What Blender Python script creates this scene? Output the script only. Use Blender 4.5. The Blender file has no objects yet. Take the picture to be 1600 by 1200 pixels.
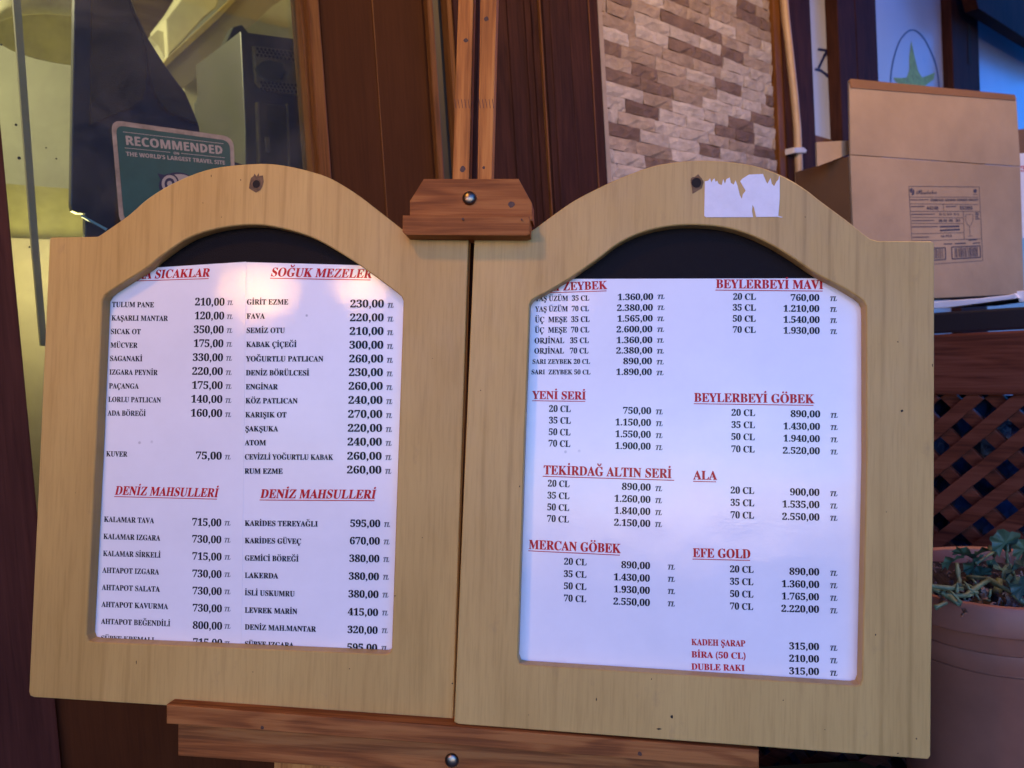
import bpy, bmesh, math, random
from mathutils import Vector, Matrix
random.seed(7)
S = bpy.context.scene
COL = S.collection
F = 1230.0                                   # focal length in photo pixels (1600 wide)
# ---------------------------------------------------------------- camera
down = Vector((1550, 24400, 1230)).normalized()      # world "down" in camera axes (x right, y down, z forward)
up_c = -down
fwd = Vector((0, 0, 1)); yw = (fwd - up_c * fwd.dot(up_c)).normalized()
xw = yw.cross(up_c)
if xw.x < 0: xw = -xw
M = Matrix((xw, yw, up_c))                   # camera axes -> world
CAM = Vector((0, 0, 1.5))
R = M @ Matrix(((1, 0, 0), (0, -1, 0), (0, 0, -1)))
cd = bpy.data.cameras.new('camera'); cam = bpy.data.objects.new('camera', cd); COL.objects.link(cam)
cam.matrix_world = Matrix.Translation(CAM) @ R.to_4x4()
cd.sensor_width = 36; cd.lens = 36 * F / 1600; cd.clip_start = 0.02; cd.clip_end = 200
cd.dof.use_dof = True; cd.dof.focus_distance = 0.80; cd.dof.aperture_fstop = 9.0
S.camera = cam
# ---------------------------------------------------------------- sky
SUN_EL, SUN_ROT = math.radians(3), math.radians(180)
W = bpy.data.worlds.new('World'); S.world = W; W.use_nodes = True
nt = W.node_tree; bg = nt.nodes['Background']
sky = nt.nodes.new('ShaderNodeTexSky'); sky.sky_type = 'NISHITA'; sky.sun_disc = False
sky.sun_elevation = SUN_EL; sky.sun_rotation = SUN_ROT; sky.ozone_density = 8.0
nt.links.new(sky.outputs[0], bg.inputs[0]); bg.inputs[1].default_value = 0.15
# ---------------------------------------------------------------- exposure
vs = S.view_settings; vs.view_transform = 'Standard'; vs.look = 'None'; vs.gamma = 1.0
vs.exposure = 3.65; vs.use_curve_mapping = False
# ---------------------------------------------------------------- planes of the place
def ray(px, py): return M @ Vector(((px - 800) / F, (py - 600) / F, 1))
class Plane:
    def __init__(s, o, A, B, C): s.o = o; s.A = A; s.B = B; s.C = C
    def hit(s, px, py, off=0.0):
        r = ray(px, py); k = ((s.o + s.C * off - CAM).dot(s.C)) / r.dot(s.C)
        p = CAM + r * k - s.o
        return (p.dot(s.A), p.dot(s.B))
    def pt(s, a, b, c=0.0): return s.o + s.A * a + s.B * b + s.C * c
    def mat(s, a=0, b=0, c=0):
        m = Matrix((s.A, s.B, s.C)).transposed().to_4x4(); m.translation = s.pt(a, b, c); return m
Z = Vector((0, 0, 1))
def vplane(x, y, ang):                        # vertical plane, heading ang from +X
    A = Vector((math.cos(ang), math.sin(ang), 0)); return Plane(Vector((x, y, 0)), A, Z, A.cross(Z))
FAC = vplane(-0.6175, 0.95, math.atan2(.687, .727))
def board_plane(corners, d0, dall=None):
    P = [ray(*q) * d for q, d in zip(corners, dall)]
    P = [CAM + p * d0 for p in P]
    A = (P[2] - P[3]).normalized(); A = (A + (P[1] - P[0]).normalized()).normalized()
    B = ((P[0] - P[3]) + (P[1] - P[2])); B = (B - A * B.dot(A)).normalized()
    return Plane(P[3], A, B, A.cross(B))
BL = board_plane([(78, 370), (732, 375), (706, 1130), (45, 1089)], .80, [1, .953, .941, .988])
BR = board_plane([(741, 375), (1461, 377), (1454, 1187), (710, 1131)], .80 * .953, [1, .936, .903, .967])
def lamp(name, loc, power, col, rad):
    l = bpy.data.lights.new(name, 'POINT'); l.energy = power; l.color = col; l.shadow_soft_size = rad
    o = bpy.data.objects.new(name, l); COL.objects.link(o); o.location = loc; return o
def glint(pl, px, py, dist):
    r = ray(px, py); n = pl.C; a, b = pl.hit(px, py, -.0175); p = pl.pt(a, b, -.0175)
    d = (r - n * (2 * r.dot(n))).normalized(); return p + d * dist
# lamps of the restaurant: the street-side bulbs whose glints show on the laminated menus, the lantern over the window, the room light; plus an added facade fill
WARM = (1, .47, .10)
lamp('string_bulb_light', glint(BL, 402, 455, 1.3), .66, WARM, .022)
lamp('string_bulb_light', glint(BL, 570, 445, 1.5), .66, WARM, .020)
lamp('string_bulb_light', glint(BR, 880, 455, 1.6), .15, WARM, .026)
lamp('lantern_light', Vector((-.45, .2, 2.3)), 1.1, WARM, .06)
lamp('facade_fill_light', FAC.pt(1.3, 2.62, 1.1), 3.2, (1, .54, .22), .06)  # added lamp out of view, brightens stone, pilaster and carton
# ---------------------------------------------------------------- materials
def newmat(name):
    m = bpy.data.materials.new(name); m.use_nodes = True; t = m.node_tree
    return m, t, t.nodes['Principled BSDF']
def N(t, ty, **kw):
    n = t.nodes.new(ty)
    for k, v in kw.items():
        if k.startswith('i_'):
            key = k[2:].replace('_', ' '); n.inputs[key].default_value = v
        else: setattr(n, k, v)
    return n
def ramp(t, stops):
    r = t.nodes.new('ShaderNodeValToRGB'); e = r.color_ramp.elements
    while len(e) < len(stops): e.new(.5)
    for x, (p, c) in zip(e, stops): x.position = p; x.color = (*c, 1) if len(c) == 3 else c
    return r
def coords(t, scale, rnd=True):
    tc = t.nodes.new('ShaderNodeTexCoord'); mp = t.nodes.new('ShaderNodeMapping')
    mp.inputs['Scale'].default_value = scale; t.links.new(tc.outputs['Object'], mp.inputs[0])
    if rnd:
        oi = t.nodes.new('ShaderNodeObjectInfo'); ml = N(t, 'ShaderNodeMath', operation='MULTIPLY'); ml.inputs[1].default_value = 37.0
        t.links.new(oi.outputs['Random'], ml.inputs[0]); cx = t.nodes.new('ShaderNodeCombineXYZ')
        for i in range(3): t.links.new(ml.outputs[0], cx.inputs[i])
        t.links.new(cx.outputs[0], mp.inputs['Location'])
    return mp
def wood(name, dark, mid, light, along='Y', fine=260, rough=.5, bump=.25, coat=0.0, figure=9, wear=None, rnd=True, band=.5):
    m, t, p = newmat(name); L = t.links
    p.inputs['Specular IOR Level'].default_value = .18
    ax = 'XYZ'.index(along)
    sc = [fine] * 3; sc[ax] = fine * .035
    mp = coords(t, sc, rnd)
    n1 = N(t, 'ShaderNodeTexNoise', i_Scale=1.0, i_Detail=5.0, i_Roughness=.6, i_Distortion=.3); L.new(mp.outputs[0], n1.inputs[0])
    s2 = [figure * 2.2] * 3; s2[ax] = figure * .28
    mp2 = coords(t, s2, rnd)
    n2 = N(t, 'ShaderNodeTexNoise', i_Scale=1.0, i_Detail=3.0, i_Distortion=1.2); L.new(mp2.outputs[0], n2.inputs[0])
    wv = N(t, 'ShaderNodeMath', operation='MULTIPLY'); wv.inputs[1].default_value = 22.0; L.new(n2.outputs[0], wv.inputs[0])
    sn = N(t, 'ShaderNodeMath', operation='SINE'); L.new(wv.outputs[0], sn.inputs[0])
    mx = N(t, 'ShaderNodeMath', operation='MULTIPLY_ADD'); mx.inputs[1].default_value = .12 * band * 2; L.new(sn.outputs[0], mx.inputs[0]); L.new(n1.outputs[0], mx.inputs[2])
    n3 = N(t, 'ShaderNodeTexNoise', i_Scale=6.0, i_Detail=2.0); mp3 = coords(t, (1, 1, 1), rnd); L.new(mp3.outputs[0], n3.inputs[0])
    ad = N(t, 'ShaderNodeMath', operation='MULTIPLY_ADD'); ad.inputs[1].default_value = .35; L.new(n3.outputs[0], ad.inputs[0]); L.new(mx.outputs[0], ad.inputs[2])
    r = ramp(t, [(.42, dark), (.62, mid), (.86, light)]); L.new(ad.outputs[0], r.inputs[0])
    out = r.outputs[0]
    if wear:
        n4 = N(t, 'ShaderNodeTexNoise', i_Scale=wear[1], i_Detail=6.0, i_Roughness=.7); mp4 = coords(t, (1, .35, 1) if along == 'Y' else (.35, 1, 1), rnd); L.new(mp4.outputs[0], n4.inputs[0])
        r4 = ramp(t, [(wear[2], (0, 0, 0)), (wear[2] + .12, (.8, .8, .8))]); L.new(n4.outputs[0], r4.inputs[0])
        mm = N(t, 'ShaderNodeMix', data_type='RGBA'); L.new(r4.outputs[0], mm.inputs[0]); L.new(out, mm.inputs[6]); mm.inputs[7].default_value = (*wear[0], 1)
        out = mm.outputs[2]
    L.new(out, p.inputs['Base Color'])
    p.inputs['Roughness'].default_value = rough; p.inputs['Coat Weight'].default_value = coat; p.inputs['Coat Roughness'].default_value = .25
    b = N(t, 'ShaderNodeBump', i_Strength=bump, i_Distance=.001); L.new(mx.outputs[0], b.inputs['Height']); L.new(b.outputs[0], p.inputs['Normal'])
    return m
def plain(name, col, rough=.5, bump=0, bscale=200, metal=0, var=0, vscale=8, coat=0, dist=.001, col2=None):
    m, t, p = newmat(name); L = t.links
    p.inputs['Base Color'].default_value = (*col, 1); p.inputs['Roughness'].default_value = rough; p.inputs['Metallic'].default_value = metal
    p.inputs['Coat Weight'].default_value = coat; p.inputs['Coat Roughness'].default_value = .15
    mp = coords(t, (1, 1, 1))
    if var:
        n = N(t, 'ShaderNodeTexNoise', i_Scale=vscale, i_Detail=5.0, i_Roughness=.6); L.new(mp.outputs[0], n.inputs[0])
        c2 = col2 or tuple(c * (1 - var) for c in col)
        r = ramp(t, [(.35, c2), (.65, col)]); L.new(n.outputs[0], r.inputs[0]); L.new(r.outputs[0], p.inputs['Base Color'])
    if bump:
        n = N(t, 'ShaderNodeTexNoise', i_Scale=bscale, i_Detail=4.0); L.new(mp.outputs[0], n.inputs[0])
        b = N(t, 'ShaderNodeBump', i_Strength=bump, i_Distance=dist); L.new(n.outputs[0], b.inputs['Height']); L.new(b.outputs[0], p.inputs['Normal'])
    return m
def laminate(name, col, smudge=True):
    m, t, p = newmat(name); L = t.links
    mp = coords(t, (1, 1, 1), False)
    n = N(t, 'ShaderNodeTexNoise', i_Scale=9.0, i_Detail=6.0, i_Roughness=.65); L.new(mp.outputs[0], n.inputs[0])
    if smudge:
        r = ramp(t, [(.3, tuple(c * .93 for c in col)), (.6, col)]); L.new(n.outputs[0], r.inputs[0])
        sp = N(t, 'ShaderNodeTexVoronoi', i_Scale=45.0); L.new(mp.outputs[0], sp.inputs[0])
        r2 = ramp(t, [(.05, (.35, .35, .36)), (.085, (1, 1, 1))]); L.new(sp.outputs['Distance'], r2.inputs[0])
        n9 = N(t, 'ShaderNodeTexNoise', i_Scale=14.0); L.new(mp.outputs[0], n9.inputs[0])
        r9 = ramp(t, [(.6, (0, 0, 0)), (.66, (1, 1, 1))]); L.new(n9.outputs[0], r9.inputs[0])
        mm = N(t, 'ShaderNodeMix', data_type='RGBA', blend_type='MULTIPLY'); L.new(r9.outputs[0], mm.inputs[0]); L.new(r.outputs[0], mm.inputs[6]); L.new(r2.outputs[0], mm.inputs[7])
        L.new(mm.outputs[2], p.inputs['Base Color'])
    else: p.inputs['Base Color'].default_value = (*col, 1)
    p.inputs['Roughness'].default_value = .6; p.inputs['Specular IOR Level'].default_value = .5 if smudge else .1; p.inputs['Coat Weight'].default_value = .6 if smudge else .12; p.inputs['Coat Roughness'].default_value = .055
    nb = N(t, 'ShaderNodeTexNoise', i_Scale=520.0, i_Detail=3.0); L.new(mp.outputs[0], nb.inputs[0])
    nc = N(t, 'ShaderNodeTexNoise', i_Scale=13.0, i_Detail=2.0); L.new(mp.outputs[0], nc.inputs[0])
    b1 = N(t, 'ShaderNodeBump', i_Strength=.17, i_Distance=.0005); L.new(nb.outputs[0], b1.inputs['Height'])
    b2 = N(t, 'ShaderNodeBump', i_Strength=.22, i_Distance=.004); L.new(nc.outputs[0], b2.inputs['Height']); L.new(b1.outputs[0], b2.inputs['Normal'])
    L.new(b2.outputs[0], p.inputs['Coat Normal'])
    return m
def veneermat():
    m, t, p = newmat('pale_veneer'); L = t.links; p.inputs['Specular IOR Level'].default_value = .25
    mpf = coords(t, (420, 22, 420)); nf = N(t, 'ShaderNodeTexNoise', i_Scale=1.0, i_Detail=4.0, i_Roughness=.6); L.new(mpf.outputs[0], nf.inputs[0])
    mpl = coords(t, (9, 2.2, 9)); nl = N(t, 'ShaderNodeTexNoise', i_Scale=1.0, i_Detail=3.0, i_Distortion=.6); L.new(mpl.outputs[0], nl.inputs[0])
    base = ramp(t, [(.32, (.47, .298, .086)), (.52, (.53, .345, .104)), (.72, (.575, .385, .122))]); L.new(nl.outputs[0], base.inputs[0])
    # fine flecks along the grain
    fl = ramp(t, [(.30, (.86, .85, .82)), (.52, (1, 1, 1)), (.8, (1.05, 1.05, 1.06))]); L.new(nf.outputs[0], fl.inputs[0])
    m1 = N(t, 'ShaderNodeMix', data_type='RGBA', blend_type='MULTIPLY'); m1.inputs[0].default_value = .8; L.new(base.outputs[0], m1.inputs[6]); L.new(fl.outputs[0], m1.inputs[7])
    # wandering figure lines
    mpw = coords(t, (1, .13, 1)); wv = N(t, 'ShaderNodeTexWave', wave_type='BANDS', bands_direction='X', i_Scale=13.0, i_Distortion=5.5, i_Detail=2.5, i_Detail_Scale=.8, i_Detail_Roughness=.55); L.new(mpw.outputs[0], wv.inputs[0])
    ln = ramp(t, [(.0, (.76, .73, .66)), (.07, (.93, .92, .90)), (.20, (1, 1, 1))]); L.new(wv.outputs['Fac'], ln.inputs[0])
    mk = N(t, 'ShaderNodeTexNoise', i_Scale=5.5, i_Detail=2.0); L.new(coords(t, (1, .6, 1)).outputs[0], mk.inputs[0])
    mr = ramp(t, [(.42, (0, 0, 0)), (.66, (.75, .75, .75))]); L.new(mk.outputs[0], mr.inputs[0])
    m2 = N(t, 'ShaderNodeMix', data_type='RGBA', blend_type='MULTIPLY'); L.new(mr.outputs[0], m2.inputs[0]); L.new(m1.outputs[2], m2.inputs[6]); L.new(ln.outputs[0], m2.inputs[7])
    # handling grime
    ng = N(t, 'ShaderNodeTexNoise', i_Scale=34.0, i_Detail=6.0, i_Roughness=.7); L.new(coords(t, (1, .5, 1)).outputs[0], ng.inputs[0])
    rg = ramp(t, [(.62, (0, 0, 0)), (.78, (.5, .5, .5))]); L.new(ng.outputs[0], rg.inputs[0])
    m3 = N(t, 'ShaderNodeMix', data_type='RGBA'); L.new(rg.outputs[0], m3.inputs[0]); L.new(m2.outputs[2], m3.inputs[6]); m3.inputs[7].default_value = (.30, .20, .085, 1)
    L.new(m3.outputs[2], p.inputs['Base Color'])
    rr = ramp(t, [(.3, (.36, .36, .36)), (.7, (.52, .52, .52))]); L.new(ng.outputs[0], rr.inputs[0]); L.new(rr.outputs[0], p.inputs['Roughness'])
    b = N(t, 'ShaderNodeBump', i_Strength=.12, i_Distance=.0008); L.new(nf.outputs[0], b.inputs['Height']); L.new(b.outputs[0], p.inputs['Normal'])
    return m
m_veneer = veneermat()
m_pine = wood('stained_pine', (.17, .055, .013), (.26, .088, .020), (.35, .135, .034), 'X', 300, .65, .5, .0, 12, ((.13, .045, .014), 60, .68), True, .7)
m_mast = wood('mast_pine', (.27, .098, .020), (.42, .16, .032), (.52, .225, .050), 'Y', 260, .6, .4, .0, 9, ((.13, .045, .012), 30, .72), True, .7)
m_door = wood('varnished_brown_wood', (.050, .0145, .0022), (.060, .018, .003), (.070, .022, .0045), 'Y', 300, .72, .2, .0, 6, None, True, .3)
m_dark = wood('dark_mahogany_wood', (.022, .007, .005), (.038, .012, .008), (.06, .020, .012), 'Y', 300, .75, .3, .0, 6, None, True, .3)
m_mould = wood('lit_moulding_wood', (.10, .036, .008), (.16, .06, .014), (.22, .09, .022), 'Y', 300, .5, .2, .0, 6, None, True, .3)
m_frame = wood('red_brown_paint', (.038, .012, .008), (.055, .018, .012), (.07, .024, .016), 'Y', 200, .6, .3, .0, 6, ((.16, .10, .07), 45, .78), True, .3)
m_rail = wood('red_stained_rail', (.07, .018, .010), (.13, .034, .017), (.17, .05, .028), 'X', 220, .5, .4, .15, 8, None, True, .6)
m_sheet = laminate('laminated_paper', (.84, .83, .84))
m_black = laminate('printed_black', (.012, .012, .014), False)
m_grey = laminate('printed_grey', (.10, .10, .11), False)
m_red = laminate('printed_red', (.50, .018, .02), False)
m_back = plain('black_leatherette', (.008, .006, .007), .6, .6, 900)
m_hole = plain('hole_dark', (.015, .010, .008), .9)
m_raw = plain('raw_fibreboard', (.20, .12, .06), .9, .8, 400, var=.5, vscale=90)
m_brass = plain('aged_brass', (.30, .25, .18), .33, .3, 120, metal=1, var=.5, vscale=60)
m_back.node_tree.nodes['Principled BSDF'].inputs['Specular IOR Level'].default_value = .12
m_torn = plain('torn_paper', (.80, .79, .82), .85, .5, 500, var=.08, vscale=50)
# ---------------------------------------------------------------- glyph outlines (bold serif, bold sans, script)
# family code, character code, advance, point count, x y pairs (500 = cap height), triangles
GL = [
[66,65,479,43,-10,0,-10,20,4,21,16,26,26,33,35,44,44,61,54,82,226,512,246,511,422,95,433,71,442,52,451,38,461,28,473,22,487,20,487,0,251,0,251,20,285,23,305,33,311,50,310,59,306,72,299,89,277,145,114,145,86,77,85,74,84,69,83,65,82,60,82,56,82,53,88,35,106,24,136,20,140,20,140,0,125,176,265,176,194,350,7,9,8,7,42,9,42,10,9,7,40,42,41,10,42,7,27,40,27,41,40,27,26,41,26,10,41,7,28,27,25,10,26,25,11,10,24,11,25,6,28,7,6,29,28,6,30,29,23,11,24,23,12,11,6,31,30,6,32,31,5,32,6,5,33,32,22,12,23,5,34,33,5,35,34,22,13,12,21,13,22,4,35,5,21,14,13,4,36,35,20,14,21,3,36,4,20,15,14,2,36,3,2,37,36,19,15,20,19,16,15,1,37,2,0,37,1,0,38,37,0,39,38,18,16,19,18,17,16],
[66,66,486,75,18,0,18,19,40,22,57,27,69,35,76,48,80,66,82,90,82,405,81,424,79,440,76,453,71,463,64,470,56,475,45,479,32,481,17,482,17,500,242,500,349,487,414,449,435,385,422,332,382,294,315,271,395,245,443,203,459,145,454,102,436,67,407,38,368,17,319,4,261,0,200,277,206,277,242,279,269,287,289,299,302,318,310,345,313,379,311,410,305,434,296,453,282,466,262,474,237,476,223,475,212,472,206,466,203,458,201,445,200,429,243,27,272,30,295,39,311,54,322,76,328,105,330,141,327,178,319,207,304,228,283,242,254,251,217,254,200,254,200,72,201,56,204,45,209,37,217,31,228,28,17,19,18,17,20,19,17,48,20,48,47,20,47,21,20,16,48,17,15,48,16,14,48,15,14,49,48,14,50,49,13,50,14,46,21,47,13,51,50,12,51,13,12,52,51,45,21,46,11,52,12,11,53,52,10,53,11,44,21,45,44,22,21,10,54,53,9,54,10,43,22,44,9,35,54,8,35,9,42,22,43,7,35,8,42,23,22,41,23,42,40,23,41,40,24,23,39,24,40,38,24,39,38,25,24,37,25,38,36,25,37,7,36,35,7,68,36,68,25,36,68,67,25,67,26,25,7,69,68,66,26,67,65,26,66,65,27,26,64,27,65,63,27,64,62,27,63,62,28,27,61,28,62,61,29,28,60,29,61,59,29,60,59,30,29,6,69,7,58,30,59,6,70,69,58,31,30,5,70,6,5,71,70,57,31,58,4,71,5,4,72,71,56,31,57,56,32,31,4,73,72,3,73,4,3,74,73,55,32,56,3,55,74,2,55,3,2,32,55,1,32,2,0,32,1,0,33,32,0,34,33],
[66,67,514,52,282,-12,234,-8,191,3,151,22,115,47,86,78,61,115,43,156,32,202,29,251,32,299,43,344,62,385,86,422,116,452,152,478,193,496,237,507,285,511,320,508,360,499,403,483,411,480,418,478,426,478,441,482,453,493,460,511,479,511,479,338,461,338,442,381,419,417,391,447,360,469,327,482,291,487,217,460,173,381,158,249,174,125,223,51,305,26,335,28,364,36,393,49,421,67,447,89,471,117,491,97,434,37,364,0,17,19,18,26,28,27,26,29,28,17,20,19,16,20,17,16,21,20,15,36,16,36,21,16,25,29,26,15,37,36,35,21,36,35,22,21,34,22,35,24,29,25,34,23,22,34,24,23,34,33,24,33,32,24,32,29,24,14,37,15,14,38,37,13,38,14,12,38,13,31,29,32,11,38,12,30,29,31,11,39,38,10,39,11,9,39,10,8,39,9,8,40,39,7,40,8,6,40,7,6,41,40,47,49,48,5,41,6,47,50,49,46,50,47,4,41,5,45,50,46,4,42,41,44,50,45,3,42,4,44,51,50,43,51,44,42,51,43,3,51,42,2,51,3,1,51,2,1,0,51],
[66,68,544,48,22,0,22,19,43,21,58,26,69,32,76,43,80,60,81,82,81,411,80,436,75,456,67,468,55,475,38,480,16,482,16,500,243,500,325,493,392,471,445,435,483,386,506,324,514,250,485,111,397,28,251,0,244,27,288,33,324,51,351,82,370,126,381,182,385,251,369,376,323,451,245,476,228,474,216,471,208,465,204,456,201,441,200,423,200,79,201,61,204,47,208,37,216,31,228,28,14,16,15,14,17,16,14,35,17,35,18,17,13,35,14,12,35,13,12,36,35,34,18,35,11,36,12,11,37,36,34,19,18,11,38,37,10,38,11,10,39,38,9,39,10,9,40,39,33,19,34,9,41,40,8,41,9,33,20,19,8,42,41,7,42,8,33,21,20,32,21,33,32,22,21,31,22,32,31,23,22,30,23,31,29,23,30,29,24,23,28,24,29,6,42,7,6,43,42,6,44,43,5,44,6,27,24,28,5,45,44,4,45,5,4,46,45,26,24,27,3,46,4,3,47,46,26,25,24,3,26,47,3,25,26,2,25,3,1,25,2,0,25,1],
[66,69,485,73,15,0,15,18,39,20,56,25,69,32,76,45,81,62,83,86,83,405,81,433,76,454,68,467,56,475,39,480,18,482,18,500,438,500,438,351,421,351,412,392,396,424,374,446,343,461,303,470,254,473,240,472,228,472,219,470,213,468,208,463,204,458,202,450,201,439,201,426,201,270,212,270,242,273,266,281,285,295,298,316,309,344,316,379,334,379,334,130,316,130,312,157,307,180,300,199,290,214,279,226,264,234,247,240,227,243,204,244,201,244,201,74,202,58,205,46,211,38,220,34,234,31,253,30,287,32,317,36,344,42,368,52,389,66,407,82,423,103,438,128,451,157,472,157,442,0,14,16,15,14,24,16,24,23,16,23,22,16,22,21,16,21,20,16,20,17,16,13,24,14,12,24,13,11,25,12,25,24,12,11,26,25,11,27,26,11,28,27,11,29,28,10,29,11,10,30,29,10,31,30,9,31,10,9,32,31,9,33,32,8,33,9,8,34,33,19,17,20,7,34,8,18,17,19,40,42,41,40,43,42,39,43,40,38,43,39,37,43,38,36,48,37,48,47,37,47,43,37,35,49,36,49,48,36,7,35,34,7,54,35,54,53,35,53,52,35,52,51,35,51,50,35,50,49,35,7,55,54,46,43,47,45,43,46,44,43,45,69,71,70,69,72,71,68,72,69,67,72,68,6,55,7,66,72,67,6,56,55,65,72,66,5,56,6,5,57,56,64,72,65,5,58,57,4,58,5,63,72,64,4,59,58,62,72,63,4,60,59,3,60,4,61,72,62,3,61,60,3,72,61,2,72,3,1,72,2,0,72,1],
[66,70,444,66,17,0,17,19,40,22,57,28,69,37,76,50,80,68,82,92,82,412,80,435,75,453,67,465,55,472,38,478,15,482,15,500,432,500,432,351,414,351,408,379,400,403,390,423,377,439,360,452,340,462,316,468,287,472,252,473,239,473,228,473,219,472,213,470,207,467,204,462,202,456,200,448,200,437,200,271,209,271,238,274,262,283,281,297,295,317,305,345,312,381,332,381,332,130,313,130,306,169,296,199,282,220,263,234,238,243,207,246,200,246,200,88,201,72,203,58,206,47,212,38,220,31,230,26,244,22,261,20,282,19,282,0,14,16,15,14,27,16,27,26,16,26,25,16,25,24,16,24,23,16,23,22,16,22,21,16,21,17,16,13,27,14,12,27,13,12,28,27,12,29,28,12,30,29,11,30,12,11,31,30,11,32,31,11,33,32,10,33,11,10,34,33,10,35,34,9,35,10,9,36,35,9,37,36,8,37,9,20,17,21,7,37,8,19,17,20,43,45,44,43,46,45,18,17,19,42,46,43,41,46,42,40,46,41,39,50,40,50,49,40,49,46,40,38,51,39,51,50,39,7,38,37,7,54,38,54,53,38,53,52,38,52,51,38,7,55,54,48,46,49,47,46,48,6,55,7,6,56,55,6,57,56,5,57,6,5,58,57,4,58,5,4,59,58,4,60,59,3,60,4,3,61,60,2,61,3,2,62,61,1,62,2,1,63,62,1,64,63,0,64,1,0,65,64],
[66,71,558,77,294,-11,243,-7,197,3,155,21,119,46,88,76,63,113,45,154,34,201,30,251,34,301,45,346,63,386,88,422,118,453,153,478,193,496,236,507,282,511,322,508,363,499,406,484,413,481,419,479,426,479,433,479,440,482,445,486,450,493,455,501,460,511,480,511,480,338,461,338,449,366,436,392,420,416,402,436,382,454,361,468,339,478,317,485,294,487,219,460,175,382,160,250,164,179,177,120,198,74,226,41,261,21,302,14,327,16,347,21,360,30,369,42,374,58,376,78,376,140,374,161,370,176,361,187,348,194,329,198,302,200,302,218,549,218,549,200,528,198,512,194,501,187,495,177,491,161,490,141,490,32,425,8,360,-6,17,19,18,29,31,30,29,32,31,17,20,19,16,20,17,28,32,29,16,21,20,15,42,16,42,21,16,27,32,28,15,43,42,41,21,42,26,32,27,40,21,41,40,22,21,25,32,26,40,23,22,24,32,25,40,24,23,40,39,24,39,38,24,38,37,24,37,36,24,36,32,24,14,43,15,14,44,43,13,44,14,12,44,13,35,32,36,34,32,35,11,44,12,11,45,44,33,32,34,10,45,11,9,45,10,8,45,9,8,46,45,64,66,65,64,67,66,7,46,8,63,67,64,63,68,67,63,69,68,62,69,63,62,70,69,61,70,62,61,71,70,60,71,61,7,47,46,60,72,71,59,72,60,59,73,72,58,73,59,6,47,7,58,74,73,57,74,58,6,48,47,5,48,6,56,74,57,4,48,5,4,49,48,55,74,56,3,49,4,54,74,55,3,50,49,54,75,74,53,75,54,2,50,3,52,75,53,2,51,50,51,75,52,2,75,51,2,76,75,1,76,2,1,0,76],
[66,72,574,74,17,0,17,19,40,22,57,27,69,35,76,47,80,65,82,88,82,416,80,437,76,454,68,465,57,473,40,479,18,482,18,500,265,500,265,482,249,480,235,477,224,474,216,470,209,464,205,456,202,445,200,432,200,416,200,275,375,275,375,416,375,432,373,445,371,456,366,464,360,470,352,474,341,477,327,480,310,482,310,500,557,500,557,482,534,478,517,473,506,466,499,454,495,438,493,416,493,88,495,66,499,49,506,36,518,27,534,22,557,19,557,0,310,0,310,19,332,21,349,26,361,34,369,45,374,64,375,88,375,243,200,243,200,88,201,65,206,47,213,35,225,27,242,22,265,19,265,0,14,16,15,14,17,16,38,40,39,38,41,40,13,17,14,13,18,17,37,41,38,37,42,41,13,19,18,36,42,37,12,19,13,36,43,42,12,20,19,35,43,36,12,21,20,34,43,35,11,21,12,34,44,43,11,22,21,33,44,34,33,45,44,10,22,11,10,23,22,32,45,33,10,24,23,31,45,32,31,46,45,9,24,10,9,25,24,30,46,31,30,47,46,8,25,9,8,26,25,29,47,30,7,26,8,7,27,26,28,47,29,28,48,47,7,65,27,65,28,27,65,64,28,64,48,28,7,66,65,63,48,64,6,66,7,6,67,66,62,48,63,62,49,48,62,50,49,5,67,6,5,68,67,61,50,62,61,51,50,4,68,5,4,69,68,60,51,61,60,52,51,3,69,4,3,70,69,59,52,60,59,53,52,3,71,70,2,71,3,58,53,59,58,54,53,2,72,71,1,72,2,57,54,58,0,72,1,0,73,72,56,54,57,56,55,54],
[66,73,286,35,15,0,15,19,37,23,54,28,67,35,76,46,81,62,83,83,83,425,81,445,77,460,69,469,57,475,39,480,15,482,15,500,268,500,268,482,245,480,227,475,215,469,207,460,202,445,201,425,201,85,201,71,203,59,206,49,210,41,217,34,226,29,238,25,252,22,270,19,270,0,14,16,15,14,17,16,13,17,14,13,18,17,12,18,13,12,19,18,11,19,12,11,20,19,10,20,11,10,21,20,9,21,10,9,22,21,8,22,9,8,23,22,7,23,8,7,24,23,7,25,24,6,25,7,6,26,25,5,26,6,5,27,26,5,28,27,4,28,5,4,29,28,3,29,4,3,30,29,3,31,30,2,31,3,2,32,31,1,32,2,1,33,32,0,33,1,0,34,33],
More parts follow.
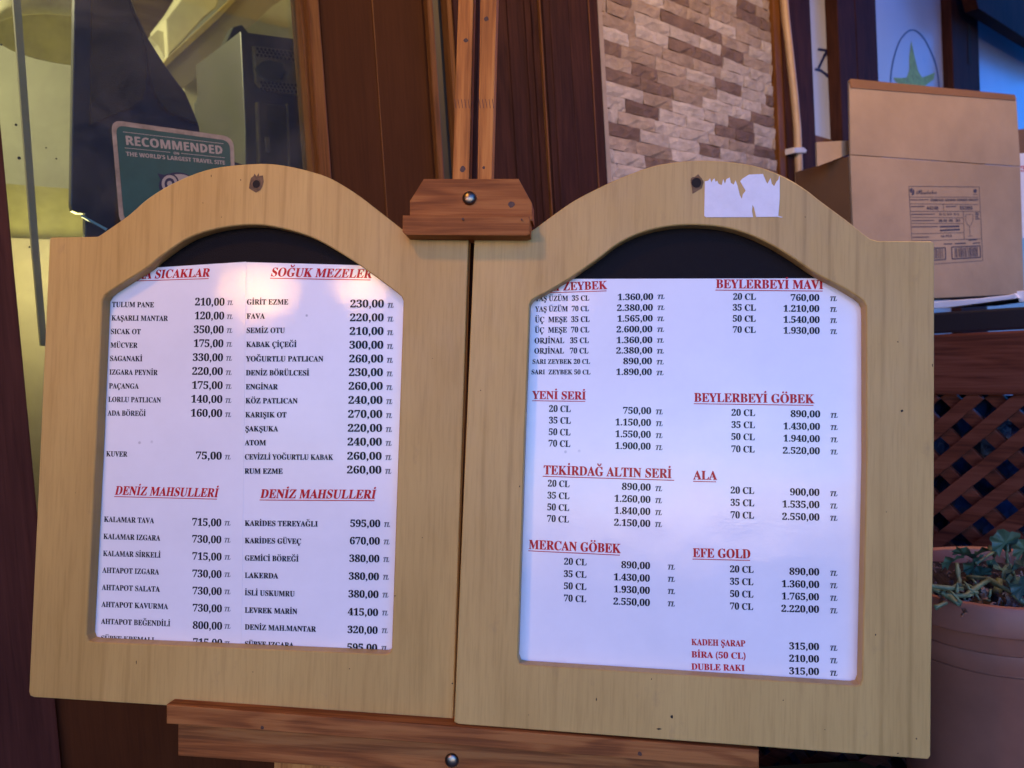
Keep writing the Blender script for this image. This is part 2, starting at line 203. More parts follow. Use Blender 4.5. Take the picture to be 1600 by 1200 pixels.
[66,74,363,62,119,-72,97,-70,76,-66,56,-59,39,-50,25,-38,13,-24,4,-9,-2,7,-4,25,-2,42,3,55,12,67,23,75,35,80,49,82,63,80,76,76,87,68,95,57,100,45,102,30,101,20,98,9,93,-1,88,-11,85,-17,84,-21,88,-34,98,-42,115,-44,131,-42,144,-37,152,-27,158,-14,161,3,162,24,162,403,162,421,160,437,156,449,151,459,144,467,134,472,122,476,106,480,87,482,87,500,345,500,345,482,328,480,315,477,304,473,296,468,289,460,285,451,282,439,281,422,280,403,280,97,262,4,209,-53,46,48,47,46,49,48,45,49,46,45,50,49,45,51,50,44,51,45,44,52,51,43,52,44,43,53,52,42,53,43,42,54,53,41,54,42,41,55,54,40,55,41,40,56,55,39,56,40,39,57,56,38,57,39,38,58,57,37,58,38,36,58,37,36,59,58,36,60,59,14,16,15,14,17,16,13,17,14,13,18,17,12,18,13,12,19,18,11,19,12,11,20,19,10,20,11,10,21,20,9,21,10,9,22,21,8,22,9,35,60,36,8,23,22,8,24,23,7,24,8,35,61,60,34,61,35,7,25,24,6,25,7,6,26,25,33,61,34,6,27,26,6,28,27,5,28,6,32,61,33,5,29,28,31,61,32,4,29,5,4,30,29,30,61,31,4,61,30,3,61,4,3,0,61,2,0,3,1,0,2],
[66,75,560,75,18,0,18,19,40,22,58,27,69,35,77,47,81,65,83,88,83,416,81,437,77,454,69,466,57,474,40,479,18,482,18,500,266,500,266,482,250,480,236,477,225,474,217,470,210,464,206,456,203,445,201,432,201,416,201,257,353,410,369,429,379,445,383,459,376,472,355,479,319,482,319,500,533,500,533,482,524,482,479,472,431,444,378,396,297,313,509,51,518,41,526,33,535,27,544,23,556,20,570,19,570,0,308,0,308,19,319,19,328,20,336,20,343,21,349,22,353,23,361,27,365,32,367,38,364,46,358,58,347,72,219,235,201,218,201,88,202,65,206,47,214,35,226,27,243,22,266,19,266,0,14,16,15,14,17,16,34,36,35,34,37,36,13,17,14,13,18,17,33,38,34,38,37,34,33,39,38,13,19,18,12,19,13,32,39,33,12,20,19,12,21,20,11,21,12,32,40,39,31,40,32,11,22,21,10,22,11,10,23,22,30,40,31,10,24,23,9,24,10,9,25,24,29,40,30,29,41,40,8,25,9,8,26,25,28,41,29,7,26,8,7,27,26,27,41,28,27,42,41,27,43,42,7,66,27,66,65,27,65,43,27,64,43,65,7,67,66,6,67,7,6,68,67,63,43,64,5,68,6,5,69,68,62,43,63,62,44,43,4,69,5,4,70,69,61,44,62,61,45,44,60,45,61,3,70,4,3,71,70,60,46,45,59,46,60,59,47,46,58,47,59,3,72,71,2,72,3,58,48,47,57,48,58,2,73,72,1,73,2,56,48,57,55,48,56,55,49,48,54,49,55,53,49,54,52,49,53,0,73,1,0,74,73,51,49,52,51,50,49],
[66,76,468,48,17,0,17,19,40,22,57,27,69,35,76,47,80,65,82,88,82,416,80,438,76,455,68,466,57,474,40,479,18,482,18,500,274,500,274,482,256,481,241,479,229,476,219,472,211,466,206,457,203,446,201,433,200,416,200,91,200,75,201,62,204,52,207,44,212,38,219,34,229,32,241,31,257,30,290,32,320,36,346,44,368,54,388,69,406,87,422,110,436,138,449,170,469,170,441,0,14,16,15,14,17,16,13,17,14,13,18,17,13,19,18,13,20,19,12,20,13,12,21,20,11,21,12,11,22,21,10,22,11,10,23,22,10,24,23,9,24,10,9,25,24,8,25,9,8,26,25,7,26,8,7,27,26,44,46,45,44,47,46,43,47,44,42,47,43,7,28,27,6,28,7,41,47,42,6,29,28,40,47,41,5,29,6,5,30,29,39,47,40,5,31,30,4,31,5,4,32,31,38,47,39,4,33,32,37,47,38,3,33,4,3,34,33,3,35,34,36,47,37,3,36,35,3,47,36,2,47,3,1,47,2,0,47,1],
[66,77,696,64,15,0,15,19,38,22,55,27,67,35,76,47,81,64,83,87,83,420,82,435,80,447,77,456,73,464,66,470,58,475,47,478,33,480,16,482,16,500,203,500,348,156,493,500,678,500,678,482,657,478,640,473,629,465,621,453,617,436,615,415,615,94,616,75,617,59,620,47,625,37,631,30,639,25,649,22,662,20,677,19,677,0,434,0,434,19,451,21,464,24,475,27,483,32,490,39,494,48,497,60,499,74,499,91,499,438,316,0,296,0,116,427,116,88,118,63,123,44,131,32,144,25,162,21,186,19,186,0,17,19,18,17,16,19,16,15,19,15,14,19,14,13,19,13,55,19,55,20,19,20,52,21,52,22,21,52,24,22,24,23,22,52,25,24,52,26,25,12,55,13,52,27,26,11,55,12,10,55,11,52,28,27,9,55,10,20,53,52,51,28,52,51,29,28,8,55,9,8,56,55,54,20,55,7,56,8,51,30,29,54,53,20,51,31,30,50,31,51,7,57,56,6,57,7,50,32,31,49,32,50,5,57,6,5,58,57,48,32,49,48,33,32,47,33,48,47,34,33,4,58,5,4,59,58,46,34,47,46,35,34,3,59,4,3,60,59,45,35,46,45,36,35,44,36,45,2,60,3,44,37,36,2,61,60,43,37,44,43,38,37,1,61,2,42,38,43,1,62,61,42,39,38,0,62,1,0,63,62,41,39,42,41,40,39],
[66,78,542,51,442,-12,117,384,117,86,119,63,123,46,130,34,142,26,159,21,183,19,183,0,20,0,20,19,36,20,49,22,59,25,68,30,74,37,78,45,81,56,83,70,83,86,83,426,62,452,47,469,40,476,34,478,28,480,20,482,20,500,172,500,429,185,429,414,429,431,427,444,424,455,420,463,413,469,405,474,394,477,380,480,364,482,364,500,527,500,527,482,504,479,487,474,476,466,469,455,465,437,463,414,463,-12,27,29,28,27,26,29,26,25,29,25,24,29,24,30,29,40,42,41,40,43,42,39,43,40,39,44,43,38,44,39,38,45,44,37,45,38,23,30,24,37,46,45,36,46,37,35,46,36,22,30,23,35,47,46,34,47,35,33,47,34,33,48,47,21,30,22,32,48,33,32,49,48,31,49,32,20,1,21,1,30,21,30,49,31,30,50,49,20,2,1,0,30,1,0,50,30,19,2,20,19,3,2,18,3,19,18,4,3,17,4,18,17,5,4,16,5,17,15,5,16,15,6,5,14,6,15,14,7,6,13,7,14,12,7,13,12,8,7,11,8,12,10,8,11,10,9,8],
[66,79,577,66,286,-12,251,-10,217,-3,185,8,155,23,128,42,104,63,82,88,64,116,49,147,39,180,32,214,30,250,32,286,39,320,49,353,64,383,82,411,104,436,129,458,157,477,187,492,220,503,254,510,291,512,327,510,360,503,392,492,422,478,449,459,473,438,495,413,513,385,528,355,539,322,545,287,547,250,545,214,539,180,528,147,513,116,495,88,473,63,448,42,420,23,390,8,357,-3,323,-10,291,13,361,40,403,118,417,250,413,321,401,380,382,427,355,460,323,480,285,487,215,460,173,382,159,250,163,179,175,120,195,74,221,40,253,20,23,25,24,23,26,25,22,26,23,22,27,26,21,27,22,21,57,27,57,28,27,20,57,21,20,58,57,56,28,57,55,28,56,55,29,28,19,58,20,19,59,58,54,29,55,54,30,29,18,59,19,54,31,30,17,59,18,53,31,54,53,32,31,16,59,17,53,33,32,15,59,16,15,60,59,52,33,53,52,34,33,14,60,15,52,35,34,51,35,52,13,60,14,51,36,35,12,60,13,11,60,12,11,61,60,50,36,51,50,37,36,50,38,37,10,61,11,50,39,38,9,61,10,9,62,61,8,62,9,50,40,39,8,63,62,49,40,50,7,63,8,49,41,40,6,63,7,49,42,41,6,64,63,5,64,6,49,43,42,4,64,5,49,44,43,4,65,64,48,44,49,3,65,4,48,45,44,3,48,65,3,45,48,2,45,3,2,46,45,2,47,46,1,47,2,1,0,47],
[66,80,459,61,17,0,17,19,40,22,57,27,69,35,76,47,80,65,82,88,82,416,80,437,76,454,68,465,57,473,40,479,18,482,18,500,235,500,291,498,336,492,369,483,392,471,412,455,428,437,440,415,447,391,449,364,444,325,428,292,403,264,367,243,321,230,265,226,200,226,200,88,201,65,206,47,213,35,225,27,242,22,265,19,265,0,200,252,221,252,254,255,280,263,298,277,311,298,318,326,321,361,319,396,312,425,302,446,286,461,265,470,237,473,224,473,214,470,208,465,203,459,201,449,200,437,14,16,15,14,17,16,14,18,17,14,19,18,14,20,19,13,20,14,12,54,13,54,20,13,12,55,54,53,20,54,11,55,12,11,56,55,53,21,20,52,21,53,11,57,56,10,57,11,10,58,57,51,21,52,10,59,58,51,22,21,9,59,10,9,60,59,50,22,51,9,41,60,8,41,9,50,23,22,49,23,50,7,41,8,49,24,23,48,24,49,48,25,24,48,26,25,47,26,48,46,26,47,46,27,26,45,27,46,45,28,27,44,28,45,44,29,28,43,29,44,42,29,43,7,42,41,7,32,42,32,29,42,32,30,29,32,31,30,7,33,32,6,33,7,6,34,33,5,34,6,5,35,34,4,35,5,4,36,35,3,36,4,3,37,36,3,38,37,2,38,3,2,39,38,1,39,2,0,39,1,0,40,39],
[66,81,577,70,415,-127,325,-113,255,-71,205,-1,170,14,139,33,111,55,87,81,67,110,51,142,40,176,33,212,30,250,32,286,39,320,49,353,64,383,82,411,104,436,129,458,157,477,187,492,220,503,254,510,291,512,327,510,360,503,392,492,422,478,449,459,473,438,495,413,513,385,528,355,539,322,545,287,547,250,542,193,526,141,499,94,462,54,417,23,363,0,395,-49,437,-79,488,-88,504,-88,521,-85,540,-80,544,-101,499,-115,457,-124,291,13,361,40,403,118,417,250,413,321,402,380,382,427,356,460,323,480,285,487,215,460,173,382,159,250,163,179,175,120,195,74,222,40,254,20,23,25,24,23,26,25,22,26,23,22,27,26,21,27,22,21,61,27,61,28,27,20,61,21,20,62,61,60,28,61,59,28,60,59,29,28,19,62,20,19,63,62,58,29,59,58,30,29,18,63,19,58,31,30,17,63,18,57,31,58,57,32,31,16,63,17,57,33,32,15,63,16,15,64,63,56,33,57,56,34,33,14,64,15,56,35,34,55,35,56,13,64,14,55,36,35,12,64,13,11,64,12,11,65,64,54,36,55,54,37,36,10,65,11,54,38,37,10,66,65,9,66,10,8,66,9,54,39,38,8,67,66,53,39,54,7,67,8,53,40,39,6,67,7,6,68,67,5,68,6,53,41,40,5,69,68,52,41,53,4,69,5,52,42,41,4,52,69,3,52,4,3,42,52,3,43,42,2,43,3,2,44,43,1,44,2,1,45,44,47,49,48,46,49,47,45,49,46,1,49,45,1,50,49,0,50,1,0,51,50],
[66,82,519,63,17,0,17,19,40,22,57,27,69,35,76,47,80,65,82,88,82,416,80,437,76,454,68,465,57,473,40,479,18,482,18,500,238,500,306,496,361,486,403,468,434,442,452,409,458,367,446,313,408,273,346,246,474,55,482,44,490,35,497,28,504,23,514,20,525,19,527,19,527,0,372,0,221,233,200,233,200,88,201,65,206,47,213,35,225,27,242,22,265,19,265,0,200,257,223,257,258,260,286,269,307,284,322,305,330,333,333,369,324,427,295,462,246,473,229,472,216,469,208,464,204,455,201,442,200,423,14,16,15,14,17,16,14,18,17,14,56,18,56,19,18,13,56,14,12,56,13,12,57,56,55,19,56,11,57,12,11,58,57,11,59,58,55,20,19,10,59,11,10,60,59,54,20,55,10,61,60,9,61,10,54,21,20,9,62,61,8,62,9,53,21,54,8,46,62,7,46,8,53,22,21,52,22,53,52,23,22,51,23,52,51,24,23,50,24,51,49,24,50,49,25,24,48,25,49,47,25,48,7,37,46,37,47,46,37,25,47,37,36,25,36,26,25,7,38,37,35,26,36,6,38,7,6,39,38,5,39,6,5,40,39,35,27,26,4,40,5,4,41,40,35,28,27,35,29,28,3,41,4,3,42,41,35,30,29,3,43,42,2,43,3,35,31,30,2,44,43,1,44,2,35,32,31,0,44,1,0,45,44,35,33,32,35,34,33],
[66,83,428,110,47,-12,47,173,69,173,82,124,100,85,122,55,149,33,180,20,216,16,242,19,264,27,282,39,295,56,303,76,306,98,299,128,280,154,247,176,178,209,140,231,108,254,84,277,68,303,58,332,55,364,57,393,63,419,74,442,88,462,106,479,126,493,150,504,175,510,203,512,218,511,234,510,252,507,270,503,290,498,310,492,314,491,317,490,320,489,323,489,326,488,329,488,340,491,348,499,352,512,372,512,372,350,354,350,346,377,335,401,322,423,307,442,291,458,272,471,253,480,233,486,213,488,190,486,170,479,153,468,141,454,134,437,131,417,133,399,140,383,150,369,165,357,184,345,207,333,278,299,306,285,329,271,348,256,364,240,376,224,384,206,390,188,393,168,395,146,392,116,385,88,372,63,355,42,334,23,308,8,279,-2,247,-9,211,-11,199,-11,186,-10,174,-8,162,-6,150,-3,138,1,126,5,116,8,108,10,101,12,96,13,93,13,86,13,80,11,76,8,73,3,70,-3,67,-12,32,34,33,47,49,48,47,50,49,32,35,34,31,35,32,31,36,35,31,37,36,30,37,31,30,38,37,46,50,47,30,39,38,29,60,30,60,39,30,60,40,39,60,41,40,45,50,46,60,42,41,60,43,42,60,44,43,60,45,44,29,61,60,59,45,60,59,58,45,58,57,45,57,56,45,56,55,45,55,54,45,54,50,45,29,62,61,28,62,29,28,63,62,28,64,63,27,64,28,27,65,64,26,65,27,26,66,65,53,50,54,25,66,26,25,67,66,52,50,53,25,68,67,24,68,25,24,69,68,51,50,52,24,70,69,23,70,24,23,71,70,23,72,71,23,73,72,22,73,23,21,73,22,21,74,73,21,75,74,20,75,21,20,76,75,20,77,76,19,77,20,19,78,77,18,78,19,18,79,78,17,79,18,17,80,79,17,81,80,16,81,17,0,2,1,0,3,2,16,82,81,15,82,16,15,83,82,14,83,15,0,4,3,14,84,83,13,84,14,13,85,84,0,5,4,12,85,13,12,86,85,11,86,12,0,105,5,105,6,5,11,87,86,10,87,11,105,104,6,104,103,6,103,7,6,9,87,10,9,88,87,103,8,7,8,88,9,103,88,8,102,88,103,101,88,102,100,88,101,0,106,105,99,88,100,99,89,88,98,89,99,0,107,106,97,89,98,0,108,107,96,89,97,96,90,89,95,90,96,0,109,108,94,90,95,93,90,94,93,91,90,92,91,93],
[66,84,465,33,101,0,101,19,125,21,143,26,156,34,164,47,169,65,171,88,171,476,164,476,128,472,97,461,72,443,52,418,39,386,32,349,12,349,12,500,451,500,451,348,432,348,411,419,366,461,295,476,289,476,289,88,291,64,295,46,303,33,316,25,335,21,360,19,360,0,16,13,17,13,12,17,12,11,17,11,10,17,10,9,17,9,18,17,9,24,18,24,23,18,23,22,18,22,21,18,21,19,18,8,24,9,7,24,8,7,25,24,20,19,21,16,14,13,16,15,14,6,25,7,6,26,25,5,26,6,5,27,26,4,27,5,4,28,27,3,28,4,3,29,28,2,29,3,2,30,29,1,30,2,1,31,30,0,31,1,0,32,31],
[66,85,541,58,272,-14,211,-9,162,6,125,31,100,67,85,113,80,170,80,416,79,437,74,454,67,465,55,473,38,479,16,482,16,500,264,500,264,482,247,480,233,477,222,474,214,470,207,464,203,456,201,445,199,432,198,416,198,153,201,114,209,81,223,56,243,39,269,28,302,24,373,41,416,91,431,175,431,415,429,437,424,453,417,465,404,473,386,478,361,482,361,500,521,500,521,482,501,478,485,471,475,463,469,451,465,435,464,415,464,199,459,130,443,76,417,35,380,8,332,-9,13,15,14,13,16,15,42,44,43,42,45,44,12,16,13,12,17,16,41,45,42,41,46,45,12,18,17,11,18,12,40,46,41,40,47,46,11,19,18,11,20,19,10,20,11,39,47,40,39,48,47,10,21,20,9,21,10,38,48,39,9,22,21,38,49,48,9,23,22,8,23,9,37,49,38,37,50,49,8,24,23,7,24,8,36,50,37,36,51,50,7,25,24,6,25,7,6,26,25,35,51,36,35,52,51,35,53,52,34,53,35,5,26,6,5,27,26,34,54,53,5,28,27,4,28,5,33,54,34,4,29,28,33,55,54,3,29,4,3,30,29,32,55,33,3,31,30,32,56,55,2,31,3,2,32,31,2,56,32,2,57,56,1,57,2,1,0,57],
[66,86,470,41,233,-14,49,418,41,435,33,449,25,461,15,471,1,478,-15,482,-15,500,232,500,232,482,211,481,195,478,183,475,174,469,169,460,167,450,168,441,172,430,177,415,284,157,382,414,386,427,389,439,389,449,388,460,383,468,375,474,363,478,348,480,328,482,328,500,485,500,485,482,471,480,459,476,448,469,439,459,429,442,420,420,252,-14,7,9,8,7,10,9,30,32,31,30,33,32,6,10,7,6,11,10,29,33,30,29,34,33,6,12,11,28,34,29,28,35,34,6,13,12,27,35,28,5,13,6,27,36,35,5,14,13,26,36,27,4,14,5,26,37,36,4,15,14,25,37,26,3,15,4,3,16,15,24,37,25,24,38,37,3,17,16,2,17,3,23,38,24,23,39,38,2,18,17,22,39,23,1,18,2,1,19,18,21,39,22,21,40,39,0,19,1,0,20,19,20,40,21,0,40,20],
[66,87,671,62,187,-12,35,431,29,447,23,460,17,469,8,476,-3,480,-17,482,-17,500,198,500,198,482,184,480,173,478,164,474,159,469,155,461,154,451,155,439,158,425,162,409,245,168,330,387,314,438,308,453,301,464,294,472,283,476,269,479,251,482,251,500,482,500,482,482,454,478,437,468,431,452,432,445,434,436,438,424,521,182,594,406,599,422,602,435,603,446,601,458,597,466,591,473,581,477,568,480,552,482,552,500,685,500,685,482,672,478,661,471,653,462,645,450,638,435,631,417,490,-12,470,-12,347,339,209,-12,7,9,8,7,10,9,28,30,29,28,31,30,48,50,49,48,51,50,6,10,7,6,11,10,27,31,28,27,32,31,47,51,48,47,52,51,6,12,11,46,52,47,5,12,6,26,32,27,26,33,32,5,13,12,46,53,52,45,53,46,25,33,26,4,13,5,4,14,13,44,53,45,24,33,25,44,54,53,3,14,4,3,15,14,24,34,33,43,54,44,23,34,24,43,55,54,3,16,15,2,16,3,42,55,43,22,34,23,22,35,34,2,17,16,42,56,55,1,17,2,41,56,42,22,36,35,1,18,17,21,36,22,21,37,36,40,56,41,40,57,56,0,18,1,0,19,18,21,38,37,39,57,40,39,58,57,0,20,19,38,58,39,20,60,21,60,38,21,20,61,60,59,38,60,59,58,38,0,61,20],
[66,88,517,70,13,0,13,19,43,25,72,43,99,73,212,229,86,424,74,441,62,456,52,467,41,475,30,480,18,482,15,482,15,500,268,500,268,482,251,482,228,479,213,470,209,456,210,448,214,438,221,426,291,318,353,410,364,427,370,442,372,454,367,469,350,478,322,482,322,500,503,500,503,482,499,482,478,480,459,474,442,464,426,451,409,432,392,410,308,291,454,63,463,50,471,39,479,30,487,24,496,20,507,19,510,19,510,0,262,0,262,19,267,19,296,22,313,31,319,45,317,56,311,70,302,87,230,201,151,88,143,75,138,62,136,49,142,33,161,23,191,19,191,0,13,15,14,13,16,15,31,33,32,31,34,33,12,16,13,11,17,12,17,16,12,11,18,17,30,35,31,35,34,31,30,36,35,10,18,11,30,37,36,10,19,18,29,37,30,9,19,10,29,38,37,9,20,19,28,38,29,8,20,9,28,39,38,8,21,20,7,21,8,27,39,28,27,40,39,7,22,21,26,40,27,6,22,7,6,23,22,26,41,40,25,41,26,6,24,23,5,24,6,24,41,25,24,42,41,5,42,24,5,43,42,4,61,5,61,43,5,4,62,61,60,43,61,4,63,62,59,43,60,4,64,63,3,64,4,58,43,59,58,44,43,3,65,64,57,44,58,57,45,44,3,66,65,56,45,57,2,66,3,56,46,45,2,67,66,55,46,56,55,47,46,1,67,2,55,48,47,1,68,67,54,48,55,54,49,48,0,68,1,0,69,68,52,54,53,52,49,54,52,50,49,52,51,50],
[66,89,468,59,111,0,111,19,134,22,151,27,163,35,170,47,175,65,176,88,176,196,51,425,38,446,26,462,15,471,11,474,6,476,1,478,-4,479,-9,480,-15,481,-15,500,227,500,227,481,215,481,202,480,192,478,183,475,176,470,172,464,171,457,172,450,175,441,180,430,273,248,366,402,375,419,381,435,383,448,377,466,358,477,327,481,324,481,324,500,482,500,482,481,470,478,459,473,449,466,440,456,430,444,420,430,294,223,294,88,296,65,300,47,308,35,319,27,337,22,360,19,360,0,18,20,19,18,21,20,40,42,41,40,43,42,17,22,18,22,21,18,17,23,22,39,43,40,38,43,39,38,44,43,16,23,17,16,24,23,15,24,16,38,45,44,15,25,24,14,25,15,37,45,38,13,25,14,13,26,25,12,26,13,37,46,45,11,26,12,11,27,26,36,46,37,36,47,46,11,28,27,10,28,11,10,29,28,36,48,47,10,30,29,35,48,36,9,30,10,35,49,48,9,31,30,34,49,35,9,32,31,34,50,49,8,32,9,33,50,34,32,50,33,8,50,32,8,51,50,7,51,8,6,51,7,6,52,51,5,52,6,5,53,52,4,53,5,4,54,53,3,54,4,3,55,54,3,56,55,2,56,3,2,57,56,1,57,2,0,57,1,0,58,57],
[66,90,485,27,22,0,22,12,303,472,235,472,205,471,178,467,155,461,136,452,118,440,103,424,90,403,78,378,67,347,49,347,63,500,446,500,446,487,168,32,263,32,310,36,350,47,383,67,410,95,431,133,447,180,465,180,447,0,13,9,14,9,8,14,8,7,14,7,6,14,6,5,14,5,4,14,4,15,14,4,16,15,4,3,16,3,2,16,2,17,16,1,17,2,13,10,9,13,11,10,13,12,11,23,25,24,23,26,25,22,26,23,21,26,22,20,26,21,19,26,20,18,26,19,1,18,17,1,26,18,0,26,1],
[66,48,412,60,206,-7,165,-4,129,8,100,27,76,52,56,84,42,122,33,165,27,212,25,265,27,317,33,364,42,407,56,444,76,476,100,501,129,519,165,530,207,534,247,530,282,519,311,501,335,476,354,444,369,407,379,364,385,316,387,264,385,212,379,164,369,121,354,84,335,52,310,27,281,8,247,-4,206,41,231,47,249,67,260,100,267,144,271,199,273,264,271,329,267,384,260,428,249,460,231,480,207,486,183,480,165,460,153,428,145,384,141,329,139,264,141,199,145,144,153,100,165,67,182,47,17,19,18,17,20,19,16,20,17,16,21,20,15,21,16,14,21,15,14,48,21,48,22,21,14,49,48,47,22,48,14,50,49,46,22,47,13,50,14,46,23,22,13,51,50,45,23,46,12,51,13,45,24,23,12,52,51,44,24,45,11,52,12,44,25,24,11,53,52,43,25,44,10,53,11,43,26,25,10,54,53,42,26,43,9,54,10,42,27,26,8,54,9,8,55,54,41,27,42,41,28,27,7,55,8,41,29,28,40,29,41,7,56,55,6,56,7,40,30,29,6,57,56,39,30,40,5,57,6,39,31,30,5,58,57,38,31,39,4,58,5,38,32,31,4,59,58,37,32,38,3,59,4,37,33,32,3,36,59,36,33,37,3,33,36,2,33,3,2,34,33,1,34,2,1,35,34,0,35,1],
[66,49,412,39,72,0,72,39,132,39,144,40,153,44,160,49,165,58,168,71,169,87,169,456,151,435,134,417,118,401,103,389,89,382,74,380,63,381,52,386,44,395,37,406,32,419,31,434,46,439,63,445,81,452,100,462,121,475,145,491,196,529,279,529,279,87,280,73,282,61,286,52,293,45,303,40,316,39,376,39,376,0,27,29,28,27,9,29,9,30,29,26,9,27,25,9,26,24,9,25,24,10,9,8,30,9,23,10,24,22,10,23,21,10,22,21,11,10,20,11,21,19,11,20,19,12,11,18,12,19,18,13,12,17,13,18,17,14,13,16,14,17,16,15,14,7,30,8,7,31,30,7,32,31,6,32,7,6,33,32,5,33,6,5,34,33,4,34,5,4,35,34,3,35,4,3,36,35,2,36,3,0,2,1,0,36,2,0,37,36,0,38,37],
[66,50,412,68,26,0,26,76,135,187,163,217,186,244,205,269,220,292,231,315,239,337,244,359,247,383,249,408,247,433,242,454,233,469,221,480,207,487,191,489,168,485,151,475,138,457,130,432,125,400,123,361,97,363,74,369,55,378,40,392,32,410,29,434,31,452,37,468,47,484,61,498,79,510,101,520,127,528,157,532,191,534,242,530,284,519,317,501,341,477,355,447,360,412,359,394,356,378,351,361,343,345,333,327,320,308,304,288,285,266,262,242,235,215,204,184,170,151,96,81,268,81,282,83,295,87,307,94,316,104,324,117,329,132,335,155,378,155,375,0,37,39,38,36,39,37,36,40,39,35,40,36,34,40,35,34,41,40,33,41,34,33,17,41,17,42,41,32,17,33,32,18,17,16,42,17,15,42,16,32,19,18,31,19,32,14,42,15,14,43,42,31,20,19,13,43,14,30,20,31,30,21,20,12,43,13,29,21,30,12,44,43,28,21,29,11,44,12,28,22,21,11,45,44,27,22,28,10,45,11,27,23,22,10,46,45,26,23,27,9,46,10,25,23,26,9,47,46,24,23,25,9,48,47,8,48,9,8,49,48,7,49,8,7,50,49,6,50,7,6,51,50,5,51,6,5,52,51,4,52,5,4,53,52,3,53,4,3,54,53,2,54,3,2,55,54,1,55,2,1,56,55,64,66,65,64,67,66,1,57,56,63,67,64,62,67,63,61,67,62,60,67,61,59,67,60,58,67,59,1,58,57,1,67,58,0,67,1],
[66,51,412,105,179,-7,145,-6,114,-2,89,5,68,14,50,25,37,38,28,52,22,66,21,81,23,98,29,113,39,124,53,132,67,137,83,139,86,110,94,86,108,68,127,55,149,47,174,44,190,45,205,49,219,54,232,62,243,73,252,87,259,105,263,127,265,153,261,179,252,202,235,222,213,237,184,246,150,249,105,249,105,295,153,295,183,298,206,308,224,325,237,347,245,373,247,403,245,428,240,449,232,466,220,479,204,486,186,489,170,487,156,482,146,472,138,460,131,446,127,430,125,412,123,394,122,375,94,376,71,382,52,390,38,403,29,420,27,440,31,465,45,487,68,507,100,522,140,531,190,534,238,530,280,520,314,503,340,479,355,449,360,414,356,383,345,355,327,331,304,310,277,294,247,281,267,277,287,270,307,261,326,251,343,237,358,221,369,202,376,179,378,152,376,124,371,98,362,76,349,57,334,41,317,27,297,16,276,7,253,1,229,-4,204,-6,71,73,72,70,73,71,70,74,73,69,74,70,69,75,74,68,75,69,68,51,75,51,76,75,68,52,51,50,76,51,67,52,68,67,53,52,49,76,50,67,54,53,48,76,49,48,77,76,67,55,54,47,77,48,66,55,67,66,56,55,47,78,77,46,78,47,66,57,56,65,57,66,65,58,57,45,78,46,64,58,65,45,79,78,64,59,58,44,79,45,63,59,64,63,60,59,62,60,63,44,80,79,61,60,62,43,80,44,43,81,80,42,81,43,42,82,81,41,82,42,41,83,82,40,83,41,39,83,40,37,39,38,37,83,39,37,84,83,37,85,84,37,86,85,37,87,86,37,88,87,37,36,88,36,89,88,35,89,36,34,89,35,33,89,34,33,90,89,32,90,33,32,91,90,31,91,32,31,92,91,30,92,31,30,93,92,29,93,30,29,94,93,14,16,15,13,16,14,12,16,13,28,94,29,11,16,12,28,95,94,10,16,11,10,17,16,27,95,28,9,17,10,27,96,95,26,96,27,9,18,17,8,18,9,26,97,96,25,97,26,8,19,18,7,19,8,24,97,25,24,98,97,7,20,19,23,98,24,6,20,7,22,98,23,6,21,20,21,98,22,6,98,21,6,99,98,5,99,6,5,100,99,4,100,5,4,101,100,3,101,4,3,102,101,2,102,3,2,103,102,1,103,2,1,104,103,0,104,1],
[66,52,412,48,133,0,133,39,153,39,169,40,184,43,196,48,206,57,212,72,214,92,214,137,10,137,10,182,219,527,322,527,322,186,398,186,398,137,322,137,322,92,324,72,329,57,339,48,352,43,366,40,382,39,392,39,392,0,61,186,214,186,214,315,214,337,214,360,215,385,216,410,217,433,219,456,216,450,212,442,208,433,202,423,197,412,191,402,185,391,179,381,173,371,168,362,164,356,161,350,11,35,12,35,13,12,35,14,13,11,36,35,34,14,35,11,37,36,11,38,37,33,14,34,11,39,38,11,40,39,11,41,40,32,14,33,11,42,41,11,43,42,31,14,32,11,44,43,11,45,44,11,46,45,30,14,31,11,47,46,11,27,47,29,14,30,28,14,29,11,28,27,11,14,28,11,15,14,11,16,15,10,16,11,9,16,10,8,17,9,17,16,9,8,18,17,7,18,8,7,19,18,6,19,7,6,20,19,5,20,6,5,21,20,4,21,5,4,22,21,3,22,4,3,23,22,2,23,3,2,24,23,0,2,1,0,24,2,0,25,24,0,26,25],
